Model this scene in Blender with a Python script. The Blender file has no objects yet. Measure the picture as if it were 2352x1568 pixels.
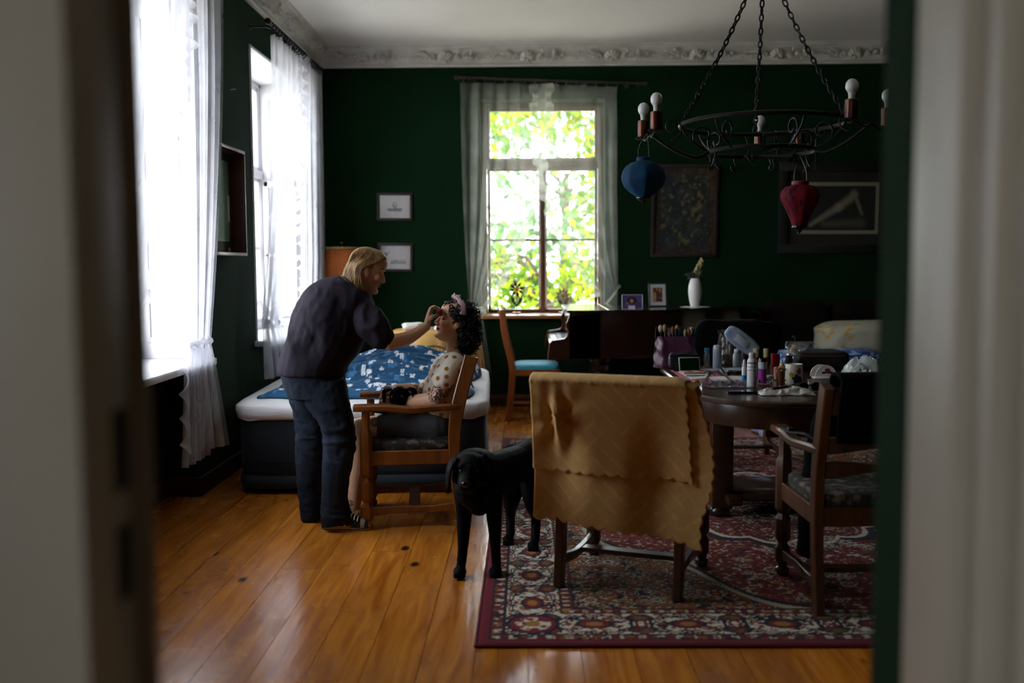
import bpy, bmesh, math, random
import numpy as np
from mathutils import Vector, Matrix, noise as mnoise

S = bpy.context.scene
COL = S.collection
PI = math.pi
rad = math.radians
random.seed(7)

# ---------------------------------------------------------------- camera
F_PX, CX, CY = 2287.0, 1176.0, 784.0
CAM = Vector((0.0, 0.0, 1.38))
_a, _b, _c = rad(0.85), rad(4.475), 0.006
_fw = Vector((-math.sin(_a) * math.cos(_b), math.cos(_a) * math.cos(_b), -math.sin(_b)))
_r0 = Vector((math.cos(_a), math.sin(_a), 0))
_u0 = _r0.cross(_fw)
_rt = math.cos(_c) * _r0 - math.sin(_c) * _u0
_up = math.cos(_c) * _u0 + math.sin(_c) * _r0
cd = bpy.data.cameras.new('camera')
cam = bpy.data.objects.new('camera', cd)
COL.objects.link(cam)
cam.matrix_world = Matrix(((_rt.x, _up.x, -_fw.x, CAM.x), (_rt.y, _up.y, -_fw.y, CAM.y),
                           (_rt.z, _up.z, -_fw.z, CAM.z), (0, 0, 0, 1)))
cd.sensor_width = 36.0
cd.lens = 36.0 * F_PX / 2352.0
cd.clip_start = 0.05
cd.dof.use_dof = True
cd.dof.focus_distance = 5.35
cd.dof.aperture_fstop = 1.5
S.camera = cam

# ---------------------------------------------------------------- world (bright overcast sky), exposure
W = bpy.data.worlds.new('overcast_sky')
S.world = W
W.use_nodes = True
_bg = W.node_tree.nodes['Background']
_bg.inputs[0].default_value = (0.90, 0.95, 1.0, 1)
_bg.inputs[1].default_value = 1.0
S.view_settings.view_transform = 'Standard'
S.view_settings.look = 'None'
S.view_settings.gamma = 1.0
S.view_settings.use_curve_mapping = False
S.view_settings.exposure = 4.05
S.cycles.use_denoising = True
S.cycles.max_bounces = 8
S.cycles.diffuse_bounces = 4
S.cycles.glossy_bounces = 3
S.cycles.transmission_bounces = 6
S.cycles.transparent_max_bounces = 16
S.cycles.sample_clamp_indirect = 4.0
S.cycles.caustics_reflective = False
S.cycles.caustics_refractive = False

def portal(name, loc, rot, sx, sy):
    ld = bpy.data.lights.new(name, 'AREA')
    ld.shape = 'RECTANGLE'
    ld.size, ld.size_y = sx, sy
    ld.cycles.is_portal = True
    o = bpy.data.objects.new(name, ld)
    COL.objects.link(o)
    o.location = loc
    o.rotation_euler = rot
portal('sky_portal_window_one', (-2.42, 4.9, 1.9), (0, rad(-90), 0), 2.3, 2.1)
portal('sky_portal_window_two', (-2.42, 7.97, 1.9), (0, rad(-90), 0), 2.3, 1.7)
portal('sky_portal_garden_window', (0.13, 10.12, 1.85), (rad(-90), 0, 0), 1.4, 2.3)
portal('sky_portal_hallway', (-1.35, -1.1, 1.7), (0, rad(-90), 0), 1.4, 0.9)

# ---------------------------------------------------------------- pixel helpers (frame 2352 x 1568)
def ray(px, py):
    return _fw + _rt * ((px - CX) / F_PX) + _up * ((CY - py) / F_PX)
def at_y(px, py, Y):
    d = ray(px, py); return CAM + d * ((Y - CAM.y) / d.y)
def at_z(px, py, Z):
    d = ray(px, py); return CAM + d * ((Z - CAM.z) / d.z)
def at_x(px, py, X):
    d = ray(px, py); return CAM + d * ((X - CAM.x) / d.x)

# ---------------------------------------------------------------- mesh helpers
class MB:
    """collects closed shapes; build() links them as one mesh object"""
    def __init__(s):
        s.v = []; s.f = []
    def add(s, vs, fs):
        n = len(s.v)
        s.v.extend([tuple(p) for p in vs])
        s.f.extend([tuple(i + n for i in f) for f in fs])
        return s
    def box(s, x0, x1, y0, y1, z0, z1):
        return s.add([(x0,y0,z0),(x1,y0,z0),(x1,y1,z0),(x0,y1,z0),(x0,y0,z1),(x1,y0,z1),(x1,y1,z1),(x0,y1,z1)],
                     [(3,2,1,0),(4,5,6,7),(0,1,5,4),(1,2,6,5),(2,3,7,6),(3,0,4,7)])
    def rbox(s, x0, x1, y0, y1, z0, z1, b=0.01, seg=2):
        bm = bmesh.new()
        bmesh.ops.create_cube(bm, size=1.0)
        for v in bm.verts:
            v.co = Vector(((x0+x1)/2 + v.co.x*(x1-x0), (y0+y1)/2 + v.co.y*(y1-y0), (z0+z1)/2 + v.co.z*(z1-z0)))
        bb = min(b, 0.49*min(abs(x1-x0), abs(y1-y0), abs(z1-z0)))
        bmesh.ops.bevel(bm, geom=list(bm.edges), offset=bb, segments=seg, profile=0.5, affect='EDGES')
        bm.verts.index_update()
        s.add([v.co.copy() for v in bm.verts], [[v.index for v in f.verts] for f in bm.faces])
        bm.free(); return s
    def prism(s, pts, d):
        """pts: planar 3d polygon, extruded by vector d"""
        n = len(pts); d = Vector(d); P = [Vector(p) for p in pts]
        vs = P + [p + d for p in P]
        fs = [tuple(range(n))[::-1], tuple(range(n, 2*n))] + [(i, (i+1) % n, n+(i+1) % n, n+i) for i in range(n)]
        return s.add(vs, fs)
    def tube(s, pts, r, seg=10, caps=True, flat=None, upv=None, closed=False):
        """sweep along pts; r scalar/list, or list of (ra, rb)"""
        P = [Vector(p) for p in pts]; n = len(P)
        if not isinstance(r, (list, tuple)): r = [r]*n
        rr = [(q, q) if not isinstance(q, (list, tuple)) else q for q in r]
        T = []
        for i in range(n):
            if closed: t = P[(i+1) % n] - P[i-1]
            else: t = P[min(i+1, n-1)] - P[max(i-1, 0)]
            T.append(t.normalized() if t.length > 1e-9 else Vector((0,0,1)))
        if upv is None:
            upv = Vector((0,0,1)) if abs(T[0].z) < 0.9 else Vector((1,0,0))
        nrm = (Vector(upv) - T[0]*Vector(upv).dot(T[0])).normalized()
        vs = []; fs = []
        for i in range(n):
            if i:
                nrm = nrm - T[i]*nrm.dot(T[i])
                nrm = nrm.normalized() if nrm.length > 1e-9 else T[i].orthogonal().normalized()
            b = T[i].cross(nrm)
            for k in range(seg):
                a = 2*PI*k/seg
                vs.append(P[i] + nrm*(math.cos(a)*rr[i][0]) + b*(math.sin(a)*rr[i][1]))
        m = n if closed else n-1
        for i in range(m):
            j = (i+1) % n
            for k in range(seg):
                l = (k+1) % seg
                fs.append((i*seg+k, i*seg+l, j*seg+l, j*seg+k))
        if caps and not closed:
            fs.append(tuple(range(seg))[::-1]); fs.append(tuple((n-1)*seg+k for k in range(seg)))
        return s.add(vs, fs)
    def lathe(s, prof, seg=20, c=(0,0,0), M=None, a0=0.0):
        """prof: [(r, z)] from bottom to top"""
        vs = []; fs = []; n = len(prof); c = Vector(c)
        for (r, z) in prof:
            for k in range(seg):
                a = a0 + 2*PI*k/seg
                p = Vector((r*math.cos(a), r*math.sin(a), z))
                if M is not None: p = M @ p
                vs.append(p + c)
        for i in range(n-1):
            for k in range(seg):
                l = (k+1) % seg
                fs.append((i*seg+k, i*seg+l, (i+1)*seg+l, (i+1)*seg+k))
        fs.append(tuple(range(seg))[::-1]); fs.append(tuple((n-1)*seg+k for k in range(seg)))
        return s.add(vs, fs)
    def ell(s, c, r, seg=16, rings=10, M=None):
        c = Vector(c)
        if not isinstance(r, (tuple, list)): r = (r, r, r)
        vs = []; fs = []
        for i in range(1, rings):
            t = PI*i/rings
            for k in range(seg):
                a = 2*PI*k/seg
                p = Vector((r[0]*math.sin(t)*math.cos(a), r[1]*math.sin(t)*math.sin(a), -r[2]*math.cos(t)))
                if M is not None: p = M @ p
                vs.append(c + p)
        b = Vector((0,0,-r[2])); t_ = Vector((0,0,r[2]))
        if M is not None: b = M @ b; t_ = M @ t_
        vs.append(c+b); vs.append(c+t_); nb = len(vs)-2; nt = len(vs)-1
        for i in range(rings-2):
            for k in range(seg):
                l = (k+1) % seg
                fs.append((i*seg+k, i*seg+l, (i+1)*seg+l, (i+1)*seg+k))
        for k in range(seg):
            l = (k+1) % seg
            fs.append((nb, l, k)); fs.append((nt, (rings-2)*seg+k, (rings-2)*seg+l))
        return s.add(vs, fs)
    def grid(s, fn, nu, nv, thick=0.0):
        vs = [Vector(fn(i/nu, j/nv)) for i in range(nu+1) for j in range(nv+1)]
        fs = [(i*(nv+1)+j, (i+1)*(nv+1)+j, (i+1)*(nv+1)+j+1, i*(nv+1)+j+1) for i in range(nu) for j in range(nv)]
        if thick:
            N = [Vector((0,0,0)) for _ in vs]
            for f in fs:
                q = (vs[f[2]]-vs[f[0]]).cross(vs[f[3]]-vs[f[1]])
                for k in f: N[k] += q
            n0 = len(vs)
            vs = vs + [p - (q.normalized() if q.length > 1e-12 else Vector((0,0,1)))*thick for p, q in zip(vs, N)]
            fs2 = [tuple(n0+k for k in f[::-1]) for f in fs]
            bd = [i*(nv+1) for i in range(nu)] + [nu*(nv+1)+j for j in range(nv)] + \
                 [(nu-i)*(nv+1)+nv for i in range(nu)] + [nv-j for j in range(nv)]
            m = len(bd)
            for k in range(m):
                a, b = bd[k], bd[(k+1) % m]
                fs2.append((b, a, n0+a, n0+b))
            fs = fs + fs2
        return s.add(vs, fs)
    def xf(s, M, i0=0):
        for i in range(i0, len(s.v)):
            s.v[i] = tuple(M @ Vector(s.v[i]))
        return s
    def mesh(s, name):
        me = bpy.data.meshes.new(name)
        me.from_pydata(s.v, [], s.f)
        return me
    def build(s, name, mat=None, parent=None, smooth=40, loc=None, rot=None):
        me = s.mesh(name)
        return link(name, me, mat, parent, smooth, loc, rot)

def link(name, me, mat=None, parent=None, smooth=40, loc=None, rot=None):
    if mat is not None and not me.materials: me.materials.append(mat)
    if smooth:
        me.polygons.foreach_set('use_smooth', [True]*len(me.polygons))
        if smooth < 180: me.set_sharp_from_angle(angle=rad(smooth))
    o = bpy.data.objects.new(name, me)
    COL.objects.link(o)
    if parent is not None: o.parent = parent
    if loc is not None: o.location = loc
    if rot is not None: o.rotation_euler = rot
    return o
def inst(o, name=None, parent=None, loc=None, rot=None, scale=None):
    c = o.copy()
    COL.objects.link(c)
    if name: c.name = name
    if parent is not None: c.parent = parent
    if loc is not None: c.location = loc
    if rot is not None: c.rotation_euler = rot
    if scale is not None: c.scale = scale
    return c
def copy_tree(o, parent=None):
    c = o.copy(); COL.objects.link(c); c.parent = parent
    for ch in list(o.children): copy_tree(ch, c)
    return c
def empty(name, loc=(0,0,0), rz=0.0):
    o = bpy.data.objects.new(name, None)
    o.empty_display_size = 0.05
    COL.objects.link(o); o.location = loc; o.rotation_euler = (0, 0, rz)
    return o
def tag(o, label=None, cat=None, group=None, kind=None):
    if label: o['label'] = label
    if cat: o['category'] = cat
    if group: o['group'] = group
    if kind: o['kind'] = kind
    return o
def thing(name, label, cat, loc=(0,0,0), rz=0.0, group=None):
    return tag(empty(name, loc, rz), label, cat, group)
def paint(me, cols, name='Col'):
    """per-vertex colours (linear) as a point colour attribute"""
    at = me.color_attributes.new(name, 'FLOAT_COLOR', 'POINT')
    c = np.ones((len(me.vertices), 4), dtype=np.float32)
    c[:, :3] = cols
    at.data.foreach_set('color', c.ravel())
def coords(me):
    a = np.empty(len(me.vertices)*3, dtype=np.float32)
    me.vertices.foreach_get('co', a)
    return a.reshape(-1, 3)
def normals(me):
    a = np.empty(len(me.vertices)*3, dtype=np.float32)
    me.vertices.foreach_get('normal', a)
    return a.reshape(-1, 3)
def setco(me, a):
    me.vertices.foreach_set('co', np.asarray(a, dtype=np.float32).ravel()); me.update()
def remesh(mb, voxel, it=4, fac=0.5, deci=None):
    """union of the collected closed shapes as one continuous smooth mesh"""
    me = mb.mesh('tmp')
    o = bpy.data.objects.new('tmp', me); COL.objects.link(o)
    m = o.modifiers.new('r', 'REMESH'); m.mode = 'VOXEL'; m.voxel_size = voxel; m.adaptivity = 0.0
    if it:
        q = o.modifiers.new('s', 'SMOOTH'); q.factor = fac; q.iterations = it
    if deci:
        q = o.modifiers.new('d', 'DECIMATE'); q.ratio = deci
    dg = bpy.context.evaluated_depsgraph_get()
    out = bpy.data.meshes.new_from_object(o.evaluated_get(dg))
    bpy.data.objects.remove(o); bpy.data.meshes.remove(me)
    return out
def smoothstep(a, b, x):
    t = np.clip((x-a)/(b-a), 0, 1) if not np.isscalar(x) else max(0.0, min(1.0, (x-a)/(b-a)))
    return t*t*(3-2*t)
def lerp(a, b, t): return a + (b-a)*t
def spline(pts, n):
    """Catmull-Rom through pts, n samples"""
    P = [Vector(p) for p in pts]
    P = [P[0]*2-P[1]] + P + [P[-1]*2-P[-2]]
    m = len(P)-3; out = []
    for i in range(n):
        t = i/(n-1)*m; k = min(int(t), m-1); u = t-k
        a, b, c, d = P[k:k+4]
        out.append(0.5*((2*b)+(c-a)*u+(2*a-5*b+4*c-d)*u*u+(3*b-a-3*c+d)*u**3))
    return out
def interp(xs, ys):
    return lambda x: float(np.interp(x, xs, ys))
# cheap vectorised value noise for painting and cloth
def _hash(ix, iy, iz, seed):
    h = (ix*374761393 + iy*668265263 + iz*2147483647 + seed*1274126177) & 0xffffffff
    h = ((h ^ (h >> 13))*1274126177) & 0xffffffff
    return ((h ^ (h >> 16)) & 0xffff)/65535.0
def vnoise(p, seed=0):
    p = np.asarray(p, dtype=np.float64); i = np.floor(p).astype(np.int64); f = p-i
    f = f*f*(3-2*f); r = 0
    for dx in (0, 1):
        for dy in (0, 1):
            for dz in (0, 1):
                w = (f[:,0] if dx else 1-f[:,0])*(f[:,1] if dy else 1-f[:,1])*(f[:,2] if dz else 1-f[:,2])
                r = r + w*_hash(i[:,0]+dx, i[:,1]+dy, i[:,2]+dz, seed)
    return r
def fbm(p, seed=0, oct=3):
    r = 0; a = 0.5; t = 0; p = np.asarray(p, dtype=np.float64)
    for k in range(oct):
        r = r + a*vnoise(p*(2**k), seed+k); t += a; a *= 0.5
    return r/t

# ---------------------------------------------------------------- materials
def srgb(h):
    if isinstance(h, str):
        h = h.lstrip('#'); c = [int(h[i:i+2], 16)/255 for i in (0, 2, 4)]
    else: c = [x/255 for x in h]
    return tuple(x/12.92 if x <= 0.04045 else ((x+0.055)/1.055)**2.4 for x in c)
_mats = {}
def mat(name, col, rough=0.6, col2=None, scale=8.0, detail=4.0, bump=0.0, bscale=40.0, metal=0.0, spec=0.5,
        sheen=0.0, coat=0.0, stretch=None, trans=0.0, alpha=None, attr=False, emit=None, mixlo=0.35, mixhi=0.65, sss=0.0):
    if name in _mats: return _mats[name]
    m = bpy.data.materials.new(name); m.use_nodes = True
    nt = m.node_tree; N = nt.nodes; L = nt.links; b = N['Principled BSDF']
    c = srgb(col) if isinstance(col, str) else col
    b.inputs['Base Color'].default_value = (*c, 1)
    b.inputs['Roughness'].default_value = rough
    b.inputs['Metallic'].default_value = metal
    b.inputs['Specular IOR Level'].default_value = spec
    if sheen: b.inputs['Sheen Weight'].default_value = sheen*0.25
    if coat:
        b.inputs['Coat Weight'].default_value = coat; b.inputs['Coat Roughness'].default_value = 0.12
    if trans: b.inputs['Transmission Weight'].default_value = trans
    if sss:
        b.inputs['Subsurface Weight'].default_value = sss; b.inputs['Subsurface Radius'].default_value = (0.012, 0.005, 0.003)
        b.inputs['Subsurface Scale'].default_value = 1.0
    if alpha is not None: b.inputs['Alpha'].default_value = alpha
    tc = N.new('ShaderNodeTexCoord'); vec = tc.outputs['Object']
    if stretch:
        mp = N.new('ShaderNodeMapping'); mp.inputs['Scale'].default_value = stretch
        L.new(vec, mp.inputs['Vector']); vec = mp.outputs['Vector']
    src = None
    if attr:
        a = N.new('ShaderNodeVertexColor'); a.layer_name = 'Col'; src = a.outputs['Color']
    if col2 is not None:
        c2 = srgb(col2) if isinstance(col2, str) else col2
        nz = N.new('ShaderNodeTexNoise'); nz.inputs['Scale'].default_value = scale; nz.inputs['Detail'].default_value = detail
        L.new(vec, nz.inputs['Vector'])
        mr = N.new('ShaderNodeMapRange'); mr.inputs[1].default_value = mixlo; mr.inputs[2].default_value = mixhi
        L.new(nz.outputs['Fac'], mr.inputs[0])
        mx = N.new('ShaderNodeMix'); mx.data_type = 'RGBA'
        L.new(mr.outputs[0], mx.inputs['Factor'])
        if src is not None:
            mx.blend_type = 'MULTIPLY'; L.new(src, mx.inputs['A']); mx.inputs['B'].default_value = (*c2, 1)
        else:
            mx.inputs['A'].default_value = (*c, 1); mx.inputs['B'].default_value = (*c2, 1)
        src = mx.outputs['Result']
    if src is not None: L.new(src, b.inputs['Base Color'])
    if bump:
        nb = N.new('ShaderNodeTexNoise'); nb.inputs['Scale'].default_value = bscale; nb.inputs['Detail'].default_value = 5
        L.new(vec, nb.inputs['Vector'])
        bp = N.new('ShaderNodeBump'); bp.inputs['Strength'].default_value = bump; bp.inputs['Distance'].default_value = 0.01
        L.new(nb.outputs['Fac'], bp.inputs['Height']); L.new(bp.outputs['Normal'], b.inputs['Normal'])
    if emit:
        b.inputs['Emission Color'].default_value = (*emit[0], 1); b.inputs['Emission Strength'].default_value = emit[1]
    _mats[name] = m
    return m
def sheer(name, col, transp, tl=0.5):
    """woven net: partly open, partly diffusing"""
    if name in _mats: return _mats[name]
    m = bpy.data.materials.new(name); m.use_nodes = True
    nt = m.node_tree; N = nt.nodes; L = nt.links
    N.remove(N['Principled BSDF']); out = N['Material Output']
    d = N.new('ShaderNodeBsdfDiffuse'); d.inputs[0].default_value = (*col, 1)
    t = N.new('ShaderNodeBsdfTranslucent'); t.inputs[0].default_value = (*col, 1)
    x = N.new('ShaderNodeMixShader'); x.inputs[0].default_value = tl
    L.new(d.outputs[0], x.inputs[1]); L.new(t.outputs[0], x.inputs[2])
    tr = N.new('ShaderNodeBsdfTransparent')
    y = N.new('ShaderNodeMixShader')
    # denser where the weave bunches: noise along the cloth
    tc = N.new('ShaderNodeTexCoord'); nz = N.new('ShaderNodeTexNoise'); nz.inputs['Scale'].default_value = 6.0
    L.new(tc.outputs['Object'], nz.inputs['Vector'])
    mr = N.new('ShaderNodeMapRange'); mr.inputs[1].default_value = 0.3; mr.inputs[2].default_value = 0.7
    mr.inputs[3].default_value = 1-transp-0.08; mr.inputs[4].default_value = 1-transp+0.08
    L.new(nz.outputs['Fac'], mr.inputs[0]); L.new(mr.outputs[0], y.inputs[0])
    L.new(tr.outputs[0], y.inputs[1]); L.new(x.outputs[0], y.inputs[2])
    L.new(y.outputs[0], out.inputs[0])
    _mats[name] = m
    return m
def clear(name, tint=(1,1,1), gloss=0.08, rough=0.05, body=0.0, bodycol=(0.8,0.8,0.8)):
    """thin clear pane or film: passes light, reflects a little"""
    if name in _mats: return _mats[name]
    m = bpy.data.materials.new(name); m.use_nodes = True
    nt = m.node_tree; N = nt.nodes; L = nt.links
    N.remove(N['Principled BSDF']); out = N['Material Output']
    tr = N.new('ShaderNodeBsdfTransparent'); tr.inputs[0].default_value = (*tint, 1)
    g = N.new('ShaderNodeBsdfGlossy'); g.inputs['Roughness'].default_value = rough
    fr = N.new('ShaderNodeLayerWeight'); fr.inputs[0].default_value = 0.25
    mr = N.new('ShaderNodeMapRange'); mr.inputs[3].default_value = gloss*0.4; mr.inputs[4].default_value = min(1.0, gloss*5)
    L.new(fr.outputs['Facing'], mr.inputs[0])
    x = N.new('ShaderNodeMixShader'); L.new(mr.outputs[0], x.inputs[0]); L.new(tr.outputs[0], x.inputs[1]); L.new(g.outputs[0], x.inputs[2])
    last = x
    if body:
        d = N.new('ShaderNodeBsdfDiffuse'); d.inputs[0].default_value = (*bodycol, 1)
        y = N.new('ShaderNodeMixShader'); y.inputs[0].default_value = body
        L.new(x.outputs[0], y.inputs[1]); L.new(d.outputs[0], y.inputs[2]); last = y
    L.new(last.outputs[0], out.inputs[0])
    _mats[name] = m
    return m
def wood(name, c1, c2, rough=0.35, coat=0.2, axis='X', scale=14.0, dist=3.0, bump=0.02):
    if name in _mats: return _mats[name]
    m = bpy.data.materials.new(name); m.use_nodes = True
    nt = m.node_tree; N = nt.nodes; L = nt.links; b = N['Principled BSDF']
    tc = N.new('ShaderNodeTexCoord'); mp = N.new('ShaderNodeMapping')
    s = {'X': (0.12, 1, 1), 'Y': (1, 0.12, 1), 'Z': (1, 1, 0.12)}[axis]
    mp.inputs['Scale'].default_value = s
    L.new(tc.outputs['Object'], mp.inputs['Vector'])
    nz = N.new('ShaderNodeTexNoise'); nz.inputs['Scale'].default_value = scale; nz.inputs['Detail'].default_value = 6; nz.inputs['Distortion'].default_value = dist*0.3
    L.new(mp.outputs['Vector'], nz.inputs['Vector'])
    r = N.new('ShaderNodeValToRGB')
    r.color_ramp.elements[0].position = 0.3; r.color_ramp.elements[0].color = (*srgb(c1), 1)
    r.color_ramp.elements[1].position = 0.7; r.color_ramp.elements[1].color = (*srgb(c2), 1)
    L.new(nz.outputs['Fac'], r.inputs[0]); L.new(r.outputs[0], b.inputs['Base Color'])
    b.inputs['Roughness'].default_value = rough
    if coat: b.inputs['Coat Weight'].default_value = coat; b.inputs['Coat Roughness'].default_value = 0.15
    bp = N.new('ShaderNodeBump'); bp.inputs['Strength'].default_value = bump*10; bp.inputs['Distance'].default_value = 0.003
    L.new(nz.outputs['Fac'], bp.inputs['Height']); L.new(bp.outputs['Normal'], b.inputs['Normal'])
    _mats[name] = m
    return m
# ================================================================= room shell
XL, XR, YB, YN, ZC = -1.97, 4.30, 9.60, 1.42, 3.42
green = mat('green_wall_paint', '#0a2813', 0.9, '#07210d', 1.6, 5, bump=0.04, bscale=60, spec=0.12)
plaster = mat('ceiling_plaster', '#f6f2ec', 0.85, '#f0ebe2', 0.8, 3, bump=0.05, bscale=30)
stucco = mat('cornice_stucco', '#dcd8d0', 0.8, '#cbc6bc', 6, 4, bump=0.06, bscale=80)
white_paint = mat('white_window_paint', '#d4d3d8', 0.4, '#c8c6ca', 3, 3, bump=0.02, bscale=20)
door_paint = mat('door_frame_paint', '#aaa192', 0.45, '#9d9484', 2, 4, bump=0.03, bscale=15)
base_wood = wood('baseboard_wood', '#2a160c', '#3d2112', 0.5, 0.1, 'X')
glass = clear('window_glass', (0.97, 0.98, 0.98), 0.06, 0.02)
brown_wood = wood('brown_window_wood', '#4a2812', '#6d4020', 0.45, 0.1, 'Z')
iron = mat('black_iron', '#17171a', 0.45, '#0d0d0f', 20, 3, metal=0.6, bump=0.1, bscale=60)

def floor_mat():
    m = bpy.data.materials.new('varnished_pine_boards'); m.use_nodes = True
    nt = m.node_tree; N = nt.nodes; L = nt.links; b = N['Principled BSDF']
    tc = N.new('ShaderNodeTexCoord'); oi = N.new('ShaderNodeObjectInfo')
    of = N.new('ShaderNodeVectorMath'); of.operation = 'MULTIPLY_ADD'
    sc = N.new('ShaderNodeCombineXYZ')
    for k in range(3): L.new(oi.outputs['Random'], sc.inputs[k])
    of.inputs[1].default_value = (37.0, 61.0, 11.0)
    L.new(sc.outputs[0], of.inputs[0]); L.new(tc.outputs['Object'], of.inputs[2])
    mp = N.new('ShaderNodeMapping'); mp.inputs['Scale'].default_value = (9.0, 0.8, 1.0); L.new(of.outputs[0], mp.inputs[0])
    n1 = N.new('ShaderNodeTexNoise'); n1.inputs['Scale'].default_value = 2.2; n1.inputs['Detail'].default_value = 8; n1.inputs['Distortion'].default_value = 1.0
    L.new(mp.outputs[0], n1.inputs['Vector'])
    r1 = N.new('ShaderNodeValToRGB'); e = r1.color_ramp.elements
    e[0].position = 0.28; e[0].color = (*srgb('#a05615'), 1); e[1].position = 0.72; e[1].color = (*srgb('#d88a2e'), 1)
    L.new(n1.outputs['Fac'], r1.inputs[0])
    # board to board tone
    hv = N.new('ShaderNodeHueSaturation'); mv = N.new('ShaderNodeMapRange'); mv.inputs[3].default_value = 0.82; mv.inputs[4].default_value = 1.12
    L.new(oi.outputs['Random'], mv.inputs[0]); L.new(mv.outputs[0], hv.inputs['Value']); L.new(r1.outputs[0], hv.inputs['Color'])
    # knots
    mk = N.new('ShaderNodeMapping'); mk.inputs['Scale'].default_value = (4.2, 2.1, 1.0); L.new(of.outputs[0], mk.inputs[0])
    vo = N.new('ShaderNodeTexVoronoi'); vo.inputs['Scale'].default_value = 1.0; L.new(mk.outputs[0], vo.inputs['Vector'])
    rk = N.new('ShaderNodeMapRange'); rk.inputs[1].default_value = 0.055; rk.inputs[2].default_value = 0.11; L.new(vo.outputs['Distance'], rk.inputs[0])
    mx = N.new('ShaderNodeMix'); mx.data_type = 'RGBA'; L.new(rk.outputs[0], mx.inputs['Factor'])
    mx.inputs['A'].default_value = (*srgb('#2f1506'), 1); L.new(hv.outputs[0], mx.inputs['B'])
    # worn, dirty scuffs
    mq = N.new('ShaderNodeMapping'); mq.inputs['Scale'].default_value = (1.1, 0.8, 1.0); L.new(of.outputs[0], mq.inputs[0])
    n2 = N.new('ShaderNodeTexNoise'); n2.inputs['Scale'].default_value = 3.5; n2.inputs['Detail'].default_value = 7; L.new(mq.outputs[0], n2.inputs['Vector'])
    r2 = N.new('ShaderNodeMapRange'); r2.inputs[1].default_value = 0.52; r2.inputs[2].default_value = 0.72; r2.inputs[4].default_value = 0.22; L.new(n2.outputs['Fac'], r2.inputs[0])
    m2 = N.new('ShaderNodeMix'); m2.data_type = 'RGBA'; L.new(r2.outputs[0], m2.inputs['Factor']); L.new(mx.outputs['Result'], m2.inputs['A']); m2.inputs['B'].default_value = (*srgb('#54300f'), 1)
    L.new(m2.outputs['Result'], b.inputs['Base Color'])
    rr = N.new('ShaderNodeMapRange'); rr.inputs[1].default_value = 0.35; rr.inputs[2].default_value = 0.75; rr.inputs[3].default_value = 0.20; rr.inputs[4].default_value = 0.34
    L.new(n2.outputs['Fac'], rr.inputs[0]); L.new(rr.outputs[0], b.inputs['Roughness'])
    b.inputs['Coat Weight'].default_value = 0.3; b.inputs['Coat Roughness'].default_value = 0.12
    bp = N.new('ShaderNodeBump'); bp.inputs['Strength'].default_value = 0.25; bp.inputs['Distance'].default_value = 0.004
    n3 = N.new('ShaderNodeTexNoise'); n3.inputs['Scale'].default_value = 5.0; n3.inputs['Detail'].default_value = 6; L.new(mp.outputs[0], n3.inputs['Vector'])
    L.new(n3.outputs['Fac'], bp.inputs['Height']); L.new(bp.outputs['Normal'], b.inputs['Normal'])
    L.new(bp.outputs['Normal'], b.inputs['Coat Normal'])
    return m
pine = floor_mat()

def floor_room():
    fb = MB(); fb.box(XL-0.5, XR+0.3, YN-0.4, YB+0.5, -0.12, -0.022)
    fl = tag(fb.build('floor', mat('floor_gap_dark', '#120a05', 0.9)), 'dark sub-floor under the pine floorboards', 'floor', kind='structure')
    w = 0.188; r = random.Random(3); k0 = int((XL-0.3)/w)-1; cache = {}
    for k in range(k0, int(XR/w)+1):
        x0 = k*w; y = YN-0.35
        cut = YN+r.uniform(0.8, 5.0)
        ends = [cut, cut+r.uniform(3.2, 5.0), 99] if r.random() < 0.75 else [99]
        for e in ends:
            y1 = min(e, YB+0.02)
            if y1-y < 0.3: continue
            L_ = round(y1-y, 1)
            b = MB().box(0.0011, w-0.0011, 0.0008, (y1-y)-0.0008, -0.03, 0.0)
            b.build('floorboard', pine, fl, 0, (x0, y, 0))
            y = y1
            if y >= YB: break
    # darker wide boards of the hallway threshold
    MB().rbox(-0.6, 0.55, 0.9, 1.07, -0.03, 0.004, 0.003).build('threshold_board', base_wood, fl)
floor_room()

# ---- walls
WTOP = 2.95
W1 = (3.95, 5.86); W2 = (7.20, 8.74); SILL = 0.83
wl = MB(); T = 0.48
def lw(y0, y1, z0, z1, x1=XL, t=T): wl.box(XL-T, x1, y0, y1, z0, z1)
lw(0.9, W1[0], 0, ZC); lw(W1[1], W2[0], 0, ZC); lw(W2[1], YB+0.5, 0, ZC)
lw(W1[0], W1[1], WTOP, ZC); lw(W2[0], W2[1], WTOP, ZC)
lw(W2[0], W2[1], 0, SILL-0.03); lw(W1[0], W1[1], 0, SILL-0.03, XL-0.20)
tag(wl.build('wall_left', green, smooth=0), 'dark green painted wall with two tall windows', 'wall', kind='structure')
YW = 9.86
bwx0 = at_y(1106, 450, YW).x; bwx1 = at_y(1385, 450, YW).x
BTOP = at_y(1240, 238, YW).z; BSILL = at_y(1240, 722, YB).z
wb = MB()
wb.box(XL-T, bwx0, YB, YB+0.45, 0, ZC); wb.box(bwx1, XR+0.3, YB, YB+0.45, 0, ZC)
wb.box(bwx0, bwx1, YB, YB+0.45, BTOP, ZC); wb.box(bwx0, bwx1, YB, YB+0.45, 0, BSILL-0.03)
tag(wb.build('wall_back', green, smooth=0), 'dark green painted wall with the garden window', 'wall', kind='structure')
wr = MB(); wr.box(XR, XR+0.3, 1.08, YB+0.45, 0, ZC)
tag(wr.build('wall_right', green, smooth=0), 'dark green painted side wall', 'wall', kind='structure')
wn = MB()
wn.box(XL-T, -0.56, 1.085, YN, 0, ZC); wn.box(0.50, XR+0.3, 1.309, YN, 0, ZC); wn.box(0.57, XR+0.3, 1.085, 1.309, 0, ZC)
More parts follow.
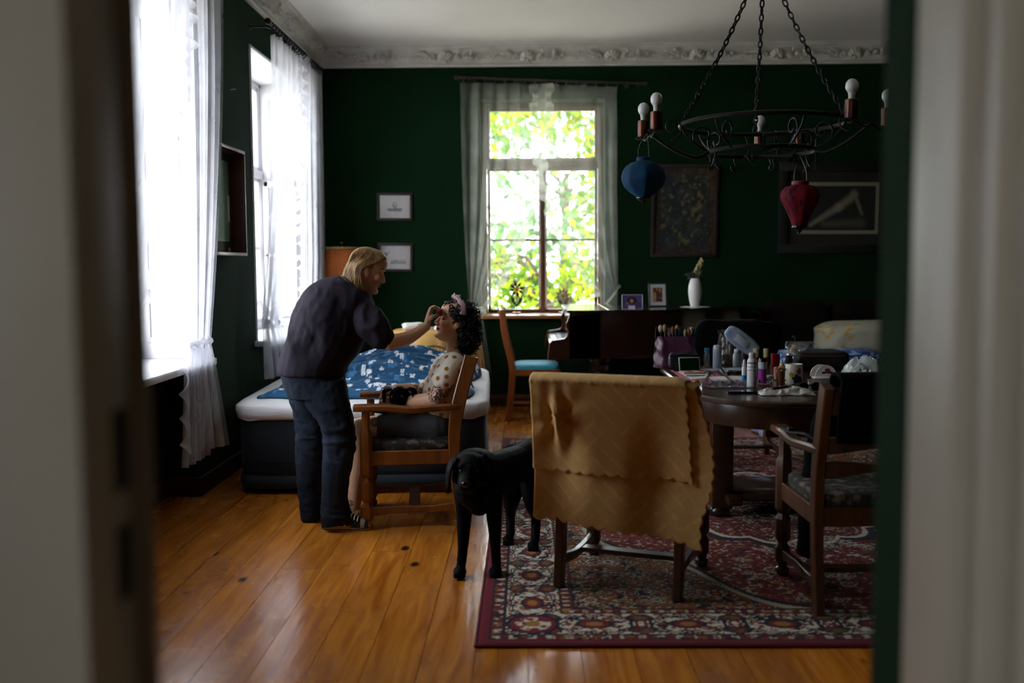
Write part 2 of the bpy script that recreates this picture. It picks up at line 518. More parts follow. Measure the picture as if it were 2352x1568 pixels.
wn.box(-0.56, 0.50, 1.309, YN, 2.35, ZC); wn.box(-0.56, 0.57, 1.085, 1.309, 2.35, ZC)
tag(wn.build('wall_front', green, smooth=0), 'green painted wall around the doorway', 'wall', kind='structure')
tag(MB().box(XL-T, XR+0.3, 0.9, YB+0.45, ZC, ZC+0.2).build('ceiling', plaster, smooth=0), 'off white plaster ceiling', 'ceiling', kind='structure')
# unseen hallway shell added to block sky light; window opening added to light the frame
hp = mat('hallway_plaster', '#6f675b', 0.85, '#655d51', 1.5, 3)
hh = MB()
hh.box(-1.5, -1.3, -2.2, -1.55, 0, 2.9); hh.box(-1.5, -1.3, -0.65, 1.085, 0, 2.9)
hh.box(-1.5, -1.3, -1.55, -0.65, 0, 1.0); hh.box(-1.5, -1.3, -1.55, -0.65, 2.4, 2.9)
tag(hh.build('wall_hall_left', hp, smooth=0), 'unseen hallway wall with an opening added to light the door frame', 'wall', kind='structure')
tag(MB().box(1.3, 1.5, -2.2, 1.085, 0, 2.9).build('wall_hall_right', hp, smooth=0), 'unseen hallway side wall added to block sky light', 'wall', kind='structure')
tag(MB().box(-1.5, 1.5, -2.4, -2.2, 0, 2.9).build('wall_hall_back', hp, smooth=0), 'unseen hallway end wall added to block sky light', 'wall', kind='structure')
tag(MB().box(-1.5, 1.5, -2.4, 1.085, 2.9, 3.0).build('ceiling_hall', hp, smooth=0), 'unseen hallway ceiling added to block sky light', 'ceiling', kind='structure')
tag(MB().box(-1.5, 1.5, -2.4, 1.03, -0.1, -0.02).build('floor_hall', mat('hall_floor', '#5a4028', 0.5), smooth=0), 'hallway floor', 'floor', kind='structure')

# ---- doorway frame right at the camera
dm = MB()
dm.rbox(-0.95, -0.424, 0.93, 1.048, 0, 2.4, 0.006)
dj = tag(dm.build('door_1', door_paint), 'painted door frame close to the lens', 'door frame', kind='structure')
dj['label'] = 'blurred beige door frame at the sides of the view'
MB().rbox(-0.60, -0.405, 1.048, 1.062, 0, 2.4, 0.004).build('door_stop', mat('shaded_door_stop', '#8a7a66', 0.5, '#7d6d59', 3, 3), dj)  # darker copy of the frame paint; shade is put into its colour
MB().rbox(0.50, 0.57, 1.167, 1.307, 0, 2.35, 0.005).build('frame_lining', door_paint, dj)
MB().rbox(0.52, 0.56, 1.118, 1.168, 0, 2.35, 0.004).build('frame_rebate', door_paint, dj)
MB().rbox(0.545, 1.0, 1.03, 1.12, 0, 2.4, 0.006).build('architrave', door_paint, dj)
MB().box(-0.95, 1.0, 0.95, 1.30, 2.35, 2.45).build('door_head', door_paint, dj, 0)
for z0, z1 in ((1.155, 1.222), (1.04, 1.10)):
    p = MB().rbox(-0.4245, -0.4225, 1.002, 1.036, z0-0.01, z1+0.01, 0.0008)
    p.build('strike_plate', mat('strike_plate_steel', '#2a2a2a', 0.5, metal=0.7), dj)

# ---- baseboards
def baseboard(name, mbx, label):
    return tag(mbx.build(name, base_wood), label, 'baseboard', kind='structure')
baseboard('baseboard_back', MB().rbox(XL, XR, YB-0.022, YB+0.001, 0, 0.115, 0.006), 'dark brown baseboard of the far wall')
bl = MB(); bl.rbox(XL-0.001, XL+0.022, 1.45, W1[0], 0, 0.115, 0.006); bl.rbox(XL-0.001, XL+0.022, W1[1], YB-0.02, 0, 0.115, 0.006)
bl.rbox(XL-0.2, XL-0.178, W1[0], W1[1], 0, 0.115, 0.006); bl.rbox(XL-0.2, XL+0.02, W1[1]-0.022, W1[1], 0, 0.115, 0.006)
baseboard('baseboard_left', bl, 'dark brown baseboard under the white windows')

# ---- cornice with shells and scrolled leaves
prof = [(0, -0.185), (0.028, -0.185), (0.032, -0.165), (0.022, -0.160), (0.022, -0.150), (0.034, -0.146), (0.040, -0.120),
        (0.058, -0.075), (0.090, -0.045), (0.100, -0.032), (0.118, -0.030), (0.122, -0.012), (0.135, -0.010), (0.135, 0.0), (0, 0)]
cb = MB()
n = len(prof)
vs = [(XL+d, YB-d, ZC+z) for d, z in prof] + [(XR, YB-d, ZC+z) for d, z in prof]
cb.add(vs, [(i, (i+1) % n, n+(i+1) % n, n+i) for i in range(n)] + [tuple(range(n, 2*n))])
cor = tag(cb.build('trim_1', stucco), 'ornate white stucco cornice along the far wall', 'cornice', kind='structure')
cb = MB()
vs = [(XL+d, YN, ZC+z) for d, z in prof] + [(XL+d, YB-d, ZC+z) for d, z in prof]
cb.add(vs, [(i, n+i, n+(i+1) % n, (i+1) % n) for i in range(n)] + [tuple(range(n))])
cor2 = tag(cb.build('trim_2', stucco), 'ornate white stucco cornice above the white windows', 'cornice', kind='structure')
def shell_mesh():
    b = MB(); R = 0.066
    def f(u, v):
        a = lerp(-1.95, 1.95, u); lob = 0.5+0.5*abs(math.cos(a*5.6))
        r = R*v*(0.86+0.14*lob)
        h = 0.030*math.sin(PI*min(1, v*0.85+0.12))*(0.55+0.45*lob)+0.006
        return (r*math.sin(a), -h, r*math.cos(a)-0.018)
    b.grid(f, 66, 8, 0.008)
    b.ell((0, -0.018, -0.024), (0.016, 0.016, 0.014)); b.ell((0.0, -0.012, -0.042), (0.026, 0.010, 0.010))
    return b
def leaf_mesh(side, seed):
    b = MB(); r = random.Random(seed)
    def spiral(cx, cz, R, turns, dirn, w, a0):
        pts = []; rr = []
        for i in range(22):
            t = i/21; a = a0+dirn*turns*2*PI*t; q = R*(1-0.85*t)
            pts.append((cx+q*math.cos(a), -0.010-0.006*t, cz+q*math.sin(a))); rr.append(w*(1-0.5*t))
        b.tube(pts, rr, 7)
    def leaf(x, z, a, l, w):
        pts = spline([(x, -0.006, z), (x+0.5*l*math.cos(a), -0.018, z+0.5*l*math.sin(a)), (x+l*math.cos(a+0.5), -0.008, z+l*math.sin(a+0.5))], 8)
        b.tube(pts, [(w*math.sin(PI*(0.12+0.85*i/7)), 0.55*w*math.sin(PI*(0.12+0.85*i/7))) for i in range(8)], 7)
    s = side
    spiral(s*0.105, -0.015, 0.026, 1.3, s, 0.008, PI/2); spiral(s*0.165, 0.005, 0.022, 1.2, -s, 0.007, 0)
    spiral(s*0.205, -0.028, 0.016, 1.2, s, 0.006, PI)
    for i in range(15):
        t = r.random(); x = s*(0.075+0.20*t); z = r.uniform(-0.045, 0.042)*(1-0.45*t)
        leaf(x, z, (0 if s > 0 else PI)+r.uniform(-1.5, 1.5), r.uniform(0.02, 0.05)*(1-0.3*t), r.uniform(0.006, 0.011))
    for i in range(5): b.ell((s*(0.24+0.028*i), -0.004, 0.004*math.sin(i*2.0)-0.01), (0.010-0.001*i, 0.008, 0.008-0.001*i), 8, 6)
    return b
shell0 = shell_mesh(); leafA = leaf_mesh(1, 5); leafB = leaf_mesh(-1, 9)
tilt = rad(30)
cache = None
sx = [at_y(p, 130, 9.53).x for p in (637, 830, 1022, 1212, 1405, 1600, 1785, 1963)]
sx = [x for x in sx if x > XL+0.3] + [sx[-1]+0.80, sx[-1]+1.6]
proto = None
for x in sx:
    if proto is None:
        proto = (shell0.build('shell', stucco, cor, 50), leafA.build('acanthus_scroll', stucco, cor, 50), leafB.build('acanthus_scroll', stucco, cor, 50))
        objs = proto
    else:
        objs = [inst(o, parent=cor) for o in proto]
    for o in objs:
        o.location = (x, YB-(0.066 if o.name.startswith('shell') else 0.076), ZC-0.092); o.scale = (1.15, 1.6, 1.1); o.rotation_euler = (tilt, 0, 0)
for i in range(9):
    y = YB-0.55-0.80*i
    for o in [inst(o, parent=cor2) for o in proto]:
        o.location = (XL+(0.066 if o.name.startswith('shell') else 0.076), y, ZC-0.092); o.scale = (1.15, 1.6, 1.1); o.rotation_euler = (tilt, 0, rad(90))
# ---- left windows
def left_window(n, y0, y1, label):
    x0, x1 = XL-0.40, XL-0.33
    fr = MB(); zt = 2.12
    fr.rbox(x0, x1, y0, y0+0.05, SILL, WTOP, 0.008); fr.rbox(x0, x1, y1-0.05, y1, SILL, WTOP, 0.008)
    fr.rbox(x0, x1, y0, y1, SILL, SILL+0.06, 0.008); fr.rbox(x0, x1, y0, y1, WTOP-0.06, WTOP, 0.008)
    fr.rbox(x0-0.01, x1+0.015, y0, y1, zt, zt+0.07, 0.01); ym = (y0+y1)/2
    fr.rbox(x0, x1+0.01, ym-0.035, ym+0.035, SILL, WTOP, 0.01)
    w = tag(fr.build('window_%d' % n, white_paint), label, 'window', kind='structure')
    for (a, b) in ((y0+0.05, ym-0.035), (ym+0.035, y1-0.05)):
        for (c, d) in ((SILL+0.06, zt), (zt+0.07, WTOP-0.06)):
            s_ = MB(); q = 0.032
            s_.rbox(x0+0.01, x1-0.01, a, a+q, c, d, 0.006); s_.rbox(x0+0.01, x1-0.01, b-q, b, c, d, 0.006)
            s_.rbox(x0+0.01, x1-0.01, a, b, c, c+q, 0.006); s_.rbox(x0+0.01, x1-0.01, a, b, d-q, d, 0.006)
            if d-c > 0.9: s_.rbox(x0+0.015, x1-0.015, a, b, c+0.62, c+0.65, 0.004)
            sa = s_.build('sash', white_paint, w)
            MB().box(x0+0.032, x0+0.037, a+q, b-q, c+q, d-q).build('pane', glass, sa, 0)
    # white panelled linings of the deep reveal
    for side, yy in ((1, y1), (-1, y0)):
        ln = MB(); e = 0.022
        ln.rbox(x1, XL+0.012, min(yy, yy-side*e), max(yy, yy-side*e), SILL, WTOP, 0.004)
        lo = ln.build('reveal_lining', white_paint, w)
        for (c, d) in ((SILL+0.10, 1.72), (1.84, WTOP-0.12)):
            ya, yb = yy-side*(e+0.010), yy-side*(e-0.002)
            pf = MB(); xa, xb = x1+0.05, XL-0.05
            for (p, q, r_, s2) in ((xa, xa+0.03, c, d), (xb-0.03, xb, c, d), (xa+0.03, xb-0.03, c, c+0.03), (xa+0.03, xb-0.03, d-0.03, d)):
                pf.rbox(p, q, min(ya, yb), max(ya, yb), r_, s2, 0.003)
            pf.build('panel_moulding', white_paint, lo)
    MB().rbox(x1, XL+0.012, y0, y1, WTOP-0.022, WTOP, 0.004).build('reveal_head', white_paint, w)
    MB().rbox(x1-0.01, XL+0.12, y0-0.04, y1+0.04, SILL-0.04, SILL, 0.008).build('window_sill', white_paint, w)
    return w
w1 = left_window(1, *W1, 'tall white window nearest the doorway, behind long lace curtains')
w2 = left_window(2, *W2, 'tall white window in the corner beside the standing woman')
# an inner casement of the corner window swung open into the reveal
cs = MB(); cy = W2[1]-0.10
p0, p1 = XL-0.30, XL-0.02
for (a, b, c, d) in ((p0, p0+0.045, SILL+0.03, 2.1), (p1-0.045, p1, SILL+0.03, 2.1), (p0, p1, SILL+0.03, SILL+0.08), (p0, p1, 2.05, 2.1), (p0, p1, 1.45, 1.475)):
    cs.rbox(a, b, cy, cy+0.035, c, d, 0.006)
co = cs.build('open_casement', white_paint, w2)
MB().box(p0+0.045, p1-0.045, cy+0.016, cy+0.020, SILL+0.08, 2.05).build('pane', glass, co, 0)

# ---- garden window in the far wall
def bx(px, py): return at_y(px, py, YW)
xl_, xr_ = bx(1127, 500).x, bx(1365, 500).x
zt_, ztr1, ztr0, zb_ = bx(1240, 256).z, bx(1240, 363).z, bx(1240, 393).z, bx(1240, 709).z
xm0, xm1 = bx(1237, 550).x, bx(1256, 550).x
zbar = bx(1240, 551).z
fr = MB()
fr.rbox(bwx0, xl_-0.035, YW-0.03, YW+0.05, BSILL, BTOP, 0.006); fr.rbox(xr_+0.035, bwx1, YW-0.03, YW+0.05, BSILL, BTOP, 0.006)
fr.rbox(bwx0, bwx1, YW-0.03, YW+0.05, zt_+0.03, BTOP+0.01, 0.006); fr.rbox(bwx0, bwx1, YW-0.03, YW+0.05, BSILL-0.02, zb_-0.03, 0.006)
fr.rbox(xl_-0.04, xr_+0.04, YW-0.045, YW+0.05, ztr0+0.02, ztr1-0.02, 0.01)
w3 = tag(fr.build('window_3', brown_wood), 'brown wooden garden window with green leaves outside', 'window', kind='structure')
def sash(a, b, c, d, e=0.035, bar=None):
    s_ = MB()
    s_.rbox(a-e, a, YW-0.02, YW+0.03, c-e, d+e, 0.006); s_.rbox(b, b+e, YW-0.02, YW+0.03, c-e, d+e, 0.006)
    s_.rbox(a-e, b+e, YW-0.02, YW+0.03, c-e, c, 0.006); s_.rbox(a-e, b+e, YW-0.02, YW+0.03, d, d+e, 0.006)
    if bar: s_.rbox(a, b, YW-0.012, YW+0.02, bar-0.011, bar+0.011, 0.004)
    so = s_.build('sash', brown_wood, w3)
    if bar:
        MB().box(a, b, YW+0.004, YW+0.008, c, bar-0.011).build('pane', glass, so, 0)
        MB().box(a, b, YW+0.004, YW+0.008, bar+0.011, d).build('pane', glass, so, 0)
    else: MB().box(a, b, YW+0.004, YW+0.008, c, d).build('pane', glass, so, 0)
sash(xl_, xr_, ztr1, zt_)
sash(xl_, xm0, zb_, ztr0, 0.03, zbar); sash(xm1, xr_, zb_, ztr0, 0.03, zbar)
MB().rbox((xm0+xm1)/2-0.028, (xm0+xm1)/2+0.028, YW-0.05, YW-0.015, zb_-0.03, ztr0+0.02, 0.008).build('mullion_cover', brown_wood, w3)
sill_wood = wood('sill_wood', '#7a4a22', '#97622f', 0.4, 0.3, 'X')
MB().rbox(bwx0-0.06, bwx1+0.06, YB-0.12, YW+0.0, BSILL-0.035, BSILL, 0.008).build('window_sill', sill_wood, w3)

# ---- outside: ground made pale to bounce light up to the ceiling
tag(MB().box(-60, 60, -40, 80, -1.2, -1.0).build('bounce_ground', mat('pale_bounce_ground', '#cfcabd', 0.9, '#d8d3c6', 0.6, 5), smooth=0), 'ground outside the windows, made pale to bounce light indoors', 'ground', kind='structure')
# ================================================================= curtains, rods, garden
lace = sheer('white_net', (0.58, 0.58, 0.64), 0.58, 0.55)
lace_fine = sheer('fine_ivory_net', (0.66, 0.68, 0.60), 0.78, 0.5)
lace_ruffle = sheer('ruffle_net', (0.62, 0.62, 0.66), 0.35, 0.5)
ivory_ruffle = sheer('ivory_ruffle_net', (0.66, 0.68, 0.60), 0.60, 0.5)

def swag(top, tie, bot, nrm, folds=14, amp=0.035, power=1.7, vt=0.62, nu=110, nv=90, seed=0, sag=0.0):
    """surface from a rod line (top) gathered at a tie and falling to a hem (bot); each is a pair of points"""
    A, B = [Vector(p) for p in top]; C, D = [Vector(p) for p in tie]; E_, F_ = [Vector(p) for p in bot]
    N_ = Vector(nrm); r = random.Random(seed)
    ph = [r.uniform(0, 6.28) for _ in range(4)]
    def f(u, v):
        t = A.lerp(B, u); c = C.lerp(D, u); e = E_.lerp(F_, u)
        if v <= vt:
            s = v/vt; q = s**power
            p = Vector((lerp(t.x, c.x, q), lerp(t.y, c.y, q), lerp(t.z, c.z, s)))
            k = (1-s)*1.0+s*0.45
        else:
            s = (v-vt)/(1-vt); q = s**0.8
            p = Vector((lerp(c.x, e.x, q), lerp(c.y, e.y, q), lerp(c.z, e.z, s)))
            k = 0.45+0.55*s
        a = amp*k
        w = math.sin(2*PI*folds*u+ph[0]+0.8*math.sin(v*3+ph[1])) + 0.5*math.sin(2*PI*folds*0.43*u+ph[2]+1.3*v) + 0.3*math.sin(2*PI*folds*2.1*u+ph[3])
        p = p + N_*(a*w)
        if sag: p.z -= sag*math.sin(PI*u)*math.sin(PI*min(1, v*1.4))
        return p
    return f, nu, nv
def add_swag(f, nu, nv, name, m, parent=None):
    return MB().grid(f, nu, nv).build(name, m, parent, 180)
def ruffle(f, u, nrm, lat, width, m, parent, v0=0.0, v1=1.0, waves=26, n=420, amp=0.026, seed=1):
    N_ = Vector(nrm); L_ = Vector(lat)
    r = random.Random(seed); ph = r.uniform(0, 6)
    def g(a, b):
        v = lerp(v0, v1, a); p = Vector(f(u, v))
        w = math.sin(2*PI*waves*a+ph)+0.5*math.sin(2*PI*waves*0.37*a+2*ph)
        return p + N_*(amp*w*(0.15+b)) + L_*(width*b*(1+0.25*math.sin(2*PI*waves*0.5*a))) + Vector((0, 0, 0.012*b*math.cos(2*PI*waves*a+ph)))
    return MB().grid(g, n, 5).build('ruffle', m, parent, 180)
def tieband(c, rx, ry, rz_, m, parent):
    pts = []
    for i in range(40):
        a = 2*PI*i/40
        pts.append(Vector(c)+Vector((rx*math.cos(a), ry*math.sin(a), rz_*math.cos(a*1.0)+0.006*math.sin(a*9))))
    return MB().tube(pts, [0.016+0.006*math.sin(i*2.1) for i in range(40)], 7, closed=True).build('tieback', m, parent, 180)

XC = -1.83
def L(px, py, X=XC): return at_x(px, py, X)
# near window: far panel (gathered and tied), near panel (sweeping back behind the door frame)
f, a, b = swag((L(380, 0)+Vector((0, 0, 0.10)), L(507, 0)+Vector((0, 0, 0.12))), (L(428, 787), L(481, 787)), (L(432, 1040), L(516, 1022)), (1, 0.25, 0), 8, 0.024, 1.9, 0.66, seed=3)
c1 = add_swag(f, a, b, 'lace_curtain', lace)
tag(c1, 'long white lace curtain knotted above the bare wall beside the bed', 'curtain', 'white lace curtains')
ruffle(f, 0.0, (1, 0, 0), (0.0, -1, 0), 0.10, lace_ruffle, c1, waves=13, amp=0.018, seed=4)
# hem and spilled underlayer
f2, a2, b2 = swag((L(432, 800), L(478, 800)), (L(430, 860), L(485, 860)), (L(425, 1075), L(470, 1045)), (1, 0.2, 0), 7, 0.02, 1, 0.3, 60, 40, seed=9)
add_swag(f2, a2, b2, 'lining', lace, c1)
tc_ = (L(428, 787)+L(481, 787))/2
tieband(tc_, 0.05, 0.13, 0.012, lace_ruffle, c1)
f, a, b = swag((L(150, 0)+Vector((0, 0, 0.1)), L(425, 0)+Vector((0, 0, 0.1))), (L(150, 760, -1.86), L(330, 690, -1.86)), (L(120, 1000, -1.86), L(250, 1000, -1.86)), (1, 0.2, 0), 10, 0.022, 1.5, 0.75, seed=5)
c2 = add_swag(f, a, b, 'lace_curtain', lace)
tag(c2, 'white lace curtain swept back towards the door frame', 'curtain', 'white lace curtains')
ruffle(f, 1.0, (1, 0, 0), (0.0, 1, 0), 0.10, lace_ruffle, c2, v1=0.76, waves=24, seed=6)
# corner window: straight far panel and tied near panel
f, a, b = swag((L(686, 115), L(735, 165)), (L(690, 600), L(746, 600)), (L(690, 840), L(742, 830)), (1, 0.1, 0), 9, 0.024, 1.0, 0.6, seed=11)
c3 = add_swag(f, a, b, 'lace_curtain', lace)
tag(c3, 'white lace curtain hanging straight in the green corner', 'curtain', 'white lace curtains')
ruffle(f, 0.0, (1, 0, 0), (0, -1, 0), 0.10, lace_ruffle, c3, waves=26, seed=12)
f, a, b = swag((L(626, 78), L(688, 125)), (L(604, 738), L(642, 738)), (L(612, 872), L(674, 852)), (1, 0.1, 0), 8, 0.024, 1.8, 0.8, seed=13)
c4 = add_swag(f, a, b, 'lace_curtain', lace)
tag(c4, 'white lace curtain tied back behind the standing woman', 'curtain', 'white lace curtains')
ruffle(f, 1.0, (1, 0, 0), (0, 1, 0), 0.09, lace_ruffle, c4, waves=26, seed=14)
hk = L(592, 692, XL+0.01); tb = L(640, 742)
MB().tube(spline([hk, hk.lerp(tb, 0.5)+Vector((0.05, 0, -0.05)), tb], 24), [0.016+0.007*math.sin(i*1.9) for i in range(24)], 7).build('tieback', lace_ruffle, c4, 180)
# garden window: two fine panels crossing at the top
YC = 9.50
def G(px, py): return at_y(px, py, YC)
f, a, b = swag((G(1057, 190), G(1252, 192)), (G(1078, 712), G(1104, 712)), (G(1080, 868), G(1130, 862)), (0, -1, 0), 6, 0.022, 2.3, 0.74, seed=21)
c5 = add_swag(f, a, b, 'net_curtain', lace_fine)
tag(c5, 'fine net curtain drawn towards the framed ship drawings and tied low', 'curtain', 'fine net curtains of the garden window')
ruffle(f, 1.0, (0, -1, 0), (1, 0, 0), 0.07, ivory_ruffle, c5, v1=0.76, waves=24, seed=22)
tieband((G(1078, 712)+G(1104, 712))/2, 0.06, 0.03, 0.01, ivory_ruffle, c5)
f, a, b = swag((G(1236, 192), G(1418, 200)), (G(1378, 668), G(1420, 660)), (G(1376, 840), G(1416, 840)), (0, -1, 0), 6, 0.022, 3.0, 0.74, seed=23)
c6 = add_swag(f, a, b, 'net_curtain', lace_fine)
tag(c6, 'fine net curtain drawn towards the grand piano', 'curtain', 'fine net curtains of the garden window')
ruffle(f, 0.0, (0, -1, 0), (-1, 0, 0), 0.07, ivory_ruffle, c6, v1=0.76, waves=24, seed=24)
MB().tube(spline([at_y(1422, 658, YB-0.01), at_y(1404, 684, 9.47), at_y(1386, 704, 9.44)], 14), 0.010, 7).build('tieback', ivory_ruffle, c6, 180)
MB().lathe([(0.001, -0.008), (0.016, -0.008), (0.020, 0), (0.016, 0.008), (0.001, 0.008)], 12, at_y(1422, 658, YB-0.01), Matrix.Rotation(rad(90), 4, 'X')).build('tieback_knob', ivory_ruffle, c6)

def rod(p0, p1, r, label, m, nring, rr, bracket, group=None, fin=0.024):
    p0, p1 = Vector(p0), Vector(p1)
    t = thing('curtain_rod', label, 'curtain rod', p0)
    o = p0
    MB().tube([p0-o, p1-o], r, 12).build('pole', m, t)
    d = (p1-p0).normalized()
    for q, s in ((p0, -1), (p1, 1)):
        b = MB(); b.ell(q+d*s*fin*0.9-o, fin); b.tube([q-d*s*0.02-o, q+d*s*fin*0.3-o], [r*1.5, r*1.3], 12)
        b.build('finial', m, t)
    for i in range(nring):
        c = p0.lerp(p1, (i+0.6)/(nring+0.2))
        pts = []
        e1 = Vector((0, 0, 1)); e2 = d.cross(e1)
        for k in range(16):
            a = 2*PI*k/16; pts.append(c-o+e1*(rr*math.cos(a)-0.012)+e2*rr*math.sin(a)+d*0.008*math.cos(a+i))
        b = MB(); b.tube(pts, 0.005, 6, closed=True)
        b.tube([c-o-e1*(rr+0.010), c-o-e1*(rr+0.035)], 0.003, 5)
        b.build('ring', m, t)
    for q, wall in bracket:
        q, wall = Vector(q), Vector(wall)
        b = MB(); b.tube([wall-o, wall.lerp(q, 0.15)-o, q-o], [0.016, 0.009, 0.008], 8)
        b.lathe([(0.001, 0), (0.026, 0), (0.024, 0.008), (0.001, 0.010)], 12, wall-o, (q-wall).to_track_quat('Z', 'Y').to_matrix())
        b.build('bracket', m, t)
    return t
XRd = -1.80
r0, r1 = at_x(617, 50, XRd), at_x(737, 160, XRd)
rod(r0, r1, 0.013, 'black iron curtain rod with ball finial above the corner window', iron, 22, 0.024,
    [(r0+Vector((0, 0.12, -0.005)), Vector((XL, r0.y+0.12, r0.z-0.005))), (r1-Vector((0, 0.1, 0)), Vector((XL, r1.y-0.1, r1.z)))])
p = L(150, 0)+Vector((0.02, 0, 0.12)); q = L(510, 0)+Vector((0.02, 0, 0.14)); q.z = p.z = max(p.z, q.z)
rod(p, q, 0.013, 'iron curtain rod above the window nearest the doorway', iron, 16, 0.024,
    [(q-Vector((0, 0.1, 0)), Vector((XL, q.y-0.1, q.z)))])
r0, r1 = at_y(1052, 178, YC), at_y(1478, 192, YC)
rod(r0, r1, 0.011, 'dark wooden curtain rod above the garden window', wood('dark_rod_wood', '#1d0d08', '#2c150c', 0.5, 0.1), 18, 0.018,
    [(r0+Vector((0.1, 0, 0)), Vector((r0.x+0.1, YB, r0.z))), (r1-Vector((0.15, 0, 0)), Vector((r1.x-0.15, YB, r1.z)))], fin=0.02)

# ---- garden: vine round the window, trees behind
def leafmat(name, c1, c2):
    m = bpy.data.materials.new(name); m.use_nodes = True
    nt = m.node_tree; N = nt.nodes; L_ = nt.links; N.remove(N['Principled BSDF']); out = N['Material Output']
    a = N.new('ShaderNodeVertexColor'); a.layer_name = 'Col'
    d = N.new('ShaderNodeBsdfDiffuse'); t = N.new('ShaderNodeBsdfTranslucent'); x = N.new('ShaderNodeMixShader'); x.inputs[0].default_value = 0.55
    L_.new(a.outputs[0], d.inputs[0]); L_.new(a.outputs[0], t.inputs[0]); L_.new(d.outputs[0], x.inputs[1]); L_.new(t.outputs[0], x.inputs[2]); L_.new(x.outputs[0], out.inputs[0])
    return m
leaf_m = leafmat('leaf_green', None, None)
def leaves(name, centres, n, spread, size, cols, parent, seed):
    r = np.random.default_rng(seed); C_ = np.array(centres)[:, :3]; wts = np.array(centres)[:, 3]
    idx = r.choice(len(C_), n, p=wts/wts.sum())
    P = C_[idx]+r.normal(0, 1, (n, 3))*np.array(spread)
    a = r.normal(0, 1, (n, 3)); a[:, 2] -= 0.6; a /= np.linalg.norm(a, axis=1)[:, None]
    b = np.cross(a, r.normal(0, 1, (n, 3))); b /= np.linalg.norm(b, axis=1)[:, None]
    nn = np.cross(a, b); s = (size*r.uniform(0.6, 1.3, n))[:, None]
    V = np.stack([P, P+a*s*0.5+b*s*0.32+nn*s*0.06, P+a*s*1.15, P+a*s*0.5-b*s*0.32+nn*s*0.06], 1).reshape(-1, 3)
    Fc = [(4*i, 4*i+1, 4*i+2, 4*i+3) for i in range(n)]
    me = bpy.data.meshes.new(name); me.from_pydata(V.tolist(), [], Fc)
    cc = np.array([srgb(c) for c in cols]); k = r.integers(0, len(cc), n)
    paint(me, np.repeat(cc[k]*r.uniform(0.75, 1.2, (n, 1)), 4, axis=0))
    return link(name, me, leaf_m, parent, 180)
vine = thing('climbing_vine', 'yellow green vine leaves hanging around the garden window outside', 'vine', (0.8, 10.45, -1.0))
def V_(px, py, Y, w=1.0, o=(0.8, 10.45, -1.0)):
    p = at_y(px, py, Y); return (p.x-o[0], p.y-o[1], p.z-o[2], w)
r = random.Random(31)
vc = []
for i in range(46): vc.append(V_(r.uniform(1110, 1390), r.uniform(235, 300), r.uniform(10.7, 11.6), 1.0))
for i in range(46): vc.append(V_(r.uniform(1320, 1400), r.uniform(260, 700), r.uniform(10.7, 11.6), 0.9))
for i in range(12): vc.append(V_(r.uniform(1110, 1160), r.uniform(240, 420), r.uniform(10.7, 11.6), 0.5))
for i in range(26): vc.append(V_(r.uniform(1110, 1390), r.uniform(640, 760), r.uniform(10.9, 11.8), 0.8))
leaves('vine_leaves', vc, 640, (0.06, 0.12, 0.07), 0.105, ('#7d8a1c', '#6f8419', '#587420', '#96962c', '#4d6a20'), vine, 5)
vm = MB()
bark = mat('bark', '#4a3a2a', 0.9, '#33281c', 12, 4, bump=0.4, bscale=30)
vm.tube(spline([(0.15, 0.25, 0), (0.25, 0.2, 1.2), (0.1, 0.25, 2.6), (0.2, 0.2, 4.2)], 20), [0.035-0.001*i for i in range(20)], 8)
vm.tube(spline([(0.2, 0.2, 4.2), (-0.4, 0.25, 4.35), (-1.2, 0.2, 4.2)], 12), 0.014, 6)
vm.build('stem', bark, vine)
def garden_tree(x, y, h, rx, rz, n, size, cols, seed, label):
    t = thing('garden_tree', label, 'tree', (x, y, -1.0), group='trees behind the garden window')
    rr = random.Random(seed); b = MB()
    top = Vector((0.2, 0, h*0.6)); b.tube(spline([(0, 0, 0), (0.1, 0, h*0.3), top], 10), [0.16-0.009*i for i in range(10)], 8)
    cs_ = []
    for i in range(26):
        a = rr.uniform(0, 6.28); q = rr.uniform(0.1, 1)**0.6*rx; z = h*0.55+rr.uniform(-1, 1)*rz
        c = Vector((q*math.cos(a), q*math.sin(a)*0.8, z)); cs_.append((*c, rr.uniform(0.5, 1.2)))
        if i % 2 == 0: b.tube(spline([top*rr.uniform(0.6, 1), (top+c)/2+Vector((0, 0, 0.2)), c], 8), [0.05-0.005*k for k in range(8)], 5)
    b.build('trunk', bark, t)
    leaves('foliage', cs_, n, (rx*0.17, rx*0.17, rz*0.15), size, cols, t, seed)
garden_tree(-1.7, 18.6, 7.0, 2.0, 2.6, 1900, 0.17, ('#3a5a2c', '#4a6a2e', '#305026', '#5c7434'), 41, 'leafy green tree seen through the upper window panes')
garden_tree(3.2, 18.5, 7.5, 2.1, 2.8, 1900, 0.17, ('#43622a', '#577228', '#385626', '#687c2e'), 42, 'bright green tree behind the vine on the piano side')
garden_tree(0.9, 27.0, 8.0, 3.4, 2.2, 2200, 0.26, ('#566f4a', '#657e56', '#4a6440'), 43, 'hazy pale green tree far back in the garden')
garden_tree(0.3, 13.4, 3.2, 1.3, 0.85, 2300, 0.11, ('#4f6c22', '#6c7c20', '#436124', '#808628'), 44, 'low yellow green shrub below the window')
garden_tree(-9.0, 21.0, 8.0, 2.6, 3.0, 3000, 0.2, ('#6f9a4a', '#86ad4c', '#5c8741'), 45, 'dark leafy tree at the far corner of the garden')
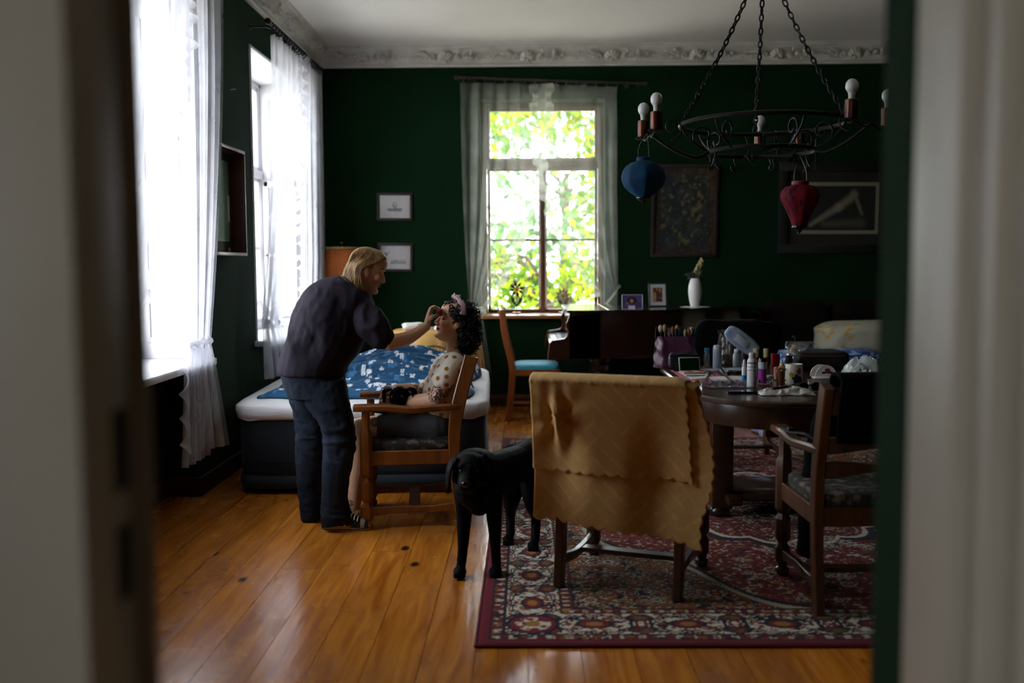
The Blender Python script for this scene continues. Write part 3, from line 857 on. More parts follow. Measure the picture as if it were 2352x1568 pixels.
# ================================================================= furniture
oak = wood('honey_oak', '#5e3310', '#874e1b', 0.32, 0.35, 'Z', 16)
oak_dark = wood('aged_oak', '#3a2210', '#57361a', 0.38, 0.25, 'Z', 16)
walnut = wood('dark_walnut', '#1c0f09', '#2f1a0e', 0.3, 0.4, 'X', 14)
table_wood = wood('dark_table_oak', '#2b180c', '#432713', 0.3, 0.4, 'X', 12)
def bar(b, pts, hw, hh, upv=(0, 0, 1), c=0.25):
    """sweep a chamfered rectangle; hw along the side, hh along upv (scalars or lists)"""
    P = [Vector(p) for p in pts]; n = len(P)
    HW = hw if isinstance(hw, list) else [hw]*n; HH = hh if isinstance(hh, list) else [hh]*n
    vs = []; fs = []
    for i in range(n):
        t = (P[min(i+1, n-1)]-P[max(i-1, 0)]).normalized(); u = Vector(upv); u = (u-t*u.dot(t)).normalized(); s = t.cross(u)
        w, h = HW[i], HH[i]; k = c*min(w, h)
        for (a, d) in ((w, h-k), (w-k, h), (-w+k, h), (-w, h-k), (-w, -h+k), (-w+k, -h), (w-k, -h), (w, -h+k)):
            vs.append(P[i]+s*a+u*d)
    for i in range(n-1):
        for k in range(8):
            l = (k+1) % 8; fs.append((i*8+k, i*8+l, (i+1)*8+l, (i+1)*8+k))
    fs.append(tuple(range(8))[::-1]); fs.append(tuple((n-1)*8+k for k in range(8)))
    return b.add(vs, fs)
def sup(c, r, e1=0.3, e2=0.3, nu=48, nv=24, fn=None):
    """superellipsoid (soft box) as verts, faces"""
    def pw(x, e): return math.copysign(abs(x)**e, x)
    vs = []; fs = []
    for j in range(1, nv):
        t = -PI/2+PI*j/nv
        for i in range(nu):
            a = 2*PI*i/nu
            p = Vector((r[0]*pw(math.cos(t), e1)*pw(math.cos(a), e2), r[1]*pw(math.cos(t), e1)*pw(math.sin(a), e2), r[2]*pw(math.sin(t), e1)))
            if fn: p = Vector(fn(p))
            vs.append(Vector(c)+p)
    b = Vector((0, 0, -r[2])); t_ = Vector((0, 0, r[2]))
    if fn: b = Vector(fn(b)); t_ = Vector(fn(t_))
    vs += [Vector(c)+b, Vector(c)+t_]; nb = len(vs)-2; nt = len(vs)-1
    for j in range(nv-2):
        for i in range(nu):
            k = (i+1) % nu; fs.append((j*nu+i, j*nu+k, (j+1)*nu+k, (j+1)*nu+i))
    for i in range(nu):
        k = (i+1) % nu; fs.append((nb, k, i)); fs.append((nt, (nv-2)*nu+i, (nv-2)*nu+k))
    return vs, fs

# ---- oak chairs
cushion_m = mat('patterned_seat_fabric', '#2c2a26', 0.9, '#6d675c', 26, 6, bump=0.2, bscale=120, mixlo=0.5, mixhi=0.62)
def oak_chair(name, label, loc, rz, m, arms=True, group=None, slats=3):
    t = thing(name, label, 'chair', loc, rz, group)
    hw = 0.255
    for s in (-1, 1):
        # turned front leg, carrying the arm
        pr = [(0.022, 0.0), (0.030, 0.012), (0.030, 0.028), (0.020, 0.036), (0.024, 0.05), (0.033, 0.066), (0.033, 0.120), (0.024, 0.134), (0.020, 0.142),
              (0.028, 0.152), (0.034, 0.166), (0.034, 0.250), (0.026, 0.262), (0.020, 0.272), (0.026, 0.282), (0.034, 0.294), (0.034, 0.430)]
        if arms: pr += [(0.034, 0.505), (0.026, 0.518), (0.021, 0.528), (0.023, 0.60), (0.022, 0.618)]
        MB().lathe(pr, 8, (0.225, s*hw, 0), a0=PI/8).build('front_leg', m, t, 30)
        pts = spline([(-0.275, s*hw, 0), (-0.245, s*hw, 0.2), (-0.232, s*hw, 0.42), (-0.250, s*hw, 0.62), (-0.325, s*hw, 0.90)], 16)
        bar(MB(), pts, 0.019, [0.028+0.008*smoothstep(0.35, 0.8, i/15) for i in range(16)], (1, 0, 0)).build('back_leg', m, t, 30)
        b = MB(); bar(b, [(-0.235, s*hw, 0.375), (0.225, s*hw, 0.375)], 0.016, 0.038); b.build('side_rail', m, t, 30)
        # wavy side stretcher
        pts = spline([(-0.252, s*hw, 0.110), (-0.1, s*hw*0.94, 0.096), (0.05, s*hw*0.94, 0.098), (0.225, s*hw, 0.092)], 14)
        bar(MB(), pts, 0.014, [0.024-0.007*math.sin(PI*i/13) for i in range(14)]).build('stretcher', m, t, 30)
        if arms:
            pts = spline([(-0.262, s*hw, 0.640), (-0.14, s*(hw+0.012), 0.634), (0.0, s*(hw+0.022), 0.628), (0.14, s*(hw+0.014), 0.640), (0.285, s*(hw+0.006), 0.640)], 20)
            bar(MB(), pts, [0.020+0.018*smoothstep(0.3, 0.95, i/19) for i in range(20)], [0.016+0.003*math.sin(3*i/19) for i in range(20)], (0, 0, 1), 0.5).build('armrest', m, t, 40)
    bar(MB(), [(0.225, -hw, 0.375), (0.225, hw, 0.375)], 0.016, 0.038).build('front_rail', m, t, 30)
    bar(MB(), [(-0.235, -hw, 0.375), (-0.235, hw, 0.375)], 0.016, 0.038).build('back_rail', m, t, 30)
    bar(MB(), [(-0.02, -hw, 0.100), (-0.02, hw, 0.100)], 0.030, 0.010).build('stretcher', m, t, 30)
    # crest and shaped slats
    zz = [(0.835, 0.05), (0.655, 0.028), (0.560, 0.028)][:slats]
    for z, h in zz:
        bx_ = -0.232-0.093*((z-0.42)/0.48)**1.6
        pts = [(bx_-0.020*math.sin(PI*i/14), lerp(-hw, hw, i/14), z+0.012*math.sin(PI*i/14)) for i in range(15)]
        bar(MB(), pts, 0.012, [h+0.014*math.sin(PI*i/14)*math.sin(2*PI*i/14+1.2) for i in range(15)]).build('back_slat', m, t, 40)
    v, f = sup((0.0, 0, 0.432), (0.235, 0.252, 0.036), 0.4, 0.25)
    MB().add(v, f).build('seat_cushion', cushion_m, t, 180)
    return t
a0 = at_z(845, 1203, 0); a1 = at_z(1043, 1203, 0)
ACX, ACY = -0.640, 5.385
armchair = oak_chair('armchair', 'honey oak armchair in which the seated woman with curly hair sits', (ACX, ACY, 0), rad(186), oak)
# ---- chair under the yellow cloth: its back faces us
y0 = at_z(1285, 1352, 0); y1 = at_z(1555, 1385, 0)
yc = (y0+y1)/2; yd = (y1-y0); yang = math.atan2(yd.y, yd.x)
YROT = yang+rad(90)
fwd = Vector((math.cos(YROT), math.sin(YROT), 0))
YCH = yc+fwd*0.275
draped = oak_chair('dining_chair', 'oak dining chair with the yellow cloth over its back', (YCH.x, YCH.y, 0.0125), YROT, oak_dark, False, 'oak chairs around the dining table')
# ---- right hand chair with arms, seen from behind
rb = at_z(1880, 1416, 0); rf = at_z(1806, 1312, 0)
RROT = math.atan2(rf.y-rb.y, rf.x-rb.x)+rad(4)
fwd = Vector((math.cos(RROT), math.sin(RROT), 0)); side = Vector((-fwd.y, fwd.x, 0))
RCH = rb+fwd*0.275-side*0.255
rchair = oak_chair('dining_chair', 'oak armchair with the dark jacket hung over its back', (RCH.x, RCH.y, 0.0125), RROT, oak_dark, True, 'oak chairs around the dining table')
fb_ = at_z(1757, 1046, 0)
FCH = (fb_.x-0.24, fb_.y-0.28)
oak_chair('dining_chair', 'oak dining chair on the sofa side of the table', (fb_.x-0.24, fb_.y-0.28, 0.0125), rad(-88), oak_dark, False, 'oak chairs around the dining table')

# ---- dining table
def rrect(x0, x1, y0, y1, r, n=8):
    out = []
    for (cx, cy, a0_, rr) in ((x1-r[1], y0+r[1], -90, r[1]), (x1-r[2], y1-r[2], 0, r[2]), (x0+r[3], y1-r[3], 90, r[3]), (x0+r[0], y0+r[0], 180, r[0])):
        for i in range(n+1):
            a = rad(a0_+90*i/n); out.append((cx+rr*math.cos(a), cy+rr*math.sin(a)))
    return out
TZ = 0.75
tx0, tx1, ty0, ty1 = 0.80, 2.75, 4.46, 6.06
dt = thing('dining_table', 'large dark oak table covered with make-up things', 'table', (1.7, 5.3, 0))
O = Vector((1.7, 5.3, 0))
def outline_slab(pts, z0, z1, bev=0.008):
    b = MB(); n = len(pts)
    cx = sum(p[0] for p in pts)/n; cy = sum(p[1] for p in pts)/n
    def sh(k): return [(cx+(p[0]-cx)*k-O.x, cy+(p[1]-cy)*k-O.y) for p in pts]
    k = 1-bev
    rings = [(k, z0), (1, z0+0.006), (1, z1-0.008), (k, z1)]
    vs = []; 
    for q, z in rings: vs += [(x, y, z) for x, y in sh(q)]
    fs = [tuple(range(n))[::-1], tuple(range(3*n, 4*n))]
    for j in range(3): fs += [(j*n+i, j*n+(i+1) % n, (j+1)*n+(i+1) % n, (j+1)*n+i) for i in range(n)]
    return b.add(vs, fs)
top_o = rrect(tx0, tx1, ty0, ty1, (0.42, 0.42, 0.16, 0.10), 14)
outline_slab(top_o, TZ-0.028, TZ).build('tabletop', table_wood, dt, 30)
ap = rrect(tx0+0.06, tx1-0.06, ty0+0.06, ty1-0.06, (0.38, 0.38, 0.14, 0.08), 14)
outline_slab(ap, TZ-0.14, TZ-0.028, 0.002).build('apron', table_wood, dt, 30)
lf = at_z(1650, 1190, 0.0)
for (x, y) in ((lf.x+0.02, lf.y+0.04), (2.35, lf.y+0.04), (lf.x+0.04, 5.80), (2.35, 5.80)):
    b = MB(); b.rbox(x-0.058-O.x, x+0.058-O.x, y-0.052-O.y, y+0.052-O.y, 0.05, TZ-0.13, 0.012)
    lg = b.build('leg', table_wood, dt)
    b = MB(); b.lathe([(0.001, 0), (0.052, 0.0), (0.060, 0.015), (0.056, 0.035), (0.045, 0.05), (0.001, 0.05)], 20, (x-O.x-0.01, y-O.y-0.01, 0.0125))
    b.build('foot', walnut, lg)
b = MB(); b.rbox(lf.x+0.06-O.x, 2.35-O.x, 5.31-O.y, 5.45-O.y, 0.09, 0.135, 0.01); b.rbox(lf.x+0.03-O.x, lf.x+0.11-O.x, 5.2-O.y, 5.82-O.y, 0.09, 0.135, 0.01); b.rbox(2.30-O.x, 2.40-O.x, 5.2-O.y, 5.82-O.y, 0.09, 0.135, 0.01)
b.build('stretcher', table_wood, dt)
b = MB(); b.rbox(lf.x+0.11-O.x, 2.30-O.x, 5.45-O.y, 5.80-O.y, 0.10, 0.125, 0.006); b.build('foot_board', table_wood, dt)

# ---- air mattress, sheet, duvet
flock = mat('dark_flocked_vinyl', '#141d2b', 0.85, '#0f1620', 14, 5, bump=0.08, bscale=50, sheen=0.3)
BX0, BX1, BY0, BY1 = -1.80, -0.285, 5.90, 7.95
bcx, bcy = (BX0+BX1)/2, (BY0+BY1)/2
bed = thing('air_mattress', 'dark navy flocked air bed on the wooden floor', 'air bed', (bcx, bcy, 0), rad(2.2))
hx, hy = (BX1-BX0)/2, (BY1-BY0)/2
v, f = sup((0, 0, 0.295), (hx, hy, 0.225), 0.22, 0.17, 96, 20); MB().add(v, f).build('body', flock, bed, 180)
v, f = sup((0, 0, 0.075), (hx+0.012, hy+0.012, 0.075), 0.5, 0.17, 96, 14); MB().add(v, f).build('base_chamber', flock, bed, 180)
v, f = sup((0, 0, 0.2), (hx+0.004, hy+0.004, 0.03), 0.6, 0.17, 96, 10); MB().add(v, f).build('seam_band', flock, bed, 180)
sheet_m = mat('white_jersey_sheet', '#e8e8ec', 0.85, '#dedee4', 5, 4, bump=0.35, bscale=9, stretch=(1, 1, 4))
def wrinkle(p):
    n_ = mnoise.noise(Vector((p.x*3.0, p.y*3.0, p.z*22)))
    edge = max(abs(p.x)/(hx+0.02), abs(p.y)/(hy+0.02))
    k = 0.022*smoothstep(0.7, 1.0, edge)
    return p+Vector((math.copysign(k*n_, p.x), math.copysign(k*n_, p.y), 0.4*k*n_))
v, f = sup((0, 0, 0.500), (hx+0.016, hy+0.016, 0.068), 0.34, 0.17, 200, 30, wrinkle)
sh = MB().add(v, f).build('fitted_sheet', sheet_m, None, 180, (bcx, bcy, 0), (0, 0, rad(2.2)))
tag(sh, 'white fitted sheet stretched over the air bed', 'bed sheet')
pts = []
for i in range(120):
    a = 2*PI*i/120; c_, s_ = math.cos(a), math.sin(a)
    pts.append((math.copysign(abs(c_)**0.17, c_)*(hx+0.009), math.copysign(abs(s_)**0.17, s_)*(hy+0.009), 0.462+0.008*math.sin(a*7)))
MB().tube(pts, 0.006, 6, closed=True).build('elastic_edge', sheet_m, sh, 180)

def duvet():
    r = np.random.default_rng(12); nu, nv = 330, 370
    x0, x1, y0_, y1_ = -1.70, -0.36, 6.00, 7.72
    U, V = np.meshgrid(np.linspace(0, 1, nu), np.linspace(0, 1, nv), indexing='ij')
    X = x0+(x1-x0)*U; Y = y0_+(y1_-y0_)*V
    X = X+0.05*np.sin(V*5+1)*(1-U)+0.03*np.sin(V*11)+0.18*(1-U)*V
    Y = Y+0.03*np.sin(U*7+2)*(1-V)+0.02*np.sin(U*17)*(1-V)
    e = np.minimum(np.minimum(U, 1-U)*1.34, np.minimum(V, 1-V)*1.72)
    edge = np.clip(e/0.09, 0, 1); edge = np.sqrt(1-(1-edge)**2)
    hump = 0.115*smoothstep(0.14, 0.50, U)*smoothstep(0.0, 0.38, V)*(1-0.8*smoothstep(0.55, 1.0, U))
    hump += 0.03*np.exp(-((U-0.45)/0.2)**2-((V-0.75)/0.18)**2)
    P = np.stack([X.ravel()*7, Y.ravel()*11, np.zeros(X.size)], 1)
    w = fbm(P, 3, 3).reshape(X.shape); w2 = fbm(P*np.array([0.35, 1.4, 1])+9, 5, 3).reshape(X.shape)
    ridge = 1-np.abs(2*w2-1)
    Z = 0.570+edge*(0.035+hump+0.05*(w-0.5)+0.10*(ridge-0.6)*(0.4+0.8*smoothstep(0, 0.6, V)))
    vs = np.stack([X.ravel(), Y.ravel(), Z.ravel()], 1)
    fs = [(i*nv+j, (i+1)*nv+j, (i+1)*nv+j+1, i*nv+j+1) for i in range(nu-1) for j in range(nv-1)]
    me = bpy.data.meshes.new('duvet'); me.from_pydata(vs.tolist(), [], fs)
    cx, cy = X.ravel(), Y.ravel()
    base = np.array(srgb('#0c4a72'))[None]*(0.65+0.7*fbm(np.stack([cx*5, cy*5, cx*0], 1), 8, 4))[:, None]
    col = base.copy()
    lite, white = np.array(srgb('#3878a8')), np.array(srgb('#eef2f6'))
    def stamp(fx, fy, R, c, outline):
        dx, dy = cx-fx, (cy-fy)/1.6; d = np.hypot(dx, dy); mk = d < R*1.2
        if not mk.any(): return
        a = np.arctan2(dy[mk], dx[mk])+fx*50; rr = R*(0.50+0.50*np.abs(np.cos(2.5*a))**0.6)
        q = d[mk]/rr; s = np.clip((1.05-q)/0.18, 0, 1)
        if outline: s = s*(1-0.75*np.clip((0.30-d[mk]/R)/0.08, 0, 1))*(1-0.35*np.clip((0.25-np.abs(q-0.62))/0.2, 0, 1))
        col[mk] = col[mk]*(1-s[:, None])+c*s[:, None]
    for i in range(130): stamp(r.uniform(-1.7, -0.3), r.uniform(6, 7.8), r.uniform(0.015, 0.035), lite*r.uniform(0.6, 1), False)
    for i in range(185):
        gx, gy = r.uniform(-1.7, -0.3), r.uniform(6, 7.8)
        for k in range(r.integers(1, 4)): stamp(gx+r.normal(0, 0.03), gy+r.normal(0, 0.045), r.uniform(0.012, 0.022), white, True)
    paint(me, col)
    o = link('duvet', me, mat('blossom_print_cotton', '#ffffff', 0.85, attr=True, bump=0.1, bscale=90, sheen=0.2), None, 180)
    tag(o, 'rumpled blue duvet with white blossom print on the air bed', 'duvet')
    m = o.modifiers.new('thick', 'SOLIDIFY'); m.thickness = 0.012; m.offset = -1
duvet()

# ---- Persian rug
def rug():
    RX0, RX1, RY0, RY1 = -0.19, 2.85, 3.49, 7.74
    s = 0.0068; nx = int((RX1-RX0)/s); ny = int((RY1-RY0)/s)
    X, Y = np.meshgrid(np.linspace(0, RX1-RX0, nx), np.linspace(0, RY1-RY0, ny), indexing='ij')
    Wd, Hd = RX1-RX0, RY1-RY0
    KP = 1.32; x, y = X.ravel()*KP, Y.ravel()*KP; Wd *= KP; Hd *= KP
    dx = np.minimum(x, Wd-x); dy = np.minimum(y, Hd-y); d = np.minimum(dx, dy); vert = dx < dy
    t = np.where(vert, y, x)
    c = lambda h: np.array(srgb(h))
    RED, DRED, NAVY, CREAM, GOLD, OCH, SAGE = c('#7c1420'), c('#5c0d18'), c('#141829'), c('#d8d2bf'), c('#a5702c'), c('#80501d'), c('#7c8474')
    col = np.tile(DRED, (x.size, 1))
    n1 = fbm(np.stack([x*38, y*38, x*0], 1), 1, 2); n2 = fbm(np.stack([x*55, y*55, x*0+7], 1), 4, 2); n3 = fbm(np.stack([x*24, y*24, x*0+3], 1), 6, 2)
    def put(m, v): col[m] = v
    # field
    f = d > 0.50
    u = (x-Wd/2)/(Wd/2-0.5); w = (y-Hd/2)/(Hd/2-0.5)
    put(f, RED*0.9)
    put(f & (n1 > 0.70), CREAM*0.8); put(f & (n2 > 0.73), GOLD); put(f & (n3 < 0.25), NAVY); put(f & (np.abs(n3-0.62) < 0.012), GOLD*0.9)
    # corner spandrels in gold
    q = np.abs(u)**1.3+np.abs(w)**1.3+0.06*np.sin(9*np.arctan2(np.abs(w), np.abs(u)))
    sp = f & (q > 1.12)
    put(sp, OCH); put(sp & (n3 > 0.60), NAVY); put(sp & (n1 < 0.30), RED); put(sp & (np.abs(n3-0.60) < 0.015), CREAM*0.8); put(sp & (n2 > 0.72), CREAM*0.7)
    put(f & (np.abs(q-1.12) < 0.018), CREAM*0.75); put(f & (np.abs(q-1.085) < 0.014), NAVY)
    # medallion
    a = np.arctan2((y-Hd/2)*0.75, x-Wd/2); R = np.hypot(x-Wd/2, (y-Hd/2)*0.72)/(0.78+0.07*np.abs(np.sin(8*a)))
    md = f & (R < 1); put(md, RED*0.8); put(md & (n1 > 0.70), CREAM*0.75); put(md & (n3 > 0.70), NAVY); put(md & (n2 > 0.72), GOLD)
    put(f & (np.abs(R-1) < 0.03), NAVY); put(f & (np.abs(R-0.94) < 0.02), CREAM)
    put(md & (R < 0.45), DRED); put(md & (R < 0.45) & (n1 > 0.58), CREAM*0.85); put(md & (R < 0.45) & (n2 < 0.3), NAVY)
    # flowers scattered on the field
    r = np.random.default_rng(5)
    def flower(fx, fy, rad_, cols):
        m = np.abs(x-fx) < rad_; m &= np.abs(y-fy) < rad_
        k = np.where(m)[0]
        if not len(k): return
        ddx, ddy = x[k]-fx, y[k]-fy; rr = np.hypot(ddx, ddy)/rad_; aa = np.arctan2(ddy, ddx)
        lob = 0.65+0.35*np.abs(np.cos(4*aa)); z = rr/lob
        for lim, cc in zip((1.0, 0.86, 0.62, 0.30), cols): col[k[z < lim]] = cc
    for i in range(260):
        fx, fy = r.uniform(0.58, Wd-0.58), r.uniform(0.58, Hd-0.58)
        flower(fx, fy, r.uniform(0.03, 0.075), [NAVY, CREAM*0.85, RED, GOLD] if r.random() < 0.5 else [CREAM*0.7, RED, CREAM*0.8, NAVY])
    # borders
    put(d < 0.50, NAVY); put(d < 0.488, DRED)
    b2 = (d > 0.425) & (d < 0.485); put(b2, DRED*1.1); put(b2 & (np.sin(t*95) > 0.35) & (np.abs(d-0.455) < 0.018), CREAM*0.75); put(b2 & (n1 > 0.64), GOLD)
    put((d < 0.425) & (d > 0.415), NAVY)
    mb = (d > 0.135) & (d < 0.415); put(mb, CREAM)
    P_ = 0.47; tt = ((t+0.12) % P_)-P_/2; side_ = np.where(vert, 1.0, 1.0); dd = d-0.275
    E1 = np.hypot(tt/0.19, dd/0.115)
    scal = E1*(1+0.05*np.cos(12*np.arctan2(dd, tt)))
    put(mb & (np.abs(scal-1) < 0.065), NAVY); put(mb & (np.abs(scal-1.15) < 0.05), RED)
    inn = mb & (scal < 0.90); put(inn & (n1 > 0.60), c('#8a4b22')); put(inn & (n2 > 0.66), RED); put(inn & (n3 > 0.68), NAVY)
    E2 = np.hypot(tt/0.085, dd/0.055); put(mb & (E2 < 1), RED); put(mb & (np.abs(E2-1) < 0.14), NAVY); put(mb & (E2 < 0.5), GOLD)
    t2 = ((t+0.12+P_/2) % P_)-P_/2
    for off in (-0.085, 0.085):
        E3 = np.hypot(t2/0.06, (dd-off)/0.042); put(mb & (E3 < 1), RED); put(mb & (np.abs(E3-1) < 0.16), NAVY); put(mb & (E3 < 0.55), c('#6e5a20'))
    out = mb & (scal > 1.2); put(out & (n1 > 0.66), c('#7a3a1c')); put(out & (n2 > 0.72), NAVY); put(out & (n3 > 0.70), c('#5b5a30'))
    put(mb & (np.abs(np.sin(t*PI/P_*2+0.8)*0.1-dd) < 0.007), NAVY)
    # corners of the main border: a rosette
    cr = (dx < 0.42) & (dy < 0.42) & (d > 0.135); rc = np.hypot(dx-0.275, dy-0.275)
    put(cr & (rc < 0.125), RED); put(cr & (np.abs(rc-0.125) < 0.01), NAVY); put(cr & (rc < 0.09) & (n1 > 0.5), CREAM); put(cr & (rc < 0.04), GOLD)
    put((d < 0.135) & (d > 0.125), NAVY)
    b1 = (d > 0.07) & (d < 0.125); put(b1, DRED*1.15); put(b1 & (np.cos(t*70) > 0.2) & (np.abs(d-0.098) < 0.02) & (n2 > 0.42), CREAM*0.8); put(b1 & (n1 > 0.62), OCH); put(b1 & (n3 < 0.3), NAVY)
    put((d < 0.07) & (d > 0.062), NAVY); put(d < 0.062, c('#6e1022'))
    col *= (0.72+0.34*fbm(np.stack([x*160, y*160, x*0], 1), 9, 2))[:, None]
    x = x/KP; y = y/KP; d = d/KP
    z = 0.011+0.0015*fbm(np.stack([x*90, y*90, x*0], 1), 2, 2)-np.clip(0.012-d, 0, 0.012)*0.6
    vs = np.stack([x+RX0, y+RY0, z], 1)
    fs = [(i*ny+j, (i+1)*ny+j, (i+1)*ny+j+1, i*ny+j+1) for i in range(nx-1) for j in range(ny-1)]
    # edge skirt down to the boards
    me = bpy.data.meshes.new('rug'); me.from_pydata(vs.tolist(), [], fs); paint(me, col)
    o = link('rug', me, mat('wool_pile', '#ffffff', 0.95, attr=True, bump=0.3, bscale=350, sheen=0.25, spec=0.2), None, 180)
    tag(o, 'red, navy and cream Persian rug under the dining table', 'rug')
    k = MB()
    for (p, q) in (((RX0, RY0), (RX1, RY0)), ((RX0, RY0), (RX0, RY1)), ((RX0, RY1), (RX1, RY1)), ((RX1, RY0), (RX1, RY1))):
        k.tube([(p[0], p[1], 0.006), (q[0], q[1], 0.006)], 0.006, 8)
    k.build('bound_edge', mat('rug_binding', '#5a0d1c', 0.9), o)
rug()
# ================================================================= cloth over the chair, jacket
def backx(z): return -0.232-0.093*max(0.0, (z-0.42)/0.48)**1.6 if z > 0.42 else -0.232
def cloth():
    Mx = Matrix.Translation((YCH.x, YCH.y, 0.0125)) @ Matrix.Rotation(YROT, 4, 'Z')
    t = thing('tablecloth', 'mustard yellow damask cloth with scalloped edges folded over a chair back', 'tablecloth', (YCH.x, YCH.y, 0.0125), YROT)
    ztop = 0.905
    def front(yl, z, off=0.0):
        s = (ztop-z)
        x = backx(max(z, 0.44))-0.052-off
        # hanging folds, deeper towards the hem
        w = 0.020*math.sin(yl*13+0.9)+0.004*math.sin(yl*31+2.0+z*3)
        x -= w*smoothstep(0.05, 0.4, s)
        # pinch where the cloth is pulled together near the upper corner
        d2 = ((yl-0.235)/0.05)**2+((z-0.735)/0.10)**2
        x -= 0.03*math.exp(-d2)*math.cos((yl-0.235)*70)
        ang = math.atan2(z-0.735, yl-0.235)
        x -= 0.006*math.sin(ang*7)*math.exp(-(((yl-0.235)/0.14)**2+((z-0.735)/0.2)**2))
        return x
    def layer(name, ya, yb, zb, far, off, scal_side, nu, nv, thick=0.003):
        """ya..yb lateral extent, zb(u) hem height, far = length hanging behind"""
        us = np.linspace(0, 1, nu+1); vs_ = []; uvw = []
        Wd = abs(yb(0)-ya(0))
        for u in us:
            for j in range(nv+1):
                v = j/nv
                yl_top = lerp(ya(0), yb(0), u)
                Lf = ztop-zb(u)
                Lf += 0.015*abs(math.sin(PI*u*Wd/0.052))
                total = far+0.08+Lf; a = v*total
                if a < far:
                    z = ztop-0.02-(far-a); x = backx(z)+0.030+0.01*math.sin(u*20)
                elif a < far+0.08:
                    q = (a-far)/0.08; th = PI*q
                    x = lerp(backx(0.9)+0.030, backx(0.9)-0.052-off, (1-math.cos(th))/2); z = ztop-0.02+(0.022+off)*math.sin(th)-0.0*q
                else:
                    z = ztop-0.02-(a-far-0.08); x = 0
                s = max(0.0, (a-far-0.08)/Lf)
                yl = lerp(ya(s), yb(s), u)
                if scal_side: yl -= u**12*0.012*abs(math.sin(PI*a/0.052))
                if a >= far+0.08: x = front(yl, z, off)
                # corners that overhang the chair sag a little
                ov = max(0.0, abs(yl)-0.27); z -= ov*0.28*(1 if yl < 0 else 0.1); 
                vs_.append((x, yl, z)); uvw.append((yl, a))
        fs = [(i*(nv+1)+j, (i+1)*(nv+1)+j, (i+1)*(nv+1)+j+1, i*(nv+1)+j+1) for i in range(nu) for j in range(nv)]
        me = bpy.data.meshes.new(name); me.from_pydata(vs_, [], fs)
        w = np.array(uvw); p, q = (w[:, 0]+w[:, 1])/1.414, (w[:, 0]-w[:, 1])/1.414
        k = np.zeros(len(w))
        cell = 0.17
        ci, cj = np.floor(p/cell), np.floor(q/cell); odd = ((ci+cj) % 2) == 0
        pp, qq = p/cell-ci, q/cell-cj
        k[odd & (np.abs(((qq*3) % 1)-0.5) < 0.10) & (pp > 0.1) & (pp < 0.9)] = 1
        k[~odd & (np.abs(((pp*3) % 1)-0.5) < 0.10) & (qq > 0.1) & (qq < 0.9)] = 1
        n_ = fbm(np.stack([w[:, 0]*60, w[:, 1]*60, w[:, 0]*0], 1), 3, 2)
        base = np.array(srgb('#c9a062'))
        paint(me, base[None]*(0.92+0.16*n_+0.22*k*(0.3+n_))[:, None])
        o = link(name, me, mat('mustard_damask', '#ffffff', 0.8, attr=True, bump=0.15, bscale=220, sheen=0.3), t, 180)
        m = o.modifiers.new('thick', 'SOLIDIFY'); m.thickness = thick; m.offset = -1
        return o
    lo = layer('lower_layer', lambda s: 0.345+0.025*s, lambda s: -0.335-0.06*math.sin(PI*min(1, s*1.2))-0.01*s, lambda u: lerp(0.315, 0.262, u**1.3), 0.30, 0.0, True, 110, 130)
    up = layer('upper_layer', lambda s: 0.343+0.022*s, lambda s: -0.300-0.012*s, lambda u: lerp(0.530, 0.525, u), 0.2, 0.010, True, 100, 90)
cloth()

jm = mat('black_wool', '#040406', 0.95, '#030304', 20, 3, bump=0.2, bscale=90, spec=0.1)
def jacket():
    t = thing('jacket', 'dark jacket hung over the back of the oak armchair', 'jacket', (RCH.x, RCH.y, 0.0125), RROT)
    def g(u, v):
        yl = lerp(0.225, -0.33, u); a = v
        if a < 0.35:
            z = lerp(0.72, 0.92, a/0.35); x = backx(z)+0.05+0.015*math.sin(u*17)
        elif a < 0.45:
            th = PI*(a-0.35)/0.10; x = lerp(backx(0.9)+0.05, backx(0.9)-0.06, (1-math.cos(th))/2); z = 0.92+0.02*math.sin(th)
        else:
            s = (a-0.45)/0.55; z = 0.92-s*(0.215+0.025*math.sin(u*5+1)); x = backx(z)-0.06-0.018*math.sin(u*21+z*4)*s-0.01*s
        return (x, yl, z-0.05*smoothstep(0.7, 1, u))
    o = MB().grid(g, 60, 60).build('body', jm, t, 180)
    m = o.modifiers.new('thick', 'SOLIDIFY'); m.thickness = 0.012
    Mi = (Matrix.Translation((RCH.x, RCH.y, 0.0125)) @ Matrix.Rotation(RROT, 4, 'Z')).inverted()
    pts = [Mi @ at_y(px, py, Y) for px, py, Y in ((1905, 925, 4.10), (1885, 985, 4.13), (1868, 1060, 4.16), (1860, 1150, 4.18), (1851, 1270, 4.20))]
    pts = spline(pts, 24)
    b = MB(); b.tube(pts, [(0.055+0.006*math.sin(i*0.9), 0.040+0.004*math.cos(i*1.3)) for i in range(24)], 14)
    b.build('sleeve', jm, t, 180)
jacket()
# camera strap clip lying on the arm of that chair
def strap():
    p = at_y(1832, 985, 4.28)
    Mr = Matrix.Translation((RCH.x, RCH.y, 0.0125)) @ Matrix.Rotation(RROT, 4, 'Z')
    q = [Mr @ Vector((0.10, 0.30, 0.668)), Mr @ Vector((0.02, 0.29, 0.668)), Mr @ Vector((-0.08, 0.25, 0.672)), Mr @ Vector((-0.14, 0.20, 0.64))]
    b = MB(); bar(b, spline(q, 14), 0.012, 0.003)
    o = b.build('strap', mat('black_webbing', '#0d0e12', 0.6), None, 40); tag(o, 'black webbing strap lying on the armrest below the jacket', 'strap')
    b = MB(); b.rbox(-0.02, 0.02, -0.012, 0.012, 0, 0.012, 0.003); b.xf(Matrix.Translation(q[1]+Vector((0, 0, 0.004))) @ Matrix.Rotation(RROT, 4, 'Z'))
    b.build('buckle', mat('black_plastic', '#111216', 0.3), o)
strap()

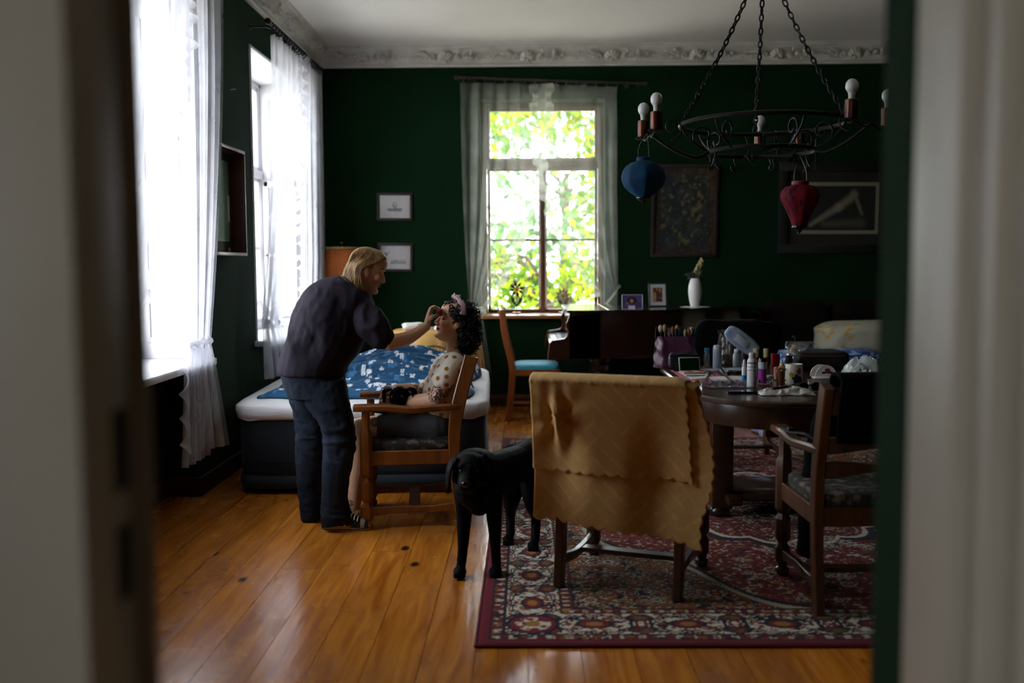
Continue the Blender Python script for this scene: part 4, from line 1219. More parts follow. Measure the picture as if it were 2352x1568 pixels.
# ================================================================= grand piano
piano_m = wood('piano_mahogany', '#180b07', '#2a140b', 0.16, 0.7, 'X', 10)
piano_trim = wood('piano_edge_wood', '#4a2412', '#6d3a1c', 0.2, 0.6, 'X', 10)
brass = mat('brass', '#b9923f', 0.25, metal=1.0)
ivory = mat('ivory_keys', '#d9d6cb', 0.3)
ebony = mat('ebony_keys', '#0b0b0b', 0.3)
PYN, PYF = 8.12, 9.41
piano = thing('grand_piano', 'dark polished grand piano below the garden window', 'piano', (0.9, 8.8, 0))
PO = Vector((0.9, 8.8, 0))
def PB(): return MB()
def lidpoly(e=0.0):
    x0 = at_y(1308, 727, PYN).x
    near = [(x0-e, PYN-e), (0.95, PYN-e)] + [tuple(p.xy) for p in spline([(0.95, PYN-e, 0), (1.22, 8.22-e, 0), (1.50, 8.48-e, 0), (1.72, 8.62-e, 0), (1.93+e, 8.80, 0), (1.99+e, 9.10, 0)], 18)][1:]
    return near + [(1.99+e, PYF+e), (x0-e, PYF+e)]
zl = 0.975
case = lidpoly(0.0)
b = MB(); b.prism([(x-PO.x, y-PO.y, 0.60) for x, y in case], (0, 0, zl-0.60)); b.build('case', piano_m, piano, 30)
lp = lidpoly(0.018)
b = MB(); b.prism([(x-PO.x, y-PO.y, zl+0.001) for x, y in lp], (0, 0, 0.020)); lid = b.build('lid', piano_m, piano, 30)
hx0 = at_z(1388, 704, zl+0.022); hx1 = at_z(1416, 722, zl+0.022)
b = MB(); b.tube([Vector((hx1.x, PYN-0.015, zl+0.022))-PO, Vector((hx1.x, PYF, zl+0.022))-PO], 0.004, 6); b.build('lid_hinge', brass, lid)
ck = [(1309, 727), (1305, 737.6), (1300.6, 746), (1304, 755), (1307, 763.6), (1304, 773), (1297, 779), (1282, 781), (1269, 783), (1264, 790), (1261.6, 800), (1262.5, 805), (1260.5, 809), (1260, 826.6)]
P = [at_y(a, c, PYN) for a, c in ck]; xr = 0.6
prof2 = [(p.x, p.z) for p in P]
for ybase in (PYN, PYF-0.05):
    b = MB(); poly = [(x-PO.x, ybase-PO.y, z) for x, z in prof2]+[(xr-PO.x, ybase-PO.y, prof2[-1][1]), (xr-PO.x, ybase-PO.y, zl)]
    b.prism(poly, (0, 0.05, 0)); ch = b.build('cheek', piano_m, piano, 25)
    b = MB(); b.tube([(x-PO.x-0.002, ybase-PO.y+0.025, z) for x, z in prof2], [(0.027, 0.006)]*len(prof2), 10, upv=(0, 1, 0)); b.build('cheek_edge', piano_trim, ch, 60)
kx0 = prof2[-1][0]+0.01
MB().rbox(kx0-PO.x, 0.5-PO.x, PYN+0.05-PO.y, PYF-0.05-PO.y, 0.60, 0.685, 0.006).build('key_bed', piano_m, piano)
MB().rbox(kx0-PO.x, kx0+0.022-PO.x, PYN+0.05-PO.y, PYF-0.05-PO.y, 0.685, 0.725, 0.006).build('key_slip', piano_trim, piano)
b = MB(); b.tube([Vector(p)-PO for p in ((0.40, PYN+0.05, 0.72), (0.40, PYF-0.05, 0.72))], 0.02, 8)
def fb(u, v):
    x = 0.385+0.05*math.sin(v*2.4); return (x-PO.x, lerp(PYN+0.05, PYF-0.05, u)-PO.y, 0.715+0.25*v)
MB().grid(fb, 6, 16, 0.015).build('fallboard', piano_trim, piano)
ky0, ky1 = PYN+0.06, PYF-0.06; nk = 50; wk = (ky1-ky0)/nk
key0 = MB().rbox(0, 0.15, 0.0006, wk-0.0006, 0, 0.022, 0.002).build('white_key', ivory, piano, 40)
blk0 = MB().rbox(0.05, 0.15, -0.006, 0.006, 0.02, 0.034, 0.002).build('black_key', ebony, piano, 40)
for i in range(nk):
    k = key0 if i == 0 else inst(key0, parent=piano)
    k.location = (kx0+0.024-PO.x, ky0+i*wk-PO.y, 0.698)
first = True
for i in range(1, nk):
    if i % 7 in (2, 6): continue
    k = blk0 if first else inst(blk0, parent=piano); first = False
    k.location = (kx0+0.024-PO.x, ky0+i*wk-PO.y, 0.698)
for (x, y) in ((0.62, 8.34), (0.62, 9.22), (1.72, 9.18)):
    b = MB(); b.lathe([(0.02, 0.0), (0.026, 0.02), (0.02, 0.04), (0.034, 0.06), (0.034, 0.09), (0.045, 0.12), (0.062, 0.22), (0.070, 0.36), (0.060, 0.44), (0.045, 0.47), (0.075, 0.49), (0.080, 0.53), (0.070, 0.545), (0.09, 0.56), (0.09, 0.60)], 24, (x-PO.x, y-PO.y, 0))
    b.build('leg', piano_m, piano, 35)
b = MB()
for y in (8.70, 8.86): b.tube([Vector((0.56, y, 0.18))-PO, Vector((0.56, y, 0.60))-PO], 0.012, 8)
b.rbox(0.50-PO.x, 0.62-PO.x, 8.68-PO.y, 8.88-PO.y, 0.10, 0.18, 0.01); b.build('pedal_lyre', piano_m, piano)
for y in (8.74, 8.82):
    MB().rbox(0.40-PO.x, 0.52-PO.x, y-0.012-PO.y, y+0.012-PO.y, 0.05, 0.062, 0.004).build('pedal', brass, piano)

# ---- chair at the piano
red_wood = wood('reddish_beech', '#6b3314', '#8d4a1f', 0.3, 0.4, 'Z', 14)
teal = mat('teal_velvet', '#1d7f93', 0.7, '#2590a5', 9, 4, bump=0.1, bscale=200, sheen=0.5)
def piano_chair():
    N_, F2 = 8.70, 9.08
    t = thing('piano_chair', 'curved wooden chair with a teal seat at the piano', 'chair', (0.0, 8.9, 0)); O_ = Vector((0, 8.9, 0))
    px = [(1166, 961), (1171.6, 928), (1176, 876), (1177, 848), (1173, 824), (1163.5, 787), (1156.5, 753), (1153.5, 711)]
    pr = [at_y(a, c, N_) for a, c in px]; z0 = pr[0].z
    pr = [(p.x, max(0.0, p.z-z0*(1-p.z/1.0))) for p in pr]
    for y in (N_, F2):
        pts = spline([Vector((x, y, z))-O_ for x, z in pr], 26)
        bar(MB(), pts, 0.015, [0.030-0.012*abs(i/25-0.35) for i in range(26)], (1, 0, 0)).build('back_stile', red_wood, t, 40)
    xs = pr[3][0]; xt = pr[-1][0]
    # shaped crest and splat
    cr = spline([Vector((xt-0.005, N_-0.01, 0.93))-O_, Vector((xt-0.02, 8.79, 0.945))-O_, Vector((xt-0.03, 8.89, 0.965))-O_, Vector((xt-0.02, 8.99, 0.945))-O_, Vector((xt-0.005, F2+0.01, 0.93))-O_], 17)
    bar(MB(), cr, 0.012, 0.030).build('crest_rail', red_wood, t, 40)
    bar(MB(), [Vector((x-0.012, 8.89, z))-O_ for x, z in pr[3:]], 0.008, [0.05, 0.065, 0.04, 0.06, 0.05], (0, 1, 0)).build('splat', red_wood, t, 40)
    xf = at_y(1283, 850, N_).x
    v, f = sup(((xs+xf)/2+0.01, 8.89-8.9, 0.462), ((xf-xs)/2+0.005, 0.21, 0.045), 0.6, 0.25); MB().add(v, f).build('seat_cushion', teal, t, 180)
    for y in (N_-0.01, F2+0.01): bar(MB(), [Vector((xs, y, 0.425))-O_, Vector((xf, y, 0.425))-O_], 0.012, 0.028).build('seat_rail', red_wood, t, 40)
    for x in (xs, xf): bar(MB(), [Vector((x, N_-0.01, 0.425))-O_, Vector((x, F2+0.01, 0.425))-O_], 0.012, 0.028).build('seat_rail', red_wood, t, 40)
    for y in (N_-0.005, F2+0.005):
        bar(MB(), spline([Vector((xf, y, 0.43))-O_, Vector((xf+0.01, y, 0.25))-O_, Vector((xf-0.005, y, 0.0))-O_], 8), 0.016, [0.024, 0.024, 0.022, 0.02, 0.018, 0.017, 0.017, 0.019], (1, 0, 0)).build('front_leg', red_wood, t, 40)
        bar(MB(), [Vector((xs-0.01, y, 0.16))-O_, Vector((xf, y, 0.16))-O_], 0.010, 0.012).build('stretcher', red_wood, t, 40)
    bar(MB(), [Vector(((xs+xf)/2, N_, 0.16))-O_, Vector(((xs+xf)/2, F2, 0.16))-O_], 0.010, 0.012).build('stretcher', red_wood, t, 40)
piano_chair()

# ================================================================= sofa with bedding
sofa_m = mat('brown_sofa_velour', '#150e0a', 0.95, '#100a07', 10, 4, bump=0.15, bscale=150, spec=0.15)
sofa = thing('sofa', 'dark brown sofa bed unfolded behind the dining table', 'sofa', (3.0, 8.5, 0)); SO = Vector((3.0, 8.5, 0))
v, f = sup((3.02-SO.x, 8.42-SO.y, 0.22), (1.15, 0.66, 0.20), 0.15, 0.1, 64, 14); MB().add(v, f).build('seat_base', sofa_m, sofa, 180)
for i, (c, w) in enumerate(((2.46, 0.31), (3.09, 0.31), (3.72, 0.31))):
    v, f = sup((c-SO.x, 9.20-SO.y, 0.70), (w, 0.15, 0.335), 0.4, 0.35, 48, 24); MB().add(v, f).build('back_cushion', sofa_m, sofa, 180)
MB().rbox(2.08-SO.x, 2.14-SO.x, 9.05-SO.y, 9.36-SO.y, 0.0, 0.93, 0.015).build('end_post', walnut, sofa)
bsheet = mat('pale_blue_sheet', '#8d97b8', 0.9, '#7f89ab', 5, 3, bump=0.2, bscale=12)
def bs(u, v):
    # falls over the open end of the sofa to the floor
    y = lerp(7.73, 9.0, u); a = v*0.9
    if a < 0.42: return (1.855-0.012*math.sin(u*30)-0.02*(0.42-a), y, 0.012+a)
    return (1.855+(a-0.42), y, 0.435+0.01*math.sin(u*20+a*9))
o = MB().grid(bs, 60, 30).build('bed_sheet', bsheet, None, 180); tag(o, 'pale blue sheet hanging to the floor over the sofa end', 'bed sheet')
o.modifiers.new('t', 'SOLIDIFY').thickness = 0.004
def lump(name, c, r, seed, amp, m, label, cat, rz=0.0, e=0.55, colfn=None, freq=7.0):
    rr = random.Random(seed); o3 = Vector((rr.uniform(0, 50), rr.uniform(0, 50), rr.uniform(0, 50)))
    def fn(p):
        n_ = mnoise.noise(p*freq+o3); n2 = 1-abs(mnoise.noise(Vector((p.x*freq*1.4, p.y*freq*0.7, p.z*freq*2))+o3*2))*2
        k = 1+amp*n_/max(r)+amp*0.6*n2/max(r)
        return Vector((p.x*k, p.y*k, max(-r[2], p.z*k)))
    v, f = sup((0, 0, 0), r, e, 0.45, 80, 40, fn)
    me = MB().add(v, f).mesh(name)
    if colfn is not None: paint(me, colfn(coords(me)))
    return tag(link(name, me, m, None, 180, c, (0, 0, rz)), label, cat)
def bluepaint(P):
    n1 = fbm(P*22, 3, 3); n2 = fbm(P*45+5, 8, 2); c = np.tile(np.array(srgb('#174a96')), (len(P), 1))
    c[n1 > 0.56] = srgb('#8ea9d0'); c[(n1 < 0.40)] = srgb('#0d2b62'); c[n2 > 0.68] = srgb('#b9c6de'); return c
def creampaint(P):
    n1 = fbm(P*16, 13, 2); n2 = fbm(P*20+5, 18, 2); c = np.tile(np.array(srgb('#a9a693')), (len(P), 1))
    r_ = np.random.default_rng(3)
    for k in range(60):
        q = P[r_.integers(0, len(P))]; d = np.linalg.norm(P-q, axis=1); R = r_.uniform(0.02, 0.05)
        col_ = srgb('#b58a2a') if k % 3 == 0 else srgb('#2f3f48') if k % 3 == 1 else srgb('#8f7a3a')
        if k % 3 == 0: c[(np.abs(d-R) < 0.009)] = col_
        else: c[d < R*0.35] = col_
    return c
bl_m = mat('printed_cotton', '#ffffff', 0.9, attr=True, bump=0.15, bscale=60)
b0 = at_y(1905, 810, 8.1)
lump('blanket', (b0.x, 8.15, 0.55), (0.44, 0.30, 0.115), 4, 0.035, bl_m, 'crumpled blue and white patterned blanket on the sofa', 'blanket', 0.05, colfn=bluepaint, freq=6)
b1_ = at_y(1990, 770, 8.5)
lump('folded_duvet', (b1_.x+0.12, 8.62, 0.70), (0.50, 0.28, 0.17), 9, 0.03, bl_m, 'folded cream duvet with yellow suns stacked on the sofa', 'duvet', -0.1, e=0.5, colfn=creampaint, freq=4)

# ================================================================= corner: round table, wicker, floor lamp
cream_cloth = mat('straw_yellow_cloth', '#c79b56', 0.8, '#b98b45', 4, 3, bump=0.1, bscale=120, sheen=0.3)
rt_c = at_y(1002, 760, 8.82); RTX, RTY = rt_c.x, 8.82; RTZ = 0.80
rt = thing('round_table', 'small round table hidden under a straw yellow cloth', 'table', (RTX, RTY, 0))
MB().lathe([(0.001, RTZ-0.02), (0.37, RTZ-0.02), (0.375, RTZ-0.005), (0.001, RTZ-0.004)], 40).build('tabletop', oak, rt)
MB().lathe([(0.16, 0.0), (0.15, 0.03), (0.03, 0.06), (0.03, RTZ-0.02)], 16).build('pedestal', oak, rt)
b = MB(); n = 120; rows = [(0.05, RTZ), (0.2, RTZ+0.001), (0.37, RTZ+0.001), (0.385, RTZ-0.01)] + [(0.388+0.05*k/10, RTZ-0.02-0.07*k) for k in range(1, 11)]
vs = []; fs = []
for j, (R, z) in enumerate(rows):
    for i in range(n):
        a = 2*PI*i/n; k = max(0, j-3)/10
        q = R*(1+0.09*k*math.sin(13*a)+0.05*k*math.sin(23*a+1)); vs.append((q*math.cos(a), q*math.sin(a), z))
for j in range(len(rows)-1):
    for i in range(n): k = (i+1) % n; fs.append((j*n+i, j*n+k, (j+1)*n+k, (j+1)*n+i))
fs.append(tuple(range(n)))
o = b.add(vs, fs).build('tablecloth', cream_cloth, None, 180, (RTX, RTY, 0.001)); tag(o, 'straw yellow cloth falling in folds from the round table', 'tablecloth')
lump('napkin', (RTX-0.18, RTY-0.15, RTZ+0.032), (0.09, 0.06, 0.03), 21, 0.03, mat('white_linen', '#d8d6d2', 0.9), 'crumpled white napkin on the straw yellow cloth', 'napkin', freq=14)
lump('napkin', (RTX+0.12, RTY-0.16, RTZ+0.022), (0.12, 0.09, 0.020), 22, 0.02, mat('white_linen', '#d8d6d2', 0.9), 'flat white cloth beside the seated woman\'s face', 'napkin', freq=12)
wick = mat('wicker', '#7d6640', 0.7, '#5e4a2c', 30, 3, bump=0.2, bscale=80)
wp = at_y(996, 800, 8.02)
wk_ = thing('wicker_chair', 'round backed wicker chair between the duvet and the yellow cloth', 'chair', (wp.x, 8.05, 0))
def arc(R, zc, n=24): return [(R*math.cos(PI*i/n), 0.10-0.10*math.sin(PI*i/n)**2, zc+0.36*math.sin(PI*i/n)) for i in range(n+1)]
MB().tube([(p[0], p[1]-0.05, p[2]) for p in arc(0.245, 0.36)], 0.010, 8).build('back_hoop', wick, wk_)
for i in range(1, 30):
    x = 0.245*math.cos(PI*i/30); z = 0.36+0.36*math.sin(PI*i/30)
    MB().tube([(x*0.8, 0.02, 0.36), (x, 0.04-0.08*math.sin(PI*i/30), z)], 0.0032, 5).build('spindle', wick, wk_)
v, f = sup((0, 0.13, 0.36), (0.25, 0.14, 0.02), 0.6, 0.9, 40, 10); MB().add(v, f).build('seat', wick, wk_, 180)
for x in (-0.18, 0.18):
    for y in (0.03, 0.22): MB().tube([(x, y, 0), (x*0.9, y, 0.36)], 0.012, 8).build('leg', wick, wk_)
shade_m = mat('amber_lampshade', '#a5561b', 0.8, '#8d4413', 6, 3, bump=0.1, bscale=80)
lx = at_y(785, 600, 9.22)
fl_ = thing('floor_lamp', 'standing lamp with an amber cloth shade in the corner', 'lamp', (lx.x, 9.22, 0))
ztp = at_y(785, 570, 9.22).z
b = MB(); n = 12; vs = []; fs = []
for (R, z) in ((0.195, ztp-0.44), (0.15, ztp)):
    for i in range(n*6):
        a = 2*PI*i/(n*6); vs.append((R*math.cos(a)*(1-0.03*abs(math.sin(n*a/2))), R*math.sin(a)*(1-0.03*abs(math.sin(n*a/2))), z))
m_ = n*6; fs = [(i, (i+1) % m_, m_+(i+1) % m_, m_+i) for i in range(m_)]
o = b.add(vs, fs).build('lamp_shade', shade_m, fl_, 20); o.modifiers.new('t', 'SOLIDIFY').thickness = 0.004
trim_m = mat('cord_trim', '#a58a58', 0.8, '#7d6438', 60, 3)
for R, z in ((0.152, ztp+0.002), (0.197, ztp-0.44)):
    MB().tube([(R*math.cos(2*PI*i/60), R*math.sin(2*PI*i/60), z+0.004*math.sin(i*3.1)) for i in range(60)], 0.009, 7, closed=True).build('shade_trim', trim_m, fl_)
MB().tube([(0, 0, 0.03), (0, 0, ztp+0.02)], 0.011, 10).build('pole', brass, fl_)
MB().lathe([(0.14, 0), (0.14, 0.012), (0.06, 0.03), (0.014, 0.05)], 28).build('base', brass, fl_)
MB().ell((0, 0, ztp+0.05), 0.012).build('finial', brass, fl_)
# ================================================================= pictures
dark_frame = wood('dark_red_frame', '#170807', '#240e0c', 0.55, 0.0, 'X', 20)
black_frame = wood('black_frame', '#080605', '#100b0a', 0.55, 0.0, 'X', 20)
print_m = mat('printed_paper', '#ffffff', 0.7, attr=True)
pic_glass = clear('picture_glass', (0.98, 0.98, 0.98), 0.05, 0.05)
def painted(name, w, h, nx, ny, fn, parent, M, z=0.0):
    """flat print in the xz plane, painted per vertex by fn(u, v) on arrays (u right, v up)"""
    U, V = np.meshgrid(np.linspace(0, 1, nx), np.linspace(0, 1, ny), indexing='ij')
    vs = np.stack([(U.ravel()-0.5)*w, np.full(U.size, z), (V.ravel()-0.5)*h], 1)
    fs = [(i*ny+j, (i+1)*ny+j, (i+1)*ny+j+1, i*ny+j+1) for i in range(nx-1) for j in range(ny-1)]
    me = bpy.data.meshes.new(name); me.from_pydata(vs.tolist(), [], fs); paint(me, fn(U.ravel(), V.ravel()))
    o = link(name, me, print_m, parent, 0)
    return o
def framed(name, label, cat, c, w, h, fw, m, mats, depth=0.025, rot=(0, 0, 0), glassy=True, res=(70, 60)):
    """c centre; w,h outer size; fw frame width; mats list of (inset fraction or m, colour or painter)"""
    t = thing(name, label, cat, c); t.rotation_euler = rot
    for (a, b_, cc, d) in ((-w/2, w/2, h/2-fw, h/2), (-w/2, w/2, -h/2, -h/2+fw)):
        MB().rbox(a, b_, -depth, 0.0, cc, d, 0.004).build('frame_rail', m, t)
    for (a, b_, cc, d) in ((-w/2, -w/2+fw, -h/2+fw, h/2-fw), (w/2-fw, w/2, -h/2+fw, h/2-fw)):
        MB().rbox(a, b_, -depth, 0.0, cc, d, 0.004).build('frame_stile', m, t)
    y = -0.004
    for k, (ins, what) in enumerate(mats):
        ww, hh = w-2*fw-2*ins, h-2*fw-2*ins
        if callable(what):
            o = painted('print', ww, hh, res[0], res[1], what, t, None, y-0.0015*k)
        else:
            MB().box(-ww/2, ww/2, y-0.0015*k, y-0.0015*k+0.001, -hh/2, hh/2).build('mat_board' if k else 'backing', mat('paper_'+what[1:], what, 0.85), t, 0)
    if glassy: MB().box(-w/2+fw, w/2-fw, -0.014, -0.012, -h/2+fw, h/2-fw).build('glazing', pic_glass, t, 0)
    return t
def ship(seed):
    def f(u, v):
        P = np.stack([u*14, v*14, u*0], 1); n = fbm(P, seed, 3); st = fbm(np.stack([u*9, v*0.6, u*0], 1), seed+3, 2)
        c = np.tile(np.array(srgb('#c2bcba')), (len(u), 1))*(0.92+0.16*st)[:, None]
        if seed == 1:
            m = (np.abs(v-0.36) < 0.055+0.03*n) & (np.abs(u-0.50) < 0.25)
            sail = (np.abs(u-0.50) < 0.05+0.16*np.clip(0.72-v, 0, 1)) & (v > 0.36) & (v < 0.70) & (n > 0.42)
            k = (m | sail) & (n > 0.30)
        else:
            k = ((np.abs(v-0.30) < 0.09) & (u > 0.32) & (u < 0.86) & ((np.abs(((v-0.30)*22) % 1-0.5) < 0.25) | (n > 0.6))) | ((np.hypot((u-0.22)*1.2, v-0.62) < 0.14) & (n > 0.58)) | ((np.abs(u-0.47) < 0.006) & (v > 0.3) & (v < 0.55))
        c[k] = np.array(srgb('#5d6463'))*(0.8+0.6*n[k])[:, None]
        return c
    return f
def pxframe(x0, y0, x1, y1, Y):
    a, b_ = at_y(x0, y0, Y), at_y(x1, y1, Y); return (a+b_)/2, b_.x-a.x, a.z-b_.z
c, w, h = pxframe(865, 442, 948, 507, 9.585); c.y = YB-0.002
framed('framed_drawing', 'upper small framed ship drawing on the green wall', 'picture', c, w, h, 0.027, dark_frame, [(0, '#c6c0be'), (0.002, ship(1))], 0.02, (0, rad(0.6), 0))
c, w, h = pxframe(867, 558, 949, 624, 9.585); c.y = YB-0.002
framed('framed_drawing', 'lower small framed harbour drawing beside the blonde woman\'s head', 'picture', c, w, h, 0.027, dark_frame, [(0, '#c6c0be'), (0.002, ship(2))], 0.02, (0, rad(0.9), 0))
def tapestry(u, v):
    P = np.stack([u*10, v*13, u*0], 1); n1 = fbm(P, 21, 3); n2 = fbm(P*1.9, 25, 2); n3 = fbm(P*0.7, 29, 2)
    c = np.tile(np.array(srgb('#1d2523')), (len(u), 1)); c[n1 > 0.55] = srgb('#3b4436'); c[n2 > 0.62] = srgb('#51502f'); c[n3 < 0.36] = srgb('#16202b'); c[(n2 < 0.3)] = srgb('#2c3d45'); c[n2 > 0.72] = srgb('#8a7442')
    c = c*0.5
    e = np.minimum(np.minimum(u, 1-u)*0.75, np.minimum(v, 1-v)); b_ = e < 0.075
    c[b_] = srgb('#25150c'); c[b_ & (n2 > 0.52)] = srgb('#432c14'); c[b_ & (n1 < 0.4)] = srgb('#15110f'); c[np.abs(e-0.078) < 0.006] = srgb('#120c0a')
    return c
c, w, h = pxframe(1497, 378, 1648, 590, 9.585); c.y = YB-0.002
framed('framed_tapestry', 'dark framed woven tapestry hanging above the piano', 'picture', c, w, h, 0.03, dark_frame, [(0.0, tapestry)], 0.03, (0, rad(0.8), 0), False, (90, 120))
def reclining(u, v):
    P = np.stack([u*6, v*4, u*0], 1); n = fbm(P, 31, 4); c = np.array(srgb('#1b1a17'))[None]*(0.6+0.9*n)[:, None]
    pale = np.array(srgb('#8f8670'))
    def blob(x0, y0, x1, y1, r0, r1, k=1.0):
        dx, dy = x1-x0, y1-y0; t = np.clip(((u-x0)*dx+(v-y0)*dy*0.5)/(dx*dx+dy*dy*0.5), 0, 1); d = np.hypot(u-x0-t*dx, (v-y0-t*dy)*0.6); r_ = r0+(r1-r0)*t
        s = np.clip(1.3-d/r_, 0, 1)[:, None]*k; return s
    for a in ((0.12, 0.12, 0.50, 0.52, 0.03, 0.06, 0.75), (0.50, 0.52, 0.66, 0.72, 0.06, 0.06, 0.8), (0.70, 0.84, 0.72, 0.80, 0.05, 0.05, 0.8), (0.74, 0.70, 0.82, 0.36, 0.03, 0.022, 0.6), (0.30, 0.14, 0.80, 0.16, 0.05, 0.08, 0.25)):
        s = blob(*a); c = c*(1-s)+pale*s
    return c
c, w, h = pxframe(1790, 374, 2062, 581, 9.585); c.y = YB-0.002
framed('framed_print', 'large dark framed print of a pale reclining figure beside the tapestry', 'picture', c, w, h, 0.085, black_frame, [(0, '#2a241b'), (0.10, '#8d8773'), (0.135, reclining)], 0.035, (0, rad(0.4), 0), True, (120, 80))
# deep box frame with a map on the window wall
def mapf(u, v):
    P = np.stack([u*5, v*9, u*0], 1); n = fbm(P, 41, 4); c = np.tile(np.array(srgb('#6f8f78')), (len(u), 1))*(0.9+0.2*n)[:, None]
    c[np.abs(u-0.45-0.12*(n-0.5)) < 0.008] = srgb('#2c3c34'); c[np.abs(n-0.5) < 0.006] = srgb('#4d6656'); c[(v < 0.12) & (u > 0.1) & (u < 0.4) & (np.abs((v*40) % 1-0.5) < 0.2)] = srgb('#3d5a66')
    e = np.minimum(np.minimum(u, 1-u), np.minimum(v, 1-v)*0.6); c[e < 0.02] = srgb('#7d9b83'); return c
XF = XL+0.115
pT, pB = at_x(566, 349, XF), at_x(568, 588, XF); ya = at_x(497, 500, XF).y; yb = at_x(567, 470, XF).y
zT, zB = pT.z, pB.z
bf = thing('box_frame', 'deep wooden box frame with a green map between the windows', 'picture', (XL+0.002, (ya+yb)/2, (zT+zB)/2))
hy_, hz_ = (yb-ya)/2, (zT-zB)/2; D = 0.11
map_wood = wood('box_frame_wood', '#3a1c12', '#55301f', 0.4, 0.3, 'Z', 16)
for z0, z1 in ((hz_-0.022, hz_), (-hz_, -hz_+0.022)): MB().rbox(0, D, -hy_, hy_, z0, z1, 0.003).build('frame_rail', map_wood, bf)
for q0, q1 in ((-hy_, -hy_+0.022), (hy_-0.022, hy_)): MB().rbox(0, D, q0, q1, -hz_+0.022, hz_-0.022, 0.003).build('frame_stile', map_wood, bf)
MB().box(0.004, 0.008, -hy_+0.02, hy_-0.02, -hz_+0.02, hz_-0.02).build('backing', mat('olive_mat_board', '#3d3a1c', 0.85), bf, 0)
o = painted('map', 2*hy_-0.13, 2*hz_-0.17, 50, 90, mapf, bf, None); o.rotation_euler = (0, 0, rad(90)); o.location = (0.010, 0, 0.01)
MB().box(0.012, 0.014, hy_-0.10, hy_-0.06, -0.12, 0.05).build('paper_strip', mat('cream_paper', '#c9c2a8', 0.8), bf, 0)
MB().box(0.012, 0.014, hy_-0.10, hy_-0.06, -hz_+0.03, -hz_+0.055).build('paper_strip', mat('cream_paper', '#c9c2a8', 0.8), bf, 0)
# a small nail scratch on the wall
p = at_x(533, 205, XL)
o = MB().tube([p+Vector((0.004, -0.05, -0.012)), p+Vector((0.006, 0.06, 0.012))], 0.004, 5).build('wall_hook', mat('old_plaster_patch', '#6f7a6c', 0.9)); tag(o, 'thin bent metal hook high on the green wall between windows', 'hook')

# ================================================================= things on the piano and the sill
def portrait(u, v):
    n = fbm(np.stack([u*5, v*5, u*0], 1), 51, 3); c = np.array(srgb('#4a3a6e'))[None]*(0.5+0.9*n)[:, None]
    c[np.hypot((u-0.28)*1.3, v-0.42) < 0.13] = srgb('#8a6a55')
    c[np.hypot(u-0.48, (v-0.62)*0.95) < 0.25] = srgb('#17121a'); c[np.hypot((u-0.47)*1.5, v-0.58) < 0.14] = srgb('#b08472'); c[(v < 0.24) & (np.abs(u-0.46) < 0.17)] = srgb('#c9c6dc'); return c
def sepia(u, v):
    n = fbm(np.stack([u*6, v*8, u*0], 1), 55, 3); c = np.array(srgb('#5a2f24'))[None]*(0.5+0.8*n)[:, None]
    c[(np.hypot((u-0.2)*1.1, (v-0.35)*0.5) < 0.17)] = srgb('#b18a5c'); c[np.hypot(u-0.45, (v-0.86)) < 0.09] = srgb('#a98259'); c[np.hypot((u-0.75)*1.2, (v-0.80)*0.7) < 0.11] = srgb('#b08a5e'); c[(np.abs(v-0.3-0.3*(0.7-u)) < 0.03) & (u > 0.55)] = srgb('#9a704c')
    e = np.minimum(np.minimum(u, 1-u), np.minimum(v, 1-v)); c[e < 0.035] = srgb('#c59a52'); return c
LZ = zl+0.0215
def standing(name, label, px, py, w, h, fw, m, mats, rz, tilt_):
    q = at_z(px, py, LZ)
    t = framed(name, label, 'picture', (q.x, q.y, LZ+h/2*math.cos(tilt_)+0.001), w, h, fw, m, mats, 0.012, (-tilt_, 0, rz), False, (60, 60))
    MB().box(-0.015, 0.015, 0.0, 0.004, -h/2+0.01, h*0.1).xf(Matrix.Translation((0, 0.02, -0.0))).build('easel_back', black_frame, t, 0)
    return t
k = 8.56/2287
standing('photo_frame', 'small landscape photo of a woman in purple light on the piano', 1452, 711, 46*k, 33*k, 0.005, mat('pale_frame', '#b9b0c2', 0.5), [(0, portrait)], 0.05, 0.12)
standing('photo_frame', 'upright framed sepia photo with white mat on the piano', 1510, 704, 44*k, 55*k, 0.010, black_frame, [(0, '#c8ccd6'), (0.028, sepia)], 0.18, 0.12)
vq = at_z(1597, 705, LZ); vz = LZ; kk = vq.y/2287
hv_ = (705-640)*kk
doily = mat('white_lace_doily', '#b9b9b9', 0.9)
b = MB(); n = 60; vs = [(0, 0, 0.002)]
for i in range(n): a = 2*PI*i/n; R = 0.125+0.006*math.cos(12*a); vs.append((R*math.cos(a), R*math.sin(a), 0.001+0.001*math.cos(6*a)))
o = b.add(vs, [(0, 1+i, 1+(i+1) % n) for i in range(n)]).build('doily', doily, None, 0, (vq.x, vq.y+0.02, LZ)); tag(o, 'white crochet doily under the white vase', 'doily'); o.modifiers.new('t', 'SOLIDIFY').thickness = 0.0015
R = 15.5*kk
vase = thing('vase', 'tall white porcelain vase with a plume of flowers on the piano', 'vase', (vq.x, vq.y+0.02, LZ+0.003))
porc = mat('white_porcelain', '#dcd8d6', 0.25, '#d2cecb', 30, 3, bump=0.15, bscale=60)
pr = [(0.0, 0.0), (R*0.62, 0.0), (R*0.66, hv_*0.02), (R*0.86, hv_*0.25), (R, hv_*0.52), (R*0.96, hv_*0.72), (R*0.72, hv_*0.94), (R*0.60, hv_), (R*0.52, hv_*0.98), (R*0.62, hv_*0.9), (R*0.6, hv_*0.3), (0.0, hv_*0.28)]
me = MB().lathe(pr, 40).build('body', porc, vase, 60)
gr = np.random.default_rng(3); b = MB()
stem = spline([(0, 0, hv_*0.6), (0.01, 0, hv_*1.1), (0.03, 0, hv_*1.4), (0.055, -0.01, hv_*1.68)], 20)
b.tube(stem, 0.004, 6); b.build('stem', mat('flower_stem', '#3c4a24', 0.8), vase)
b = MB()
